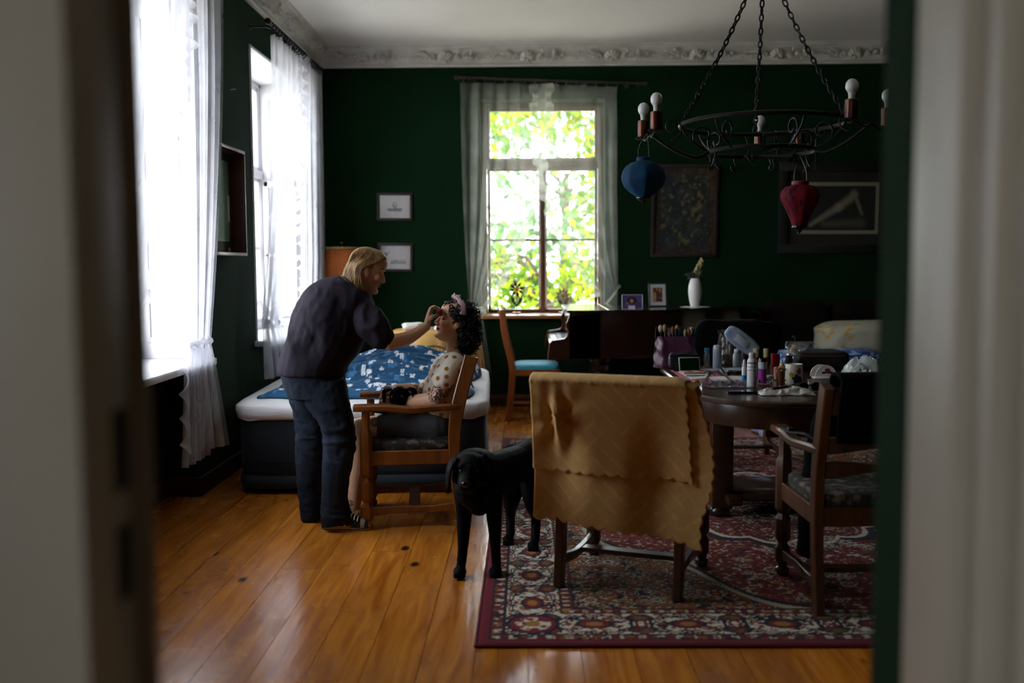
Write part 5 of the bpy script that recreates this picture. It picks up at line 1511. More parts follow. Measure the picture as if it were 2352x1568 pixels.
for i in range(110):
    s = gr.uniform(0.45, 1); p = stem[int(s*19)]; rr_ = 0.030*(1.15-s*0.6)
    q = p+Vector(gr.normal(0, 1, 3))*rr_*0.55
    b.ell(q, gr.uniform(0.006, 0.012), 6, 4)
b.build('flower_plume', mat('cream_blossom', '#a49a70', 0.9, '#8a7f52', 60, 3), vase, 60)
b = MB()
for a, l in ((2.6, 0.11), (0.4, 0.12), (1.9, 0.1), (-0.3, 0.08), (3.4, 0.07)):
    pts = spline([(0, 0, hv_*0.95), (0.5*l*math.cos(a), 0.0, hv_*1.05+0.3*l*math.sin(a)), (l*math.cos(a), 0.01, hv_*1.02+0.5*l*math.sin(a))], 8)
    b.tube(pts, [(0.002+0.016*math.sin(PI*i/7), 0.002) for i in range(8)], 6)
b.build('leaves', mat('dark_leaf', '#14281a', 0.6), vase, 60)
# stained glass flowers on the sill
def glass_flower(px, py, base, label, pet, mid, npet, m_leaf, scale):
    q = at_y(px, base, 9.72); top_ = at_y(px, py, 9.72)
    h_ = top_.z-BSILL
    t = thing('glass_flower', label, 'ornament', (q.x, 9.72, BSILL+0.0005), group='glass flowers on the garden window sill')
    MB().rbox(-0.04, 0.04, -0.025, 0.025, 0, 0.018, 0.004).build('base', mat('amber_glass_base', '#b07a1c', 0.3), t)
    MB().tube([(0, 0, 0.015), (0.002, 0, h_)], 0.006, 8).build('stem', mat('green_wire', '#1f4a26', 0.5), t)
    for i in range(npet):
        a = 2*PI*i/npet+0.2; l = scale
        b = MB(); d = Vector((math.cos(a), 0, math.sin(a))); s = Vector((-math.sin(a), 0, math.cos(a))); c_ = Vector((0, -0.006, h_))
        b.prism([c_+d*0.012, c_+d*l*0.55+s*l*0.17, c_+d*l, c_+d*l*0.55-s*l*0.17], (0, 0.004, 0)); b.build('petal', pet, t, 0)
    MB().ell((0, -0.008, h_), (0.022, 0.010, 0.022), 14, 8).build('centre', mid, t)
    for s in (-1, 1):
        b = MB(); b.prism([(0, -0.004, 0.06), (s*0.055, -0.004, 0.13), (s*0.05, -0.004, 0.19), (s*0.012, -0.004, 0.12)], (0, 0.004, 0)); b.build('leaf', m_leaf, t, 0)
gl_leaf = mat('green_glass_leaf', '#17482a', 0.3)
glass_flower(1187, 664, 722, 'dark blue petalled glass flower on the sill', mat('navy_glass_petal', '#10222c', 0.25), mat('orange_glass', '#c96a1c', 0.3), 8, gl_leaf, 0.085)
glass_flower(1293, 679, 722, 'pale pink petalled glass flower on the sill beside the piano', mat('pink_glass_petal', '#9a8272', 0.3), mat('beige_glass', '#8f7a66', 0.3), 10, gl_leaf, 0.085)
q = at_y(1237, 722, 9.66)
o = MB().rbox(-0.11, 0.11, -0.03, 0.03, 0, 0.006, 0.002).build('papers', mat('white_paper', '#d8d6d0', 0.8), None, 40, (q.x, 9.64, BSILL+0.0005), (0, 0, 0.1)); tag(o, 'few white papers lying on the garden window sill', 'papers')

# ================================================================= chandelier
CH = at_y(1750, 320, 5.2); CHX, CHY = CH.x, 5.2
zU, zLo, rU, rL = 2.085, 1.945, 0.415, 0.268
chn = thing('chandelier', 'black wrought iron chandelier on chains above the dining table', 'chandelier', (CHX, CHY, 0))
def ringpts(R, z, n=72): return [(R*math.cos(2*PI*i/n), R*math.sin(2*PI*i/n), z) for i in range(n)]
MB().tube(ringpts(rU, zU), 0.0115, 8, closed=True).build('upper_ring', iron, chn)
MB().tube(ringpts(rL, zLo), 0.0115, 8, closed=True).build('lower_ring', iron, chn)
def polar(r_, a, z): return Vector((r_*math.cos(a), r_*math.sin(a), z))
copper = mat('aged_copper', '#5a3322', 0.35, '#3c2016', 14, 3, metal=0.7)
bulb_m = mat('opal_bulb', '#c4c6cc', 0.25, spec=0.6)
bulb_base = mat('bulb_collar', '#b9b6b0', 0.4)
hook = Vector((0, 0, 2.93))
link0 = MB()
lp_ = [(0.010*math.cos(a)*1.0, 0, 0.021*math.sin(a)*1.0) for a in [2*PI*i/14 for i in range(14)]]
link0.tube(lp_, 0.0042, 6, closed=True, upv=(0, 1, 0))
lk = None
for a in (math.radians(186), math.radians(82), math.radians(-25)):
    p0 = polar(rU, a, zU+0.015); d = hook-p0; nL = int(d.length/0.031)
    for i in range(nL):
        p = p0+d*((i+0.5)/nL); p.z -= 0.05*math.sin(PI*(i+0.5)/nL)
        q = d.to_track_quat('Z', 'Y').to_matrix().to_4x4() @ Matrix.Rotation(PI/2*(i % 2)+0.3, 4, 'Z')
        if lk is None: lk = link0.build('chain_link', iron, chn, 60); ob = lk
        else: ob = inst(lk, parent=chn)
        ob.matrix_basis = Matrix.Translation(p) @ q
MB().tube([tuple(hook), (0, 0, ZC-0.02)], 0.008, 8).build('hanging_rod', iron, chn)
MB().lathe([(0.001, ZC-0.06), (0.03, ZC-0.055), (0.06, ZC-0.02), (0.065, ZC), (0.001, ZC)], 24).build('ceiling_cup', iron, chn)
MB().tube([(0.02*math.cos(a), 0, hook.z+0.02*math.sin(a)) for a in [2*PI*i/16 for i in range(16)]], 0.005, 6, closed=True, upv=(0, 1, 0)).build('hook_ring', iron, chn)
def spiral2(b, O_, e1, e2, R, a0, turns, dirn, r_, n=26, shrink=0.75):
    pts = []
    for i in range(n):
        t = i/(n-1); a = a0+dirn*2*PI*turns*t; q = R*(1-shrink*t)
        pts.append(O_+e1*(q*math.cos(a))+e2*(q*math.sin(a)))
    b.tube(pts, r_, 6)
ez = Vector((0, 0, 1))
for a in [math.radians(x) for x in (30, 75, 130, 182, 225, 285, 333)]:
    e = polar(1, a, 0); b = MB()
    # S scroll tying both rings together
    b.tube(spline([polar(rL, a, zLo), polar(rL+0.06, a, zLo+0.03), polar(rU-0.02, a, zU-0.05), polar(rU, a, zU)], 14), 0.006, 6)
    spiral2(b, polar(rL+0.035, a, zLo+0.085), e, ez, 0.06, -PI/2, 1.2, 1, 0.006)
    b.build('scroll', iron, chn, 60)
for a in [math.radians(x) for x in (15, 60, 105, 150, 195, 240, 290, 340)]:
    e = polar(1, a+PI/2, 0); b = MB(); o_ = polar(rL, a, zLo)
    b.tube(spline([o_+ez*0.05, o_-ez*0.02+e*0.02, o_-ez*0.075-e*0.02], 8), 0.0045, 5)
    spiral2(b, o_-ez*0.055+e*0.022, e, ez, 0.024, PI, 1.1, 1, 0.004, 18)
    b.tube(spline([o_-ez*0.04, o_-ez*0.08+e*0.03, o_-ez*0.10+e*0.06], 6), [0.004, 0.004, 0.0035, 0.003, 0.002, 0.0015], 5)
    b.build('curl', iron, chn, 60)
rC = 0.605
for ac, spread in ((math.radians(185), 15), (math.radians(-43.5), 18.5), (math.radians(67.5), 10.5)):
    b = MB()
    b.tube(spline([polar(rL, ac, zLo), polar(rL+0.08, ac, zLo-0.03), polar(0.46, ac, zLo+0.01), polar(rC-0.03, ac, zU-0.055)], 18), 0.009, 7)
    spiral2(b, polar(0.47, ac, zLo+0.12), polar(1, ac, 0), ez, 0.06, -PI/2, 1.1, -1, 0.005)
    b.build('arm', iron, chn, 60)
    for da in (math.radians(-spread), math.radians(spread)):
        a = ac+da; p = polar(rC, a, zU-0.050)
        b = MB(); b.tube(spline([polar(rC-0.03, ac, zU-0.055), polar(rC-0.01, ac+da*0.5, zU-0.075), p], 8), 0.006, 6)
        for i in range(7):
            th = 2*PI*i/7; b.ell(p+Vector((0.028*math.cos(th), 0.028*math.sin(th), -0.004)), (0.018, 0.018, 0.006), 8, 6)
        br = b.build('drip_cup', iron, chn, 60)
        MB().lathe([(0.001, 0), (0.026, 0.0), (0.030, 0.01), (0.030, 0.085), (0.024, 0.088), (0.001, 0.088)], 18, p).build('candle_sleeve', copper, chn, 40)
        if abs(math.degrees(a)-57) < 2: continue        # the socket without a bulb
        MB().lathe([(0.001, 0.086), (0.014, 0.086), (0.0165, 0.115), (0.020, 0.120), (0.001, 0.121)], 16, p).build('bulb_collar', bulb_base, chn, 40)
        MB().lathe([(0.019, 0.119), (0.0275, 0.133), (0.030, 0.147), (0.0275, 0.162), (0.018, 0.175), (0.006, 0.180), (0.001, 0.1805)], 20, p).build('bulb', bulb_m, chn, 60)
# silk lanterns hanging from it
silk_blue = mat('blue_silk', '#03395c', 0.75, '#022c48', 20, 4, spec=0.2, bump=0.05, bscale=120)
def redp(P):
    n = fbm(P*60, 61, 2); c = np.tile(np.array(srgb('#6a0410')), (len(P), 1)); c[n > 0.56] = srgb('#300a2c'); return c
silk_red = mat('red_brocade', '#ffffff', 0.75, attr=True, spec=0.2, bump=0.05, bscale=120)
def lantern(label, px, ytop, ybot, hw, Y, prof_, m, wire_to, colfn=None):
    top = at_y(px, ytop, Y); bot = at_y(px, ybot, Y); H = top.z-bot.z; k_ = hw*Y/2287
    t = thing('silk_lantern', label, 'lantern', (top.x, Y, bot.z), group='silk lanterns on the chandelier')
    b = MB(); n = 96; vs = []; fs = []
    for (r_, z) in prof_:
        for i in range(n):
            a = 2*PI*i/n; q = r_*k_*(1-0.05*abs(math.sin(4*a))*(1 if 0.1 < z < 0.9 else 0.3)); vs.append((q*math.cos(a), q*math.sin(a), z*H))
    for j in range(len(prof_)-1):
        for i in range(n): l = (i+1) % n; fs.append((j*n+i, j*n+l, (j+1)*n+l, (j+1)*n+i))
    me = b.add(vs, fs).mesh('lantern_shade')
    if colfn is not None: paint(me, colfn(coords(me)))
    link('lantern_shade', me, m, t, 60)
    r0_ = prof_[-1][0]*k_; r1_ = prof_[0][0]*k_
    MB().lathe([(r0_*0.98, H-0.004), (r0_*1.06, H), (r0_*1.06, H+0.016), (r0_*0.9, H+0.018)], 24).build('top_ring', m if colfn is None else mat('red_silk_ring', '#6e0d1a', 0.6), t, 40)
    MB().lathe([(0.001, -0.034), (0.004, -0.026), (0.010, -0.020), (0.012, -0.012), (r1_*0.8, -0.008), (r1_*1.05, 0.0), (r1_, 0.012)], 18).build('finial', mat('black_lacquer', '#0b0b0c', 0.2), t, 40)
    w = Vector(wire_to)-Vector((top.x, Y, bot.z))
    for s in (-1, 1): MB().tube(spline([(s*r0_*0.8, 0, H+0.015), (s*r0_*0.7, 0, H+0.07), tuple(w)], 8), 0.0016, 5).build('wire', mat('steel_wire', '#8a8a8a', 0.4, metal=1.0), t)
PB_ = [(0.30, 0.0), (0.32, 0.04), (0.62, 0.16), (0.86, 0.30), (0.98, 0.46), (1.0, 0.58), (0.94, 0.72), (0.80, 0.85), (0.58, 0.94), (0.34, 0.985), (0.30, 1.0)]
PR_ = [(0.36, 0.0), (0.38, 0.06), (0.48, 0.18), (0.68, 0.38), (0.88, 0.55), (0.99, 0.69), (1.0, 0.76), (0.93, 0.86), (0.74, 0.95), (0.42, 0.99), (0.40, 1.0)]
armL = polar(rC, math.radians(200), zU)+Vector((CHX, CHY, 0)); lx_ = at_y(1479, 400, 5.08)
lantern('round blue silk lantern hanging from the chandelier arm near the window', 1478, 369, 455, 50.5, 5.05, PB_, silk_blue, (armL.x-0.04, armL.y+0.05, zU-0.06))
lantern('red brocade drop shaped lantern hanging below the chandelier', 1838, 424, 522, 45, 5.0, PR_, silk_red, (at_y(1838, 380, 5.0).x, 5.0, zLo-0.045), redp)
# ================================================================= make-up things on the table
def Tp(px, py): return at_z(px, py, TZ+0.0005)
def turned(name, label, cat, px, py, segs, group=None, tilt_=None):
    """segs: (part, material, profile in photo pixels at that spot)"""
    q = Tp(px, py); k = (q-CAM).dot(_fw)/F_PX
    if len(segs) == 1:
        o = MB().lathe([(max(r_*k, 1e-4), z*k) for r_, z in segs[0][2]], 20).build(name, segs[0][1], None, 40, q); tag(o, label, cat, group)
    else:
        o = thing(name, label, cat, q, 0, group)
        for pn, m, pr in segs: MB().lathe([(max(r_*k, 1e-4), z*k) for r_, z in pr], 20).build(pn, m, o, 40)
    if tilt_: o.rotation_euler = tilt_
    return o
def cyl(r_, z0, z1, e=1.0, r2=None):
    r2 = r_ if r2 is None else r2
    return [(0, z0), (r_-e, z0), (r_, z0+e), (r2, z1-e), (r2-e, z1), (0, z1)]
P_ = lambda n, c, rough=0.35, **k: mat(n, c, rough, **k)
white_pl, blk_pl = P_('white_plastic', '#c9ccd2'), P_('black_gloss_plastic', '#0a0a0c', 0.2)
turned('spray_can', 'tall white spray can with printed lines at the table centre', 'spray can', 1727, 888, [('can', white_pl, [(0, 0), (11, 0), (11.5, 2), (11.5, 60), (8.5, 66), (7.5, 67)]), ('cap', P_('can_cap', '#b9babb'), [(7.5, 66), (8, 67), (8, 76), (6, 79), (0, 79)]), ('print', P_('can_print', '#8d5a52'), [(11.6, 54), (11.7, 54.2), (11.7, 57), (11.6, 57.2)]), ('print', P_('can_print_grey', '#7c8590'), [(11.6, 38), (11.7, 38.2), (11.7, 39.4), (11.6, 39.6)]), ('print', P_('can_print_grey', '#7c8590'), [(11.6, 46), (11.7, 46.2), (11.7, 47.4), (11.6, 47.6)])])
turned('spray_bottle', 'small white and bright blue bottle beside the tall white can', 'bottle', 1709, 881, [('bottle', P_('bright_blue_plastic', '#1377b5'), [(0, 0), (5.5, 0), (5.5, 20)]), ('label_band', white_pl, [(5.6, 20), (5.6, 36), (3.5, 40)]), ('cap', white_pl, [(3.5, 40), (3.5, 50), (2, 56), (0, 56)])])
turned('lotion_bottle', 'magenta bottle with pale band and black cap', 'bottle', 1751, 883, [('bottle', P_('magenta_plastic', '#8d2a8a'), [(0, 0), (9.5, 0), (9.8, 2), (9.8, 36)]), ('band', P_('pale_label', '#a9b3bb'), [(9.9, 37), (9.9, 53)]), ('cap', blk_pl, [(9.4, 53), (9.4, 58), (7, 61), (0, 61)])])
for px, by, lab in ((1736, 846, 'red nail polish with cream cap behind the white spray can'), (1759, 846, 'red nail polish with cream cap behind the magenta bottle')):
    turned('nail_polish', lab, 'nail polish', px, by, [('bottle', P_('red_lacquer', '#7d0f14', 0.15), [(0, 0), (6, 0), (6.5, 2), (6.5, 22), (4, 26)]), ('cap', P_('cream_cap', '#b3a582'), cyl(6.3, 26, 46))], 'nail polish bottles')
turned('hair_spray', 'slim pale grey spray can beside the plum bag', 'spray can', 1647, 846, [('can', P_('grey_blue_can', '#8f9aa8', 0.3), [(0, 0), (9.5, 0), (10, 2), (10, 38)]), ('cap', P_('grey_cap', '#9aa4b0', 0.3), [(10, 38), (10.2, 39), (9.6, 50), (7, 54), (0, 55)])])
turned('water_bottle', 'small clear bottle with a blue cap beside the plum bag', 'bottle', 1623, 843, [('bottle', clear('clear_plastic', (0.85, 0.9, 0.93), 0.12, 0.08, 0.12), [(0, 0), (6.5, 0), (7, 3), (7, 30), (5, 35)]), ('cap', P_('sky_blue_cap', '#1f7fb0'), cyl(6, 34, 44))])
turned('pump_bottle', 'clear pump bottle in front of the silver bag', 'bottle', 1693, 841, [('bottle', clear('frosted_plastic', (0.75, 0.82, 0.86), 0.12, 0.3, 0.35, (0.55, 0.62, 0.68)), [(0, 0), (9.5, 0), (10, 3), (10, 26), (7, 32)]), ('collar', white_pl, cyl(7.5, 32, 40)), ('pump', P_('pump_blue', '#7f9db0'), [(2, 40), (2, 46), (8, 47), (8, 50), (0, 51)])])
turned('cream_tube', 'tall dark brown tube next to the pump bottle', 'tube', 1711, 843, [('tube', P_('dark_brown_tube', '#2b1f1b', 0.3), [(8, 9), (8.5, 12), (8.5, 56), (7.5, 58), (0, 58)]), ('cap', P_('tube_cap', '#8f8f92'), cyl(8, 0, 9))])
turned('foundation_tube', 'beige foundation tube behind the mug handle', 'tube', 1783, 872, [('tube', P_('beige_tube', '#9a6a48'), cyl(6, 0, 30, 2))])
turned('foundation_bottle', 'dropper bottle of beige foundation left of the mug', 'bottle', 1795, 864, [('bottle', P_('beige_glass_bottle', '#a87650', 0.2), [(0, 0), (6.5, 0), (8, 2), (9, 22), (6, 24)]), ('collar', P_('cream_collar', '#c9b08a'), cyl(5, 24, 30)), ('dropper', P_('cream_dropper', '#d0bfa0'), cyl(2.6, 30, 40))])
turned('foundation_tube', 'open beige tube in front of the mug handle', 'tube', 1794, 886, [('tube', P_('tan_tube', '#8a5a3c'), [(0, 0), (5, 0), (8, 33), (8, 34), (0, 34)])])
turned('jar', 'small grey topped glass jar in front of the beige tubes', 'jar', 1769, 878, [('jar', clear('jar_glass', (0.7, 0.75, 0.75), 0.15, 0.1, 0.3, (0.3, 0.34, 0.34)), [(0, 0), (9, 0), (9.5, 2), (9.5, 12)]), ('lid', P_('jar_lid', '#8f9a98'), cyl(9, 12, 17))])
turned('deodorant', 'black and white stick standing behind the mug', 'cosmetic', 1812, 852, [('base', white_pl, cyl(5, 0, 18)), ('cap', blk_pl, cyl(8, 18, 36))])
turned('powder_compact', 'round black powder compact on the pink papers', 'compact', 1687, 863, [('base', P_('compact_base', '#a08570'), cyl(16, 0, 4)), ('lid', blk_pl, cyl(17.5, 4, 12, 1.5))])
turned('gold_compact', 'small gold rimmed compact near the table edge', 'compact', 1593, 886, [('base', P_('gold_metal', '#c79a45', 0.2, metal=1.0), cyl(8.5, 0, 3)), ('lid', P_('gold_metal', '#c79a45', 0.2, metal=1.0), cyl(9, 3.5, 8, 1.5))])
turned('gold_compact', 'copper coloured compact behind the gold rimmed one', 'compact', 1602, 880, [('base', P_('copper_plastic', '#8a4f2c', 0.3), cyl(9, 0, 4)), ('lid', P_('copper_plastic', '#8a4f2c', 0.3), cyl(9.5, 4, 8, 1.5))])
for i, (px, by) in enumerate(((1780, 846), (1745, 850))):
    q = Tp(px, by); k = q.y/2287
    o = MB().rbox(-9*k, 9*k, -6*k, 6*k, 0, 24*k if i else 34*k, 0.002).build('lipstick_box', P_('red_carton', '#8f1014', 0.4), None, 40, q, (0, 0, 0.2)); tag(o, ('bright red carton standing near the black case', 'dark red carton between the nail polishes')[i], 'carton')
# mug with printed leaves
def mug():
    q = Tp(1823, 882); k = q.y/2287; R, H = 19.5*k, 47*k
    t = thing('mug', 'white mug with printed autumn leaves on the table', 'mug', q)
    b = MB(); b.lathe([(0.001, 0), (R*0.92, 0), (R, 0.006), (R, H-0.003), (R*0.97, H), (R*0.92, H-0.004), (R*0.90, 0.01), (0.001, 0.009)], 72)
    me = b.mesh('body'); P = coords(me)
    me2 = bpy.data.meshes.new('body'); b2 = MB()
    def g(u, v): a = 2*PI*u; return (R*math.cos(a), R*math.sin(a), H*v)
    bpy.data.meshes.remove(me)
    o = b.build('body', P_('mug_glaze', '#d6d2c6', 0.2), t, 50)
    def leafpr(a0, z0, s, col, name):
        def h(u, v):
            r_ = s*v*(0.6+0.4*abs(math.sin(2.5*2*PI*u+0.4))); th = 2*PI*u
            a = a0+r_*math.cos(th)/R; return ((R+0.0006)*math.cos(a), (R+0.0006)*math.sin(a), z0+r_*math.sin(th))
        MB().grid(h, 40, 5).build('leaf_print', P_(name, col, 0.3), t, 0)
    leafpr(-1.15, H*0.68, 0.016, '#a5481c', 'print_orange'); leafpr(-1.5, H*0.30, 0.024, '#1d2c48', 'print_navy'); leafpr(-0.9, H*0.24, 0.016, '#2b3a52', 'print_blue'); leafpr(-2.1, H*0.5, 0.014, '#b08a2c', 'print_gold')
    pts = spline([(-R*0.95, 0, H*0.72), (-R*1.7, -0.004, H*0.78), (-R*2.0, -0.006, H*0.5), (-R*1.7, -0.004, H*0.2), (-R*0.95, 0, H*0.22)], 20)
    MB().tube(pts, [(0.006, 0.0085)]*20, 9).build('handle', P_('mug_handle_glaze', '#b98a5a', 0.2, col2='#6d2434', scale=60), t, 60)
mug()
# palette with a raised mirror
def palette():
    q = Tp(1590, 858); k = q.y/2287; W_, Hm = 50*k, 33*k
    t = thing('makeup_palette', 'open palette with an upright mirror on the pink papers', 'palette', q, 0.12)
    MB().rbox(-W_/2, W_/2, -0.05, 0.045, 0.001, 0.014, 0.003).build('tray', P_('rose_gold_case', '#b58f86', 0.3), t)
    for i in range(4): MB().rbox(-W_/2+0.006+i*W_*0.24, -W_/2+0.002+(i+1)*W_*0.24, -0.04, 0.03, 0.013, 0.0155, 0.001).build('powder_pan', P_('pan_%d' % i, ('#b0897c', '#8d5f52', '#c2a08c', '#a5766a')[i], 0.8), t)
    lidp = MB().rbox(-W_/2, W_/2, 0, 0.008, 0, Hm, 0.003); lidp.xf(Matrix.Translation((0, 0.046, 0.010)) @ Matrix.Rotation(rad(-14), 4, 'X')); lo_ = lidp.build('lid', P_('palette_rim', '#a9a7a2', 0.3), t)
    mi = MB().box(-W_/2+0.006, W_/2-0.006, -0.001, 0.0, 0.006, Hm-0.006); mi.xf(Matrix.Translation((0, 0.0455, 0.010)) @ Matrix.Rotation(rad(-14), 4, 'X')); mi.build('mirror', P_('mirror_silver', '#c9cbc9', 0.05, metal=1.0), lo_, 0)
palette()
# plum bag with brushes, black pouch with white letters
def bags():
    q = Tp(1556, 846); k = q.y/2287
    plum = P_('plum_leather', '#5a2f4a', 0.4, col2='#47233a', scale=20, bump=0.1, bscale=60)
    t = thing('makeup_bag', 'open plum leather bag full of make-up brushes', 'bag', (q.x, q.y+0.10, TZ+0.001))
    W_, H_ = 46*k, 82*k
    def side(u, v):
        a = lerp(PI*0.98, PI*2.02, u); e = 0.35
        x = W_*math.copysign(abs(math.cos(a))**e, math.cos(a))*(1.12-0.18*v); y = 0.085*math.sin(a)*(1.1-0.25*v)
        return (x+0.006*math.sin(v*14+u*9), y+0.006*math.sin(u*25+v*3), H_*v*(0.86+0.14*math.sin(PI*u)*0.2))
    MB().grid(side, 40, 14, 0.004).build('front', plum, t, 60)
    def back(u, v): a = lerp(0.02*PI, 0.98*PI, u); return (W_*math.copysign(abs(math.cos(a))**0.35, math.cos(a))*(1.08-0.1*v), 0.085*math.sin(a), H_*v*1.12)
    MB().grid(back, 30, 10, 0.004).build('back', P_('bag_black_lining', '#0e0c10', 0.6), t, 60)
    MB().lathe([(0.001, H_*0.72), (W_*0.9, H_*0.72), (0.001, H_*0.73)], 20, M=Matrix.Diagonal((1, 0.8*0.085/W_, 1))).build('lining', P_('bag_black_lining', '#0e0c10', 0.6), t, 60)
    r = random.Random(5)
    heads = [('#b59a86', 0.016), ('#2a1c26', 0.018), ('#8a6e58', 0.014), ('#c9a58f', 0.013), ('#6d4a34', 0.012), ('#1b1a1f', 0.012), ('#b06f2a', 0.013), ('#2c3f5c', 0.015), ('#a88a5a', 0.010), ('#7a5a44', 0.012), ('#d0b090', 0.011)]
    blab = ['leftmost beige brush head in the plum bag', 'large dark plum brush head in the plum bag', 'brown brush head third from the left in the plum bag', 'pinkish beige brush head in the plum bag', 'chestnut brush head in the plum bag', 'small black brush head in the plum bag', 'orange brush head in the plum bag', 'blue grey brush head in the plum bag', 'thin tan brush head in the plum bag', 'dull brown brush head near the right rim of the plum bag', 'rightmost cream brush head in the plum bag']
    for i, (c, s) in enumerate(heads):
        x = lerp(-W_*0.75, W_*0.75, i/10)+r.uniform(-0.01, 0.01); y = r.uniform(-0.03, 0.03); z = H_*0.9+r.uniform(0, 0.03)
        bt = thing('makeup_brush', blab[i], 'brush', (q.x+x, q.y+0.10+y, TZ+z-0.06), group='brushes in the plum bag')
        MB().tube([(0, 0, 0), (0.004, 0, 0.05)], 0.004, 7).build('handle', P_('brush_handle', '#1a1411', 0.3), bt)
        MB().lathe([(0.004, 0.05), (s*0.8, 0.062), (s, 0.075), (s*0.75, 0.092), (0.001, 0.10)], 12).build('bristles', P_('bristle_'+c[1:], c, 0.9), bt, 60)
    q2 = Tp(1573, 853)
    pm = P_('black_pouch_nylon', '#0a0a10', 0.45, bump=0.2, bscale=40)
    t2 = thing('pouch', 'black zip pouch with white letters leaning on the plum bag', 'pouch', (q2.x, q2.y+0.02, TZ+0.001), 0.05)
    def pf(p): return Vector((p.x, p.y*(1-0.5*smoothstep(-0.05, 0.06, p.z))+0.3*max(0, p.z)*0.4, p.z+0.004*math.sin(p.x*60)))
    v, f = sup((0, 0, 0.055), (36*k, 0.035, 0.055), 0.5, 0.4, 48, 24, pf); MB().add(v, f).build('body', pm, t2, 180)
    MB().tube([(-30*k, -0.012, 0.098), (0, -0.016, 0.102), (30*k, -0.012, 0.098)], 0.003, 6).build('zip', P_('zip_grey', '#3a3c44', 0.4), t2)
    fc = bpy.data.curves.new('lettering', 'FONT'); fc.body = 'ARTIST'; fc.size = 0.021; fc.extrude = 0.0005; fc.align_x = 'CENTER'
    fo = bpy.data.objects.new('lettering', fc); COL.objects.link(fo)
    dg = bpy.context.evaluated_depsgraph_get(); me = bpy.data.meshes.new_from_object(fo.evaluated_get(dg)); bpy.data.objects.remove(fo)
    link('lettering', me, P_('white_print', '#b9bcc4', 0.6), t2, 0, (-0.012, -0.0385, 0.046), (rad(90), 0, 0))
    MB().rbox(0.02, 0.032, -0.046, -0.040, 0.055, 0.09, 0.002).xf(Matrix.Rotation(0.3, 4, 'Y')).build('zip_pull', P_('zip_steel', '#9a9ca4', 0.3, metal=0.8), t2)
bags()
# soft black bag behind, silver and blue packs
lump('black_coat', (FCH[0]+0.02, FCH[1]+0.24, 0.83), (0.30, 0.09, 0.145), 63, 0.03, jm, 'black coat draped over the far dining chair', 'coat', freq=5)
def sheetlump(name, label, cat, px, py, w, h, m, seed, lean=0.0, rz=0.0, amp=0.02, z0=0.0, d=0.05):
    q = Tp(px, py); k = q.y/2287; r = random.Random(seed); o3 = Vector((r.random()*40, r.random()*40, 3))
    def g(u, v):
        x = (u-0.5)*w*k; z = v*h*k; n_ = mnoise.noise(Vector((u*4, v*4, 0))+o3); n2 = mnoise.noise(Vector((u*9, v*9, 5))+o3)
        return (x*(1-0.15*v)+0.01*n2, -d*math.sin(PI*u)*math.sin(PI*(0.2+0.8*v))+amp*n_+0.4*amp*n2+lean*z, z+0.004*n2)
    def gb(u, v):
        p = Vector(g(1-u, v)); p.y = d*0.6*math.sin(PI*u)*(1-v)+lean*p.z; return p
    b = MB(); b.grid(g, 36, 30); b.grid(gb, 36, 30)
    o = b.build(name, m, None, 60, (q.x, q.y, TZ+0.002+z0), (0, 0, rz)); return tag(o, label, cat)
foil = P_('silver_plastic_bag', '#8d8a86', 0.28, col2='#6d6a68', scale=12, metal=0.4)
sheetlump('plastic_bag', 'crinkled silver grey plastic bag standing behind the bottles', 'plastic bag', 1672, 838, 48, 80, foil, 3, 0.1)
q = Tp(1700, 836)
t_ = thing('wipes_pack', 'blue and white soft pack tilted against the silver bag', 'pack', (at_y(1704, 783, 5.93).x, 5.93, at_y(1704, 783, 5.93).z-0.075))
v, f = sup((0, 0, 0), (0.115, 0.018, 0.05), 0.6, 0.5, 40, 16); MB().add(v, f).xf(Matrix.Translation((0, 0, 0.075)) @ Matrix.Rotation(rad(38), 4, 'Y')).build('body', P_('pack_film', '#7e92b5', 0.3, col2='#aab4c4', scale=16), t_, 180)
MB().rbox(-0.05, 0.04, -0.0215, -0.019, -0.025, 0.02, 0.002).xf(Matrix.Translation((0, 0, 0.075)) @ Matrix.Rotation(rad(38), 4, 'Y')).build('front_panel', P_('pack_print', '#b9c0c8', 0.4), t_)
# zip bag with a yellow pump bottle inside
zb = Tp(1828, 838)
turned('soap_bottle', 'amber yellow bottle with black pump inside the zip bag', 'bottle', 1826, 843, [('bottle', P_('amber_bottle', '#8a6a22', 0.25), [(0, 0), (13, 0), (14, 2), (14, 40), (8, 47), (8, 52)]), ('pump', blk_pl, [(7, 52), (7, 60), (2.5, 61), (2.5, 68), (9, 69), (9, 73), (0, 74)])])
zm = clear('zip_bag_film', (0.93, 0.95, 0.97), 0.25, 0.12, 0.10, (0.6, 0.65, 0.7))
sheetlump('zip_bag', 'clear zip bag around the amber pump bottle', 'plastic bag', 1836, 846, 76, 62, zm, 8, 0.0, amp=0.018, d=0.065)
# black cosmetic case
q = Tp(1890, 850); k = q.y/2287
cs_t = thing('cosmetic_case', 'low black cosmetic case with copper zip behind the mug', 'case', (q.x, q.y+0.10, TZ+0.001), -0.04)
v, f = sup((0, 0, 0.055), (62*k, 0.13, 0.054), 0.35, 0.3, 48, 18); MB().add(v, f).build('body', P_('case_black', '#070708', 0.5), cs_t, 180)
pts = [(62.6*k*math.copysign(abs(math.cos(a))**0.3, math.cos(a)), 0.131*math.copysign(abs(math.sin(a))**0.3, math.sin(a)), 0.085) for a in [2*PI*i/60 for i in range(60)]]
MB().tube(pts, 0.0028, 6, closed=True).build('zip', P_('copper_zip', '#7a4a30', 0.3, metal=0.8), cs_t)
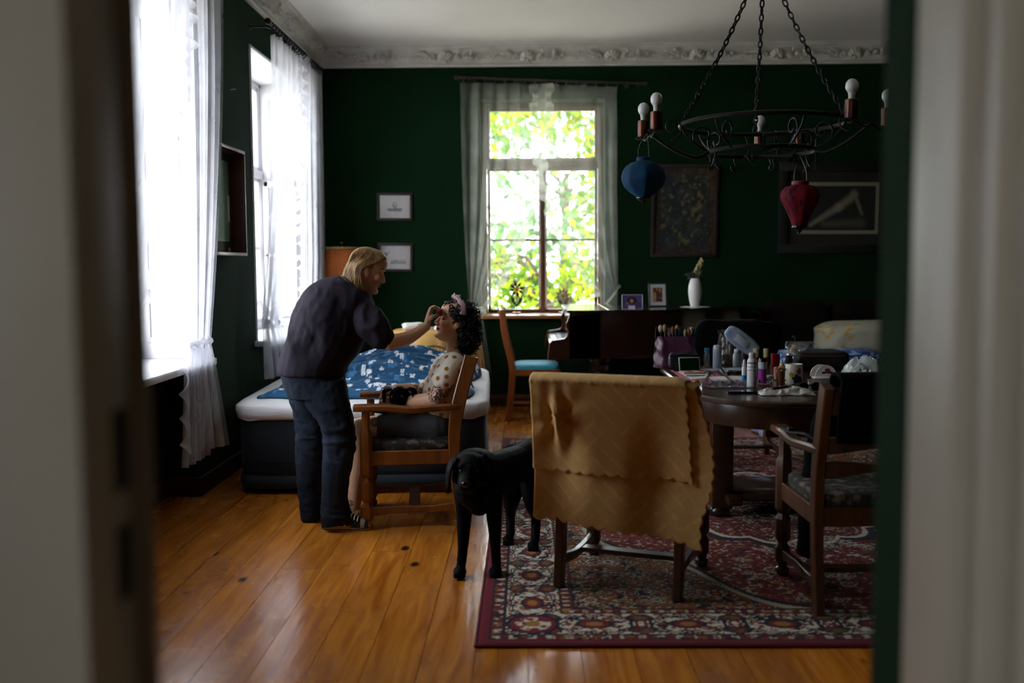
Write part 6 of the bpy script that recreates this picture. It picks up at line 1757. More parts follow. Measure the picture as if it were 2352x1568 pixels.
# white napkin holder with a red flower
q = Tp(1893, 869); k = q.y/2287
nh = thing('napkin_holder', 'white porcelain napkin holder with a red flower', 'napkin holder', q, 0.0)
MB().rbox(-26*k, 27*k, -0.035, 0.035, 0, 0.012, 0.005).build('base', porc, nh)
for yy, dx in ((0.018, -6*k), (-0.018, 2*k)):
    R = 24*k
    poly = [(dx+R*math.cos(a), yy, 0.012+R*1.12*math.sin(a)) for a in [PI*i/24 for i in range(25)]]
    MB().prism(poly, (0, 0.007, 0)).build('panel', porc, nh, 40)
for i in range(5):
    a = 2*PI*i/5; MB().ell((5*k+0.009*math.cos(a), -0.0185, 0.012+13*k+0.009*math.sin(a)), (0.008, 0.0012, 0.007), 10, 6).build('flower_print', P_('flower_red', '#8a1c18', 0.4), nh)
for s in (-1, 1): MB().ell((5*k+s*0.020, -0.0185, 0.012+9*k), (0.012, 0.0010, 0.006), 10, 6).build('leaf_print', P_('leaf_dark', '#1d2a26', 0.4), nh)
q = Tp(1895, 884)
ob_ = thing('clear_box', 'clear plastic box in front of the napkin holder', 'box', (q.x, q.y, TZ+0.001))
clr = clear('organizer_plastic', (0.9, 0.93, 0.95), 0.2, 0.08, 0.06)
MB().rbox(-0.085, 0.085, -0.03, 0.03, 0, 0.022, 0.004).build('tray', clr, ob_); MB().rbox(-0.088, 0.088, -0.032, 0.032, 0.0225, 0.030, 0.003).build('lid', clr, ob_)
# papers, pink wrap, brushes
def flat(name, label, cat, pts, m, z, th=0.0012, crump=0.0):
    W_ = [at_z(a, b_, TZ+z) for a, b_ in pts]; c = sum(W_, Vector())/len(W_)
    b = MB(); b.prism([(p.x-c.x, p.y-c.y, 0) for p in W_], (0, 0, th))
    return tag(b.build(name, m, None, 0, (c.x, c.y, TZ+z)), label, cat)
flat('wrapping_paper', 'pink paper spread under the make-up', 'paper', [(1540, 850), (1580, 878), (1715, 872), (1712, 848), (1640, 846)], P_('pink_paper', '#b0647f', 0.7), 0.0008)
flat('paper_sheet', 'white sheet of paper lying on the pink paper', 'paper', [(1556, 853), (1588, 872), (1640, 866), (1632, 852)], P_('white_paper', '#d8d6d0', 0.8), 0.0024)
flat('paper_sheet', 'blue grey sheet of paper behind the mirror palette', 'paper', [(1612, 848), (1628, 855), (1712, 851), (1708, 843)], P_('blue_grey_paper', '#9aa2b8', 0.7), 0.0024)
flat('paper_sheet', 'crumpled white paper between brush and round compact', 'paper', [(1625, 866), (1640, 875), (1712, 876), (1700, 862)], P_('white_paper', '#d8d6d0', 0.8), 0.0040)
def brush(label, a, c, m1, m2, r_, headr, lift=0.006):
    p, q = Tp(*a), Tp(*c); p.z += lift; q.z += headr
    t = thing('makeup_brush', label, 'brush', p, group='brushes on the table'); d = q-p
    MB().tube([(0, 0, 0), tuple(d*0.6)], [r_*0.7, r_], 8).build('handle', m1, t)
    MB().tube([tuple(d*0.6), tuple(d*0.72), tuple(d*0.9), tuple(d)], [r_*1.1, headr*0.8, headr, headr*0.25], 10).build('bristles', m2, t, 60)
dkb = P_('brush_black', '#0d0d10', 0.4)
brush('large black domed brush lying on the papers', (1680, 880), (1652, 857), dkb, dkb, 0.006, 0.018, 0.012)
brush('slanted black brush with gold ferrule', (1620, 876), (1632, 857), P_('gold_metal', '#c79a45', 0.2, metal=1.0), dkb, 0.005, 0.010)
brush('thin purple brush lying across the white paper', (1576, 866), (1620, 864), P_('purple_handle', '#3d2a5a', 0.4), P_('pink_bristle', '#b06a80', 0.8), 0.003, 0.004, 0.008)
brush('thin purple brush behind the white paper', (1610, 857), (1648, 855), P_('purple_handle', '#3d2a5a', 0.4), P_('pink_bristle', '#b06a80', 0.8), 0.003, 0.004, 0.008)
# organizer with pink bits
c0, c1_, c2_, c3_ = Tp(1605, 872), Tp(1708, 872), Tp(1712, 897), Tp(1630, 902)
oc = (c0+c1_+c2_+c3_)/4
og = thing('organizer_box', 'clear divided box with pink nail pieces near the table edge', 'box', (oc.x, oc.y, TZ+0.001), -0.03)
MB().rbox(-0.12, 0.12, -0.05, 0.055, 0, 0.004, 0.001).build('base', clr, og)
for i in range(6): x = -0.12+0.048*i; MB().box(x-0.0008, x+0.0008, -0.05, 0.055, 0.004, 0.026).build('divider', clr, og, 0)
for y in (-0.05, 0.0, 0.055): MB().box(-0.12, 0.12, y-0.0008, y+0.0008, 0.004, 0.026).build('divider', clr, og, 0)
rr_ = random.Random(8); bits = {}
for i in range(60):
    c = rr_.choice(('#c25a86', '#d08aa0', '#b0406e', '#c9a0a8', '#8a5a9a'))
    bits.setdefault(c, MB()).rbox(*(lambda x, y: (x-0.006, x+0.006, y-0.004, y+0.004, 0.004+rr_.uniform(0, 0.004), 0.012+rr_.uniform(0, 0.006)))(rr_.choice((-0.1, -0.09, 0.075, 0.09, -0.05, 0.02))+rr_.uniform(-0.012, 0.012), rr_.uniform(-0.045, 0.05)), 0.001)
for c, b in bits.items(): tag(b.build('nail_pieces', P_('nail_'+c[1:], c, 0.3), og, 0), kind='stuff')
MB().rbox(-0.10, 0.13, -0.12, -0.02, 0.002, 0.006, 0.001).build('lid', clr, og)
q = Tp(1705, 902)
ph = thing('phone', 'black phone lying at the table edge', 'phone', (q.x, q.y, TZ+0.001), -0.1)
MB().rbox(-0.072, 0.072, -0.03, 0.03, 0, 0.009, 0.003).build('body', blk_pl, ph); MB().box(-0.066, 0.066, -0.026, 0.026, 0.009, 0.0095).build('screen', P_('phone_screen', '#0b1013', 0.05), ph, 0)
q = Tp(1755, 884)
hc = thing('hair_clip', 'beige oval mirror clip beside the magenta bottle', 'clip', (q.x, q.y, TZ+0.002))
MB().tube([(0.034*math.cos(a), 0.010*math.sin(a), 0.014+0.012*math.sin(a)) for a in [2*PI*i/28 for i in range(28)]], 0.005, 7, closed=True).build('ring', P_('beige_clip', '#a08a80', 0.4), hc)
# tissue, red pencil, sunglasses
tis = P_('white_tissue', '#cfcfcb', 0.9)
q = Tp(1805, 905)
def tg(u, v):
    n_ = mnoise.noise(Vector((u*5+3, v*4, 1))); n2 = 1-abs(mnoise.noise(Vector((u*8+1, v*6+4, 2)))*2)
    e = math.sin(PI*u)**0.5*math.sin(PI*v)**0.5
    return ((u-0.5)*0.26, (v-0.5)*0.11+0.01*n_, e*(0.018+0.022*n2+0.012*n_))
o = MB().grid(tg, 44, 26, 0.001).build('tissue', tis, None, 25, (q.x, q.y, TZ+0.003)); tag(o, 'folded white tissue at the near edge of the table', 'tissue')
a_, b_ = at_z(1773, 893, TZ+0.052), at_z(1818, 886, TZ+0.056)
o = thing('lip_pencil', 'dark red cosmetic pencil on the white tissue', 'pencil', a_)
MB().tube([(0, 0, 0), tuple((b_-a_)*0.75)], 0.007, 9).build('barrel', P_('crimson_plastic', '#7d1430', 0.3), o); MB().tube([tuple((b_-a_)*0.75), tuple(b_-a_)], [0.007, 0.003], 9).build('tip', white_pl, o)
q = Tp(1860, 900)
sg = thing('sunglasses', 'dark sunglasses lying beside the white tissue', 'sunglasses', (q.x, q.y, TZ+0.004), 0.3)
for s in (-1, 1):
    MB().ell((s*0.034, 0, 0.022), (0.028, 0.005, 0.022), 18, 10).build('lens', P_('dark_lens', '#0a1416', 0.05), sg, 60)
    MB().tube(spline([(s*0.06, 0, 0.03), (s*0.063, 0.05, 0.028), (s*0.058, 0.11, 0.012)], 8), 0.003, 6).build('temple', blk_pl, sg)
MB().tube([(-0.008, 0, 0.028), (0.008, 0, 0.028)], 0.003, 6).build('bridge', blk_pl, sg)
# crumpled film and tissues at the right
pf_ = clear('pale_film', (0.8, 0.86, 0.86), 0.2, 0.25, 0.45, (0.62, 0.70, 0.70))
def crumple(name, label, cat, px, py, w, d, h, m, seed, sm=30):
    q = Tp(px, py); o3 = Vector((seed*3.1, seed*1.7, 0))
    def g(u, v):
        n_ = mnoise.noise(Vector((u*4, v*4, 0))+o3); n2 = 1-2*abs(mnoise.noise(Vector((u*6, v*6, 4))+o3)); e = (math.sin(PI*u)*math.sin(PI*v))**0.4
        return ((u-0.5)*w+0.02*n_, (v-0.5)*d+0.02*n2, max(0.0, e*h*(0.45+0.4*n2+0.35*n_)))
    o = MB().grid(g, 46, 36, 0.001).build(name, m, None, sm, (q.x, q.y, TZ+0.002)); return tag(o, label, cat)
crumple('plastic_film', 'crumpled pale green plastic film at the far right of the table', 'plastic bag', 1992, 862, 0.24, 0.18, 0.13, pf_, 2)
crumple('tissue', 'crumpled white tissue in front of the plastic film', 'tissue', 1985, 884, 0.19, 0.11, 0.085, tis, 5)
lump('sponge', tuple(Tp(1972, 893)+Vector((0, -0.05, 0.022))), (0.030, 0.024, 0.022), 71, 0.004, P_('peach_sponge', '#c9705a', 0.9), 'peach coloured make-up sponge by the crumpled tissue', 'sponge', freq=20)
# ================================================================= people and dogs
def ring_pts(pb, pf, hy, n=24, e=0.8):
    """closed section between a back and a front point, hy half depth along world Y"""
    c = (pb+pf)/2; h = (pf-pb)/2; out = []
    for i in range(n):
        a = 2*PI*i/n; ca, sa = math.cos(a), math.sin(a)
        out.append(c+h*math.copysign(abs(ca)**e, ca)+Vector((0, hy*math.copysign(abs(sa)**e, sa), 0)))
    return out
def loft(b, rings):
    n = len(rings[0]); vs = [p for r_ in rings for p in r_]; m = len(rings)
    fs = [(j*n+i, j*n+(i+1) % n, (j+1)*n+(i+1) % n, (j+1)*n+i) for j in range(m-1) for i in range(n)]
    fs.append(tuple(range(n))[::-1]); fs.append(tuple((m-1)*n+i for i in range(n)))
    return b.add(vs, fs)
def pxloft(b, st, e=0.8, sub=4):
    """st: (xb, yb, xf, yf, Y, halfY) photo pixels of both outline sides; smoothed between"""
    A = np.array(st, float); m = len(A); t = np.arange(m); tt = np.linspace(0, m-1, (m-1)*sub+1)
    def cr(col):
        p = [Vector((v, 0, 0)) for v in col]; return [q.x for q in spline(p, len(tt))]
    C_ = [cr(A[:, k]) for k in range(6)]
    rings = [ring_pts(at_y(C_[0][i], C_[1][i], C_[4][i]), at_y(C_[2][i], C_[3][i], C_[4][i]), max(0.01, C_[5][i]), e=e) for i in range(len(tt))]
    return loft(b, rings)
def limb(b, pts, rad_, seg=14, n=24):
    """pts: world joints, rad_: radius per joint"""
    P = spline(pts, n); R = [float(np.interp(i/(n-1)*(len(pts)-1), range(len(pts)), rad_)) for i in range(n)]
    b.tube(P, R, seg); b.ell(P[0], R[0]*0.98, 12, 8); b.ell(P[-1], R[-1]*0.98, 12, 8)
def A_(px, py, Y): return at_y(px, py, Y)
def headmesh(b, M, s=1.0):
    zs = [-0.119, -0.116, -0.108, -0.095, -0.078, -0.06, -0.04, -0.02, 0.0, 0.02, 0.04, 0.06, 0.078, 0.092, 0.103, 0.110, 0.113]
    xf = interp([-0.119, -0.112, -0.105, -0.09, -0.075, -0.06, -0.045, -0.03, 0, 0.012, 0.03, 0.05, 0.07, 0.09, 0.105, 0.113], [0.052, 0.074, 0.083, 0.083, 0.075, 0.078, 0.080, 0.082, 0.079, 0.082, 0.091, 0.095, 0.091, 0.072, 0.043, 0.010])
    xb = interp([-0.119, -0.105, -0.09, -0.06, -0.04, 0, 0.04, 0.07, 0.09, 0.105, 0.113], [0.020, -0.012, -0.035, -0.055, -0.075, -0.097, -0.102, -0.092, -0.070, -0.040, -0.012])
    wd = interp([-0.119, -0.11, -0.10, -0.085, -0.06, -0.03, 0, 0.04, 0.07, 0.09, 0.105, 0.113], [0.016, 0.026, 0.036, 0.046, 0.055, 0.063, 0.069, 0.074, 0.068, 0.055, 0.034, 0.010])
    zz = np.linspace(-0.119, 0.113, 46); rings = []
    for z in zz:
        f, k, w = xf(z), xb(z), wd(z); c = (f+k)/2; a = (f-k)/2; r_ = []
        for i in range(40):
            t = 2*PI*i/40; ct, st_ = math.cos(t), math.sin(t)
            r_.append(M @ (s*Vector((c+a*math.copysign(abs(ct)**0.92, ct), w*math.copysign(abs(st_)**0.88, st_), z))))
        rings.append(r_)
    loft(b, rings)
    R3 = M.to_3x3()
    def E(c, r_, rot=None):
        Q = R3 if rot is None else R3 @ rot
        b.ell(M @ (s*Vector(c)), tuple(s*x for x in r_), 16, 10, Q)
    b.tube([M @ (s*Vector(p)) for p in ((0.076, 0, 0.016), (0.089, 0, -0.006), (0.097, 0, -0.025), (0.101, 0, -0.033))], [s*q for q in (0.006, 0.0072, 0.0095, 0.0095)], 12)
    E((0.099, 0, -0.033), (0.0105, 0.0105, 0.0095)); E((0.084, 0, -0.037), (0.017, 0.014, 0.011)); E((0.082, 0, -0.020), (0.014, 0.011, 0.018))
    for y in (-1, 1):
        E((0.091, y*0.0115, -0.039), (0.010, 0.0075, 0.0075)); E((0.076, y*0.029, 0.021), (0.013, 0.024, 0.0075))
        E((0.066, y*0.031, 0.000), (0.0155, 0.0155, 0.0115)); E((0.055, y*0.044, -0.026), (0.022, 0.018, 0.020))
        E((-0.004, y*0.073, -0.008), (0.017, 0.0055, 0.029), Matrix.Rotation(y*-0.35, 3, 'Z') @ Matrix.Rotation(-0.15, 3, 'Y'))
        E((0.002, y*0.071, -0.031), (0.009, 0.006, 0.010))
    E((0.080, 0, -0.0565), (0.0105, 0.022, 0.0055)); E((0.078, 0, -0.0665), (0.0105, 0.019, 0.0062)); E((0.074, 0, -0.098), (0.014, 0.019, 0.015))
def facepaint(P, M, s, base, lip, closed=True, brow='#3a2a20'):
    Mi = np.array(M.inverted()); Q = (P @ Mi[:3, :3].T+Mi[:3, 3])/s
    c = np.tile(np.array(srgb(base)), (len(P), 1))
    n = fbm(P*40, 5, 2); c *= (0.94+0.12*n)[:, None]
    x, y, z = Q[:, 0], np.abs(Q[:, 1]), Q[:, 2]
    near = (x > -0.02) & (np.linalg.norm(Q, axis=1) < 0.16)
    ch = np.exp(-((y-0.045)/0.02)**2-((z+0.03)/0.02)**2)*near; c = c*(1-0.25*ch[:, None])+np.array(srgb('#b5604c'))*0.25*ch[:, None]
    nt = np.exp(-(y/0.018)**2-((z+0.033)/0.014)**2)*(x > 0.09); c = c*(1-0.3*nt[:, None])+np.array(srgb('#b05a48'))*0.3*nt[:, None]
    lm = near & (x > 0.068) & (y < 0.023) & (np.abs(z+0.0615) < 0.0115*(1-(y/0.026)**2)); c[lm] = srgb(lip)
    c[near & (x > 0.06) & (y < 0.022) & (np.abs(z+0.0615) < 0.0016)] = srgb('#5a2a26')
    bm_ = near & (x > 0.04) & (y > 0.012) & (y < 0.052) & (np.abs(z-0.026-0.06*(0.03-np.abs(y-0.03))) < 0.0038); c[bm_] = srgb(brow)
    lash = near & (x > 0.05) & (y > 0.017) & (y < 0.046) & (np.abs(z+0.004+0.10*(0.0145-np.abs(y-0.031))) < 0.0022); c[lash] = srgb('#2a1a16')
    return c
skin_m = mat('skin', '#ffffff', 0.5, attr=True, bump=0.02, bscale=300, spec=0.4)
def hand(b, wrist, kn, up_, tips, th, r_=0.0082, span=None):
    """palm from wrist to knuckle line; up_ = palm width direction; tips: four chains of points; th: thumb chain"""
    w, k = Vector(wrist), Vector(kn); u = Vector(up_).normalized()
    b.tube([w, w.lerp(k, 0.35), w.lerp(k, 0.75), k], [(0.024, 0.017), (0.031, 0.017), (0.036, 0.015), (0.033, 0.011)], 14, upv=u)
    for i, ch in enumerate(tips):
        rr = r_*(0.95, 1.0, 0.98, 0.82)[i]; st = k+u*(0.028-0.019*i)
        P = [st+(w-k).normalized()*0.015, st]+[Vector(q) for q in ch]
        b.tube(spline(P, 14), [rr*1.05]*6+[rr]*5+[rr*0.92, rr*0.8, rr*0.5], 9)
    P = [Vector(q) for q in th]; b.tube(spline(P, 12), [r_*1.45]*4+[r_*1.2]*5+[r_*1.05, r_*0.9, r_*0.55], 9)
def cloth_wrinkle(me, amp, f, seed, dirv=(1, 1, 1), ridge=True, mask=None):
    P = coords(me).astype(np.float64); N_ = normals(me)
    q = P*np.array(dirv)*f; n = fbm(q, seed, 3)
    w = (1-np.abs(2*n-1))-0.6 if ridge else n-0.5
    if mask is not None: w = w*mask(P)
    setco(me, P+N_*(amp*w)[:, None])

# ---------------------------------------------------------------- standing woman
def standing_woman():
    t = thing('person', 'standing woman in dark t-shirt and jeans leaning over to apply make-up', 'person', tuple(A_(770, 1215, 5.15).xy)+(0,))
    base = Vector(t.location)
    hc = A_(844, 620, 5.28); HM = Matrix.Translation(hc) @ Matrix.Rotation(rad(12), 4, 'Z') @ Matrix.Rotation(rad(18), 4, 'Y')
    b = MB(); headmesh(b, HM, 1.0)
    limb(b, [A_(842, 645, 5.28), A_(822, 660, 5.27), A_(798, 668, 5.26)], [0.050, 0.050, 0.060])
    # trunk inside the shirt
    limb(b, [A_(800, 672, 5.26), A_(765, 730, 5.24), A_(735, 800, 5.22), A_(722, 870, 5.22)], [0.10, 0.13, 0.125, 0.13], 18)
    wr, el, sh_ = A_(979, 750, 5.30), A_(894, 786, 5.10), A_(824, 715, 5.16)
    limb(b, [sh_, A_(858, 752, 5.105), el], [0.042, 0.044, 0.041]); limb(b, [el, A_(938, 775, 5.19), wr], [0.040, 0.036, 0.0245])
    limb(b, [A_(822, 695, 5.42), A_(806, 770, 5.46), A_(775, 815, 5.44)], [0.054, 0.043, 0.03])
    kn = A_(990, 709, 5.345); sp = A_(1011, 717, 5.385)
    tips = []
    for i, dy in enumerate((-0.030, -0.010, 0.010, 0.028)):
        tips.append([kn+Vector((0.022, dy+0.0, 0.014-0.004*i)), kn+Vector((0.042, dy*0.7+0.014, -0.002)), sp+Vector((-0.012, dy*0.55-0.004, 0.010-0.005*i))])
    hand(b, wr, kn, (0, -1, 0.15), tips, [A_(983, 738, 5.30), A_(992, 729, 5.30), sp+Vector((-0.020, -0.016, -0.016)), sp+Vector((-0.006, -0.012, -0.010))])
    for (xa, ya_, Y0, xb_, yb_) in ((775, 1190, 5.10, 765, 960), (720, 1180, 5.29, 712, 960)):
        limb(b, [A_(720 if Y0 > 5.2 else 735, 885, Y0+0.02), A_(xb_, yb_+40, Y0), A_(xa, ya_, Y0)], [0.07, 0.045, 0.035])
        limb(b, [A_(xa, ya_, Y0), A_(xa+40, ya_+16, Y0-0.01)], [0.036, 0.028])
    me = remesh(b, 0.0036, 2); P = coords(me)
    paint(me, facepaint(P, HM, 1.0, '#d6a283', '#b56a58', brow='#6b4a30'))
    setco(me, P-np.array(base)); link('body', me, skin_m, t, 180)
    # t-shirt
    b = MB()
    pxloft(b, [(641, 856, 795, 858, 5.22, 0.200), (642, 848, 796, 850, 5.22, 0.203), (643, 836, 799, 840, 5.22, 0.205), (655, 790, 818, 815, 5.23, 0.215), (671, 748, 836, 782, 5.24, 0.22), (688, 706, 850, 748, 5.25, 0.225), (713, 664, 856, 712, 5.26, 0.22), (750, 642, 851, 688, 5.26, 0.185), (782, 634, 836, 674, 5.26, 0.10)], 0.85)
    limb(b, [A_(822, 712, 5.16), A_(850, 742, 5.11), A_(873, 775, 5.095)], [0.075, 0.078, 0.066], 20)
    limb(b, [A_(822, 695, 5.40), A_(812, 745, 5.46), A_(798, 790, 5.47)], [0.09, 0.08, 0.07], 18)
    me = remesh(b, 0.006, 6); 
    zh = A_(720, 850, 5.22).z; hm = lambda P: 0.15+0.85*smoothstep(zh+0.03, zh+0.16, P[:, 2]); cloth_wrinkle(me, 0.036, 4.2, 3, (1.5, 0.5, 1.0), mask=hm); cloth_wrinkle(me, 0.012, 10, 7, (1.5, 0.5, 0.9), mask=hm)
    P = coords(me)
    setco(me, P-np.array(base)); ts = link('t_shirt', me, mat('plum_black_jersey', '#231d2a', 0.85, '#1b1721', 6, 3, bump=0.1, bscale=200, spec=0.2), t, 180)
    nb = A_(812, 652, 5.265)-base
    b = MB(); e1 = (A_(836, 674, 5.26)-A_(784, 633, 5.26)); e1n = e1.normalized()
    b.tube([nb+e1n*(0.071*math.cos(a))+Vector((0, 0.082*math.sin(a), 0)) for a in [2*PI*i/40 for i in range(40)]], 0.010, 8, closed=True); b.build('collar', mat('plum_rib', '#221d29', 0.85), ts, 60)
    # jeans
    b = MB()
    pxloft(b, [(660, 815, 795, 820, 5.22, 0.165), (650, 850, 790, 850, 5.22, 0.185), (654, 880, 792, 880, 5.22, 0.19), (668, 912, 798, 905, 5.20, 0.17)], 0.85)
    pxloft(b, [(672, 880, 792, 870, 5.13, 0.09), (690, 912, 799, 912, 5.125, 0.098), (712, 940, 806, 945, 5.12, 0.092), (734, 972, 812, 976, 5.115, 0.084), (744, 1003, 814, 1006, 5.11, 0.078), (743, 1045, 813, 1043, 5.105, 0.074), (741, 1100, 802, 1098, 5.10, 0.068), (740, 1156, 798, 1156, 5.095, 0.068), (739, 1206, 812, 1196, 5.095, 0.076)], 0.9)
    pxloft(b, [(656, 880, 770, 880, 5.29, 0.095), (666, 920, 764, 920, 5.295, 0.098), (678, 958, 756, 958, 5.30, 0.09), (682, 1011, 752, 1008, 5.30, 0.08), (680, 1054, 746, 1052, 5.30, 0.076), (685, 1121, 738, 1120, 5.30, 0.07), (691, 1160, 738, 1160, 5.30, 0.07), (693, 1190, 745, 1188, 5.30, 0.076)], 0.9)
    me = remesh(b, 0.006, 5)
    zk = A_(780, 1010, 5.1).z
    cloth_wrinkle(me, 0.016, 12, 13, (0.6, 0.6, 1.5), mask=lambda P: 0.35+np.exp(-((P[:, 2]-zk)/0.10)**2)+np.exp(-((P[:, 2]-0.08)/0.08)**2)); cloth_wrinkle(me, 0.006, 26, 15, (1, 1, 0.8))
    P = coords(me); n = fbm(P*30, 3, 3); fade = np.exp(-((P[:, 2]-zk+0.08)/0.16)**2)+0.6*np.exp(-((P[:, 2]-0.68)/0.1)**2)
    c = np.array(srgb('#161c28'))[None]*(0.75+0.5*n)[:, None]+np.array(srgb('#39465c'))[None]*(0.35*fade*n)[:, None]
    paint(me, c); setco(me, P-np.array(base)); jn = link('jeans', me, mat('dark_denim', '#ffffff', 0.9, attr=True, bump=0.2, bscale=500, spec=0.2), t, 180)
    # hair
    hair = mat('blonde_hair', '#664b2e', 0.45, '#a07c4e', 60, 3, stretch=(1, 1, 0.3), spec=0.35)
    r = random.Random(4); b = MB(); Mi = Matrix.Translation(-base) @ HM
    b.ell(Mi @ Vector((-0.016, 0, 0.036)), (0.094, 0.078, 0.084), 24, 16, HM.to_3x3())
    cap = b.build('hair', hair, t, 180)
    b = MB()
    for side in (-1, 1):
        for i in range(420):
            x0 = r.uniform(-0.098, 0.082); j = r.uniform(-0.006, 0.006)
            f = max(0.0, (x0+0.07)/0.15); lay = r.random()
            ys = side*(0.079+0.007*lay)
            x2 = lerp(-0.108, -0.034, f**0.8)+j*0.7; yk = ys*(1-0.55*max(0, (-x2-0.062)/0.05))
            top = Vector((max(x0, -0.062+0.2*(x0+0.062)), side*0.003, 0.119-2.2*max(0, x0-0.045)**1.25-2.4*max(0.0, -max(x0, -0.062)-0.02)**1.5))
            p1 = Vector((max(lerp(x0, x2, 0.14), -0.076), ys*(0.70 if x0 > -0.06 else 0.45+4*(x0+0.098)), 0.097-0.15*max(0, abs(x0)-0.03))); p2 = Vector((lerp(x0, x2, 0.42), ys*0.97, 0.054)); p3 = Vector((x2, yk, -0.004+0.004*j))
            L_ = r.uniform(0.110, 0.160) if f > 0.25 else r.uniform(0.095, 0.140)
            fk = smoothstep(0.15, 0.6, f); p4 = p3+Vector((0.31*L_*0.5*fk-0.004, side*0.004, -L_*0.5)); p5 = p3+Vector((0.31*L_*fk+0.012*f-0.010*(1-fk), side*r.uniform(-0.012, 0.006), -L_))
            pts = [Mi @ q for q in spline([top, p1, p2, p3, p4, p5], 14)]
            rr = r.uniform(0.0012, 0.0026); b.tube(pts, [rr*0.7]+[rr]*9+[rr*0.85, rr*0.65, rr*0.45, rr*0.2], 5)
    b.build('hair_strands', hair, cap, 180)
    # sneakers
    def sneaker(heel, toe, Yc, name_):
        p0 = A_(heel[0], heel[1], Yc)-base; p1 = A_(toe[0], toe[1], Yc)-base; Ls = p1.x-p0.x; x0 = p0.x; yc_ = Yc-base.y
        out = []
        for i in range(40):
            a = 2*PI*i/40; u = 0.5-0.5*math.cos(a); w = 0.036+0.012*math.sin(PI*min(1, u*1.15))+0.004*math.cos(u*5)
            out.append((x0+Ls*u, yc_+w*math.copysign(abs(math.sin(a))**0.6, math.sin(a)), 0.001+0.012*max(0, u-0.82)**1.2*4))
        so = MB().prism(out, (0, 0, 0.030)).build('shoe', mat('cream_rubber', '#b9aa96', 0.6, '#a59580', 8, 3), t, 40)
        st2 = [(x*1.0, y+(y-yc_)*0.03, z+0.010) for x, y, z in out]
        MB().tube(st2, 0.0018, 5, closed=True).build('sole_stripe', mat('black_stripe', '#16161a', 0.6), so)
        b = MB(); rings = []
        for i in range(18):
            u = i/17*0.93+0.02; w = 0.030+0.013*math.sin(PI*min(1, u*1.1)); h = float(np.interp(u, [0, 0.25, 0.45, 0.62, 0.8, 1], [0.085, 0.090, 0.080, 0.058, 0.040, 0.026]))
            rings.append([Vector((x0+Ls*u, yc_+w*math.cos(a), 0.022+h*max(0.0, math.sin(a))**0.75-0.004*(math.sin(a) < 0))) for a in [2*PI*k/20 for k in range(20)]])
        loft(b, rings).build('upper', mat('black_canvas', '#0f1116', 0.9, bump=0.2, bscale=300), so, 60)
        b = MB(); rings = []
        for i in range(9):
            u = 0.80+0.19*i/8; w = (0.030+0.0135*math.sin(PI*min(1, u*1.1)))*math.sqrt(max(0.02, 1-((u-0.80)/0.195)**2.6)); h = float(np.interp(u, [0.8, 1], [0.044, 0.022]))
            rings.append([Vector((x0+Ls*u, yc_+w*1.05*math.cos(a), 0.022+h*max(0.0, math.sin(a))**0.75-0.004*(math.sin(a) < 0))) for a in [2*PI*k/20 for k in range(20)]])
        loft(b, rings).build('toe_cap', mat('toe_rubber', '#a79a88', 0.5), so, 60)
        lace_m = mat('white_laces', '#c9c4b8', 0.8)
        for i in range(5):
            u = 0.48+0.065*i; h = float(np.interp(u, [0.45, 0.62, 0.8], [0.082, 0.060, 0.042]))+0.024
            b = MB(); b.tube(spline([(x0+Ls*u, yc_-0.034, h-0.018), (x0+Ls*(u+0.01), yc_-0.018, h), (x0+Ls*(u+0.03), yc_+0.018, h-0.002), (x0+Ls*(u+0.03), yc_+0.032, h-0.018)], 10), 0.0035, 6); b.build('lace', lace_m, so, 60)
        MB().tube(spline([(x0+Ls*0.50, yc_-0.036, 0.085), (x0+Ls*0.49, yc_-0.047, 0.06), (x0+Ls*0.495, yc_-0.050, 0.03)], 8), 0.004, 6).build('lace', lace_m, so, 60)
    sneaker((739, 1221), (853, 1221), 5.095, 'r'); sneaker((695, 1197), (800, 1197), 5.30, 'l')
    # make-up sponge held in the fingers
    o = MB().ell((0, 0, 0), (0.018, 0.016, 0.022), 20, 14).build('makeup_sponge', mat('rose_sponge', '#b0486a', 0.9, bump=0.1, bscale=100), None, 180, sp); tag(o, 'rose pink make-up sponge pressed to the seated woman\'s forehead', 'sponge')
standing_woman()

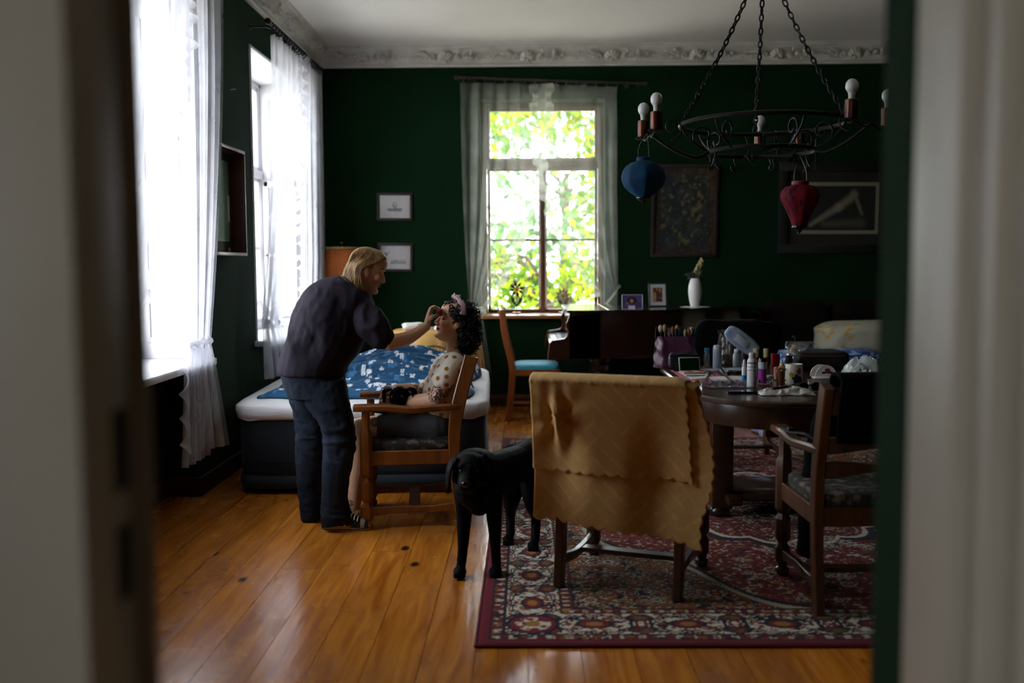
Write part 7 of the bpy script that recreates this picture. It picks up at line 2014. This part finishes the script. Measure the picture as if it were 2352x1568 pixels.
# ---------------------------------------------------------------- seated woman
def seated_woman():
    t = thing('person', 'seated woman with black curly hair, dotted blouse and closed eyes', 'person', (-0.46, 5.43, 0.47))
    base = Vector(t.location)
    hc = A_(1045, 739, 5.43); HM = Matrix.Translation(hc) @ Matrix.Rotation(rad(194), 4, 'Z') @ Matrix.Rotation(rad(-18), 4, 'Y')
    b = MB(); headmesh(b, HM, 1.0)
    limb(b, [A_(1048, 758, 5.43), A_(1046, 785, 5.43), A_(1050, 812, 5.43)], [0.052, 0.048, 0.062])
    pxloft(b, [(1052, 985, 972, 985, 5.43, 0.15), (1054, 940, 978, 940, 5.43, 0.135), (1058, 885, 984, 885, 5.43, 0.15), (1062, 850, 996, 850, 5.43, 0.17), (1062, 822, 1012, 826, 5.43, 0.12)], 0.8)
    # near arm (tattooed), far arm
    shn, eln, wrn = A_(1036, 842, 5.27), A_(1002, 917, 5.20), A_(912, 925, 5.29)
    limb(b, [shn, A_(1018, 885, 5.22), eln], [0.054, 0.050, 0.043]); limb(b, [eln, A_(955, 922, 5.24), wrn], [0.043, 0.038, 0.026])
    shf, elf, wrf = A_(1022, 842, 5.58), A_(968, 899, 5.62), A_(908, 892, 5.53)
    limb(b, [shf, A_(995, 876, 5.61), elf], [0.052, 0.046, 0.040]); limb(b, [elf, A_(938, 893, 5.58), wrf], [0.040, 0.034, 0.025])
    kn = A_(889, 926, 5.34)
    hand(b, wrn, kn, (0.2, -0.5, 0.8), [[kn+Vector((-0.020, 0.008, 0.012-0.012*i)), kn+Vector((-0.040, 0.018, 0.004-0.012*i)), kn+Vector((-0.046, 0.034, -0.008-0.010*i))] for i in range(4)], [A_(906, 921, 5.29), A_(893, 915, 5.30), A_(880, 915, 5.33)])
    kf = A_(888, 899, 5.46)
    hand(b, wrf, kf, (0.3, -0.9, 0.2), [[kf+Vector((-0.018, 0.020-0.018*i, -0.010)), kf+Vector((-0.030, 0.012-0.019*i, -0.032)), kf+Vector((-0.026, 0.004-0.020*i, -0.058))] for i in range(4)], [A_(900, 892, 5.50), A_(890, 888, 5.44), A_(880, 892, 5.40)])
    # legs
    limb(b, [A_(1000, 985, 5.32), A_(910, 982, 5.31), A_(828, 985, 5.30)], [0.083, 0.072, 0.056], 18, 28)
    limb(b, [A_(828, 985, 5.30), A_(826, 1040, 5.31), A_(818, 1110, 5.29), A_(813, 1168, 5.28)], [0.056, 0.054, 0.045, 0.034], 16, 28)
    limb(b, [A_(1000, 982, 5.56), A_(905, 978, 5.57), A_(822, 982, 5.56)], [0.083, 0.072, 0.056], 18, 28)
    limb(b, [A_(822, 982, 5.56), A_(815, 1040, 5.54), A_(793, 1105, 5.50), A_(778, 1160, 5.47)], [0.056, 0.054, 0.045, 0.034], 16, 28)
    for (xa, ya_, Ya, d) in ((813, 1168, 5.28, 0.0), (778, 1160, 5.47, 0.0)):
        an = A_(xa, ya_, Ya); zf = 0.045
        b.ell(Vector((an.x+0.015, an.y, zf+0.005)), (0.035, 0.030, 0.028)); b.ell(Vector((an.x-0.01, an.y-0.003, 0.07)), (0.032, 0.030, 0.035))
        b.tube([(an.x+0.01, an.y, 0.062), (an.x-0.06, an.y-0.004, 0.056), (an.x-0.115, an.y-0.008, 0.040)], [(0.030, 0.030), (0.026, 0.036), (0.016, 0.040)], 14, upv=(0, 0, 1))
        for i in range(5):
            yy = an.y-0.008+(-0.034+0.017*i); l = (0.150, 0.160, 0.157, 0.150, 0.140)[i] if d == 0 else 0.15
            rr = (0.0085, 0.008, 0.008, 0.0085, 0.012)[4-i]
            b.tube([(an.x-0.105, yy, 0.037), (an.x-l*0.9, yy, 0.040), (an.x-l, yy, 0.034)], [rr, rr, rr*0.7], 8); b.ell((an.x-l, yy, 0.035), rr*0.95, 8, 6)
    me = remesh(b, 0.0038, 2); P = coords(me)
    c = facepaint(P, HM, 1.0, '#e0ad8e', '#b06464', brow='#241712')
    # tattoos: leafy ink on both arms and the thigh
    ink = np.array(srgb('#23262a')); n = fbm(P*62, 17, 3); n2 = fbm(P*38+7, 19, 2)
    def tat(px, py, Y, R, th):
        q = np.array(A_(px, py, Y)); d = np.linalg.norm((P-q)*np.array([1, 0.6, 1]), axis=1); k = (d < R*(0.75+0.5*n2)) & (np.abs(n-0.5) > th)
        c[k] = c[k]*0.25+ink*0.75
    tat(1010, 893, 5.17, 0.066, 0.055); tat(1000, 905, 5.16, 0.05, 0.05); tat(964, 893, 5.58, 0.038, 0.05); tat(888, 1000, 5.24, 0.040, 0.045); tat(862, 968, 5.25, 0.026, 0.03); tat(803, 1160, 5.25, 0.028, 0.05)
    paint(me, c); setco(me, P-np.array(base)); bd = link('body', me, skin_m, t, 180)
    MB().tube([A_(1005, 747, 5.345)-base+Vector((0.005*math.cos(a), 0, 0.005*math.sin(a))) for a in [2*PI*i/12 for i in range(12)]], 0.001, 5, closed=True).build('nose_ring', brass, bd)
    # blouse
    b = MB()
    pxloft(b, [(1054, 975, 968, 972, 5.43, 0.175), (1054, 945, 970, 948, 5.43, 0.165), (1056, 915, 973, 918, 5.43, 0.165), (1060, 885, 976, 884, 5.43, 0.175), (1065, 855, 989, 854, 5.43, 0.188), (1067, 830, 1003, 832, 5.43, 0.175), (1064, 815, 1016, 817, 5.43, 0.105)], 0.8)
    limb(b, [A_(1040, 838, 5.28), A_(1029, 856, 5.24), A_(1019, 871, 5.215)], [0.068, 0.068, 0.060], 18); limb(b, [A_(1026, 838, 5.56), A_(1014, 854, 5.59), A_(1005, 868, 5.60)], [0.066, 0.064, 0.058], 18)
    me = remesh(b, 0.0038, 7); cloth_wrinkle(me, 0.014, 11, 23, (1, 0.7, 1)); P = coords(me)
    c = np.tile(np.array(srgb('#e6dcd0')), (len(P), 1)); rg = np.random.default_rng(9); pts = []
    for i in range(900):
        q = P[rg.integers(0, len(P))]
        if all(np.linalg.norm(q-p) > 0.042 for p in pts): pts.append(q)
    for q in pts:
        k = np.clip((0.0138-np.linalg.norm(P-q, axis=1))/0.003, 0, 1)[:, None]; c = c*(1-k)+np.array(srgb('#a0620f'))*k
    paint(me, c); setco(me, P-np.array(base)); bl_ = link('blouse', me, mat('dotted_blouse_cotton', '#ffffff', 0.85, attr=True, bump=0.1, bscale=200), t, 180)
    bt = []
    # shorts
    b = MB()
    pxloft(b, [(1056, 1005, 985, 1010, 5.43, 0.19), (1056, 975, 972, 970, 5.43, 0.18), (1054, 955, 972, 952, 5.43, 0.165)], 0.8)
    limb(b, [A_(1005, 985, 5.32), A_(950, 984, 5.31), A_(893, 984, 5.305)], [0.100, 0.096, 0.088], 20); limb(b, [A_(1005, 982, 5.56), A_(950, 980, 5.565), A_(890, 980, 5.57)], [0.100, 0.096, 0.088], 20)
    me = remesh(b, 0.006, 5); cloth_wrinkle(me, 0.012, 12, 33, (0.7, 1, 1)); P = coords(me); setco(me, P-np.array(base))
    link('shorts', me, mat('grey_jersey', '#5c5f66', 0.9, '#50535a', 8, 3, spec=0.2), t, 180)
    # curly hair
    hm_ = mat('black_curls', '#0d0a0c', 0.35, '#140f10', 20, 2, spec=0.5); Mi = Matrix.Translation(-base) @ HM
    b = MB(); b.ell(Mi @ Vector((-0.026, 0, 0.020)), (0.088, 0.082, 0.096), 24, 16, HM.to_3x3()); b.ell(Mi @ Vector((-0.075, 0, -0.060)), (0.060, 0.085, 0.075), 20, 14, HM.to_3x3())
    cap = b.build('hair', hm_, t, 180)
    r = random.Random(14); b = MB(); cnt = 0; dn = HM.to_3x3().inverted() @ Vector((0, 0, -1))
    while cnt < 560:
        a, z = r.uniform(0, 2*PI), r.uniform(-1, 1); q = math.sqrt(1-z*z); d = Vector((q*math.cos(a), q*math.sin(a), z))
        low = r.random() < 0.42
        c0 = Vector((-0.078, 0, -0.055)) if low else Vector((-0.012, 0, 0.024)); R_ = Vector((0.058, 0.088, 0.078)) if low else Vector((0.094, 0.086, 0.096))
        p = c0+Vector((d.x*R_.x, d.y*R_.y, d.z*R_.z))
        if p.x > 0.080 or (p.x > 0.058 and p.z < 0.088) or (p.x > 0.032 and p.z < 0.056) or (p.x > -0.022 and p.z < 0.026) or (p.z < -0.02 and p.x > -0.04): continue
        cnt += 1
        Lc = r.uniform(0.030, 0.060); ax = (d*0.55+dn*r.uniform(0.5, 1.0)+Vector((r.uniform(-.4, .4), r.uniform(-.4, .4), r.uniform(-.3, .3)))).normalized()
        e1 = ax.orthogonal().normalized(); e2 = ax.cross(e1); Rh = r.uniform(0.006, 0.011); tw = r.uniform(1.4, 2.6)*r.choice((-1, 1)); ph = r.uniform(0, 6)
        pts = [Mi @ (p+ax*(Lc*i/15)+(e1*math.cos(ph+2*PI*tw*i/15)+e2*math.sin(ph+2*PI*tw*i/15))*Rh*min(1, 0.4+i/8)) for i in range(16)]
        rr = r.uniform(0.0022, 0.0042); b.tube(pts, [rr]*11+[rr*0.9, rr*0.8, rr*0.65, rr*0.5, rr*0.25], 5)
    b.build('curls', hm_, cap, 180)
    # headband with a knot
    hb = mat('pale_pink_satin', '#c9aab2', 0.45, '#b8939e', 14, 3, sheen=0.3)
    pts = []
    for i in range(41):
        a = lerp(-1.25, 1.25, i/40); pts.append(Mi @ Vector((0.026-0.040*abs(math.sin(a))**1.5, 0.107*math.sin(a), 0.012+0.119*math.cos(a))))
    b = MB(); b.tube(pts, [(0.005, 0.018) for i in range(41)], 10, upv=HM.to_3x3() @ Vector((0, -0.95, 0.3))); ho = b.build('headband', hb, t, 180)
    b = MB(); k0 = Vector((0.032, -0.006, 0.128))
    for (dx, dy, dz, r3) in ((0, 0, 0.004, (0.016, 0.020, 0.014)), (0.012, -0.014, 0.002, (0.014, 0.013, 0.012)), (-0.012, 0.012, 0.004, (0.013, 0.014, 0.012)), (0.002, 0.016, -0.002, (0.012, 0.012, 0.012))): b.ell(Mi @ (k0+Vector((dx, dy, dz))), r3, 14, 10, HM.to_3x3() @ Matrix.Rotation(dx*40, 3, 'Z'))
    b.tube([Mi @ (k0+Vector((0.018*math.cos(a)*0.9, 0.014*math.sin(a), 0.010+0.008*math.cos(a*2)))) for a in [2*PI*i/20 for i in range(20)]], 0.005, 7, closed=True)
    b.build('knot', hb, ho, 180)
    # flip-flops
    mint = mat('mint_rubber', '#6fd0c4', 0.5)
    for (xa, ya_, Ya) in ((813, 1168, 5.28), (778, 1160, 5.47)):
        an = A_(xa, ya_, Ya)-base; out = []
        for i in range(36):
            a = 2*PI*i/36; u = 0.5-0.5*math.cos(a); w = 0.034+0.013*math.sin(PI*min(1, u*1.2))
            out.append((an.x+0.055-0.245*u, an.y-0.006+w*math.copysign(abs(math.sin(a))**0.7, math.sin(a)), 0.001-base.z))
        so = MB().prism(out, (0, 0, 0.011)).build('flip_flop', mat('pale_sole', '#b9c9c4', 0.6), t, 40)
        MB().prism([(x, y, 0.0122-base.z) for x, y, z in out], (0, 0, 0.010)).build('footbed', mint, so, 40)
        for s in (-1, 1): MB().tube(spline([(an.x-0.135, an.y-0.008, 0.03-base.z), (an.x-0.09, an.y-0.008+s*0.022, 0.066-base.z), (an.x-0.03, an.y-0.006+s*0.042, 0.026-base.z)], 10), 0.005, 7).build('strap', mint, so, 60)
seated_woman()

# ---------------------------------------------------------------- dogs
fur = mat('black_fur', '#050608', 0.6, '#020203', 18, 4, bump=0.35, bscale=160, spec=0.07)
def flap(parent, pts, w, wd):
    """soft folded ear: leaf shaped sheet along pts, w half width, wd width direction"""
    P = spline(pts, 12); wd = Vector(wd).normalized()
    def g(u, v):
        p = P[int(round(u*11))]; h = w*(0.55+0.45*math.sin(PI*min(1, 0.15+u*0.75)))*math.sqrt(max(0.03, 1-max(0, (u-0.55)/0.45)**2.2))
        s_ = (v-0.5)*2; out = (P[-1]-P[0]).cross(wd).normalized()
        return p+wd*(h*s_)+out*(0.010*(1-s_*s_))
    o = MB().grid(g, 11, 8, 0.006).build('ear', fur, parent, 180)
    return o
def big_dog():
    t = thing('dog', 'black short haired dog standing at the edge of the rug', 'dog', (-0.12, 4.5, 0.0))
    base = Vector(t.location); b = MB()
    limb(b, [(-0.235, 4.27, 0.40), (-0.20, 4.36, 0.425), (-0.11, 4.50, 0.435), (-0.04, 4.61, 0.45), (0.02, 4.72, 0.455)], [0.085, 0.106, 0.098, 0.080, 0.092], 20, 36)
    b.ell((-0.215, 4.33, 0.375), (0.078, 0.10, 0.095)); b.ell((-0.212, 4.29, 0.325), (0.050, 0.055, 0.045))
    limb(b, [(-0.215, 4.33, 0.47), (-0.235, 4.24, 0.50), (-0.243, 4.19, 0.505)], [0.10, 0.088, 0.078], 18)
    for (sx, ex, wx, px_, Y0) in ((-0.275, -0.283, -0.288, -0.300, 4.315), (-0.160, -0.150, -0.143, -0.142, 4.315)):
        limb(b, [(sx, Y0+0.035, 0.40), (ex, Y0+0.05, 0.27), (wx, Y0+0.022, 0.125), (px_+0.004, Y0+0.005, 0.045)], [0.054, 0.036, 0.023, 0.021], 14, 26)
        b.ell((px_, Y0-0.018, 0.026), (0.030, 0.042, 0.025))
        for k in (-1.5, -0.5, 0.5, 1.5): b.ell((px_+k*0.012, Y0-0.048, 0.019), (0.0095, 0.020, 0.015), 10, 8)
    for (hx_, kx, hk, px_, dy) in ((0.035, 0.028, 0.040, 0.026, 0.0), (-0.060, -0.075, -0.085, -0.095, 0.10)):
        limb(b, [(hx_, 4.72+dy*0.3, 0.43), (kx, 4.645+dy, 0.275), (hk, 4.77+dy, 0.145), (px_+0.01, 4.735+dy, 0.045)], [0.088, 0.052, 0.024, 0.022], 14, 30)
        b.ell((px_, 4.70+dy, 0.026), (0.029, 0.042, 0.025))
        for k in (-1.5, -0.5, 0.5, 1.5): b.ell((px_+k*0.012, 4.668+dy, 0.019), (0.0095, 0.020, 0.015), 10, 8)
    limb(b, [(0.03, 4.79, 0.505), (0.07, 4.86, 0.515), (0.14, 4.93, 0.52), (0.23, 5.0, 0.505)], [0.034, 0.027, 0.022, 0.012], 12)
    # head: skull, brow, muzzle, cheeks
    b.ell((-0.243, 4.175, 0.512), (0.077, 0.085, 0.070)); b.ell((-0.243, 4.15, 0.50), (0.068, 0.07, 0.062))
    limb(b, [(-0.246, 4.13, 0.490), (-0.250, 4.085, 0.474), (-0.252, 4.055, 0.468)], [0.052, 0.041, 0.034], 16)
    b.ell((-0.250, 4.085, 0.449), (0.033, 0.045, 0.022))
    for s in (-1, 1):
        b.ell((-0.247+s*0.020, 4.068, 0.457), (0.018, 0.026, 0.021)); b.ell((-0.244+s*0.030, 4.115, 0.533), (0.020, 0.020, 0.014))
        b.ell((-0.243+s*0.050, 4.15, 0.482), (0.028, 0.04, 0.034))
    me = remesh(b, 0.0048, 5); cloth_wrinkle(me, 0.002, 60, 44, (1, 1, 2))
    P = coords(me); setco(me, P-np.array(base)); o = link('body', me, fur, t, 180)
    def ear(p0, p1, p2, w, wd):
        flap(t, [Vector(p)-base for p in (p0, p1, p2)], w, wd)
    ear((-0.300, 4.168, 0.568), (-0.330, 4.140, 0.520), (-0.334, 4.125, 0.415), 0.042, (0.25, -1, 0)); ear((-0.188, 4.172, 0.570), (-0.160, 4.150, 0.520), (-0.157, 4.135, 0.425), 0.042, (-0.25, -1, 0))
    MB().ell(Vector((-0.252, 4.026, 0.478))-base, (0.019, 0.012, 0.014), 14, 10).build('nose', mat('wet_black_nose', '#08080a', 0.2), t, 180)
    for s in (-1, 1): MB().ell(Vector((-0.244+s*0.031, 4.098, 0.517))-base, (0.0105, 0.009, 0.009), 12, 8).build('eye', mat('dark_brown_eye', '#150a05', 0.05), t, 180)
    MB().tube([Vector((-0.232+0.083*math.cos(a), 4.245-0.028*math.sin(a), 0.475+0.088*math.sin(a)))-base for a in [2*PI*i/36 for i in range(36)]], [(0.004, 0.011)]*36, 8, closed=True).build('collar', mat('black_collar', '#101114', 0.5), t, 60)
big_dog()
def puppy():
    hcx = A_(919, 910, 5.275)
    t = thing('puppy', 'small black puppy lying in the seated woman\'s lap', 'dog', tuple(hcx)); base = Vector(t.location); b = MB()
    b.ell(hcx, (0.047, 0.050, 0.043)); b.ell(hcx+Vector((-0.002, -0.02, -0.008)), (0.042, 0.04, 0.036))
    limb(b, [hcx+Vector((-0.006, -0.03, -0.022)), hcx+Vector((-0.012, -0.060, -0.040))], [0.028, 0.020], 14); b.ell(hcx+Vector((-0.012, -0.055, -0.050)), (0.018, 0.022, 0.011))
    limb(b, [hcx+Vector((0.02, 0.03, -0.02)), hcx+Vector((0.06, 0.10, -0.05)), hcx+Vector((0.13, 0.16, -0.07)), hcx+Vector((0.19, 0.18, -0.075))], [0.045, 0.062, 0.066, 0.05], 16)
    limb(b, [hcx+Vector((0.01, 0.03, -0.07)), hcx+Vector((-0.015, -0.005, -0.115)), hcx+Vector((-0.02, -0.03, -0.165))], [0.026, 0.019, 0.017], 12); b.ell(hcx+Vector((-0.022, -0.038, -0.172)), (0.018, 0.022, 0.014))
    limb(b, [hcx+Vector((-0.03, 0.04, -0.06)), hcx+Vector((-0.075, 0.03, -0.060)), hcx+Vector((-0.115, 0.02, -0.056))], [0.024, 0.018, 0.016], 12)
    limb(b, [hcx+Vector((0.10, 0.11, -0.09)), hcx+Vector((0.09, 0.06, -0.115)), hcx+Vector((0.03, 0.03, -0.12))], [0.035, 0.024, 0.017], 12)
    me = remesh(b, 0.004, 4); P = coords(me); setco(me, P-np.array(base)); link('body', me, fur, t, 180)
    for s in (-1, 1):
        flap(t, [Vector((s*0.036, -0.004, 0.034)), Vector((s*0.062, -0.022, 0.022)), Vector((s*0.060, -0.034, -0.022))], 0.022, (-s*0.35, -1, 0))
        MB().ell((s*0.020-0.004, -0.056, 0.006), 0.0065, 10, 8).build('eye', mat('dark_brown_eye', '#150a05', 0.05), t, 180)
    MB().ell((-0.014, -0.080, -0.034), (0.009, 0.006, 0.007), 10, 8).build('nose', mat('wet_black_nose', '#08080a', 0.2), t, 180)
    t.scale = (1.28, 1.28, 1.28)
puppy()
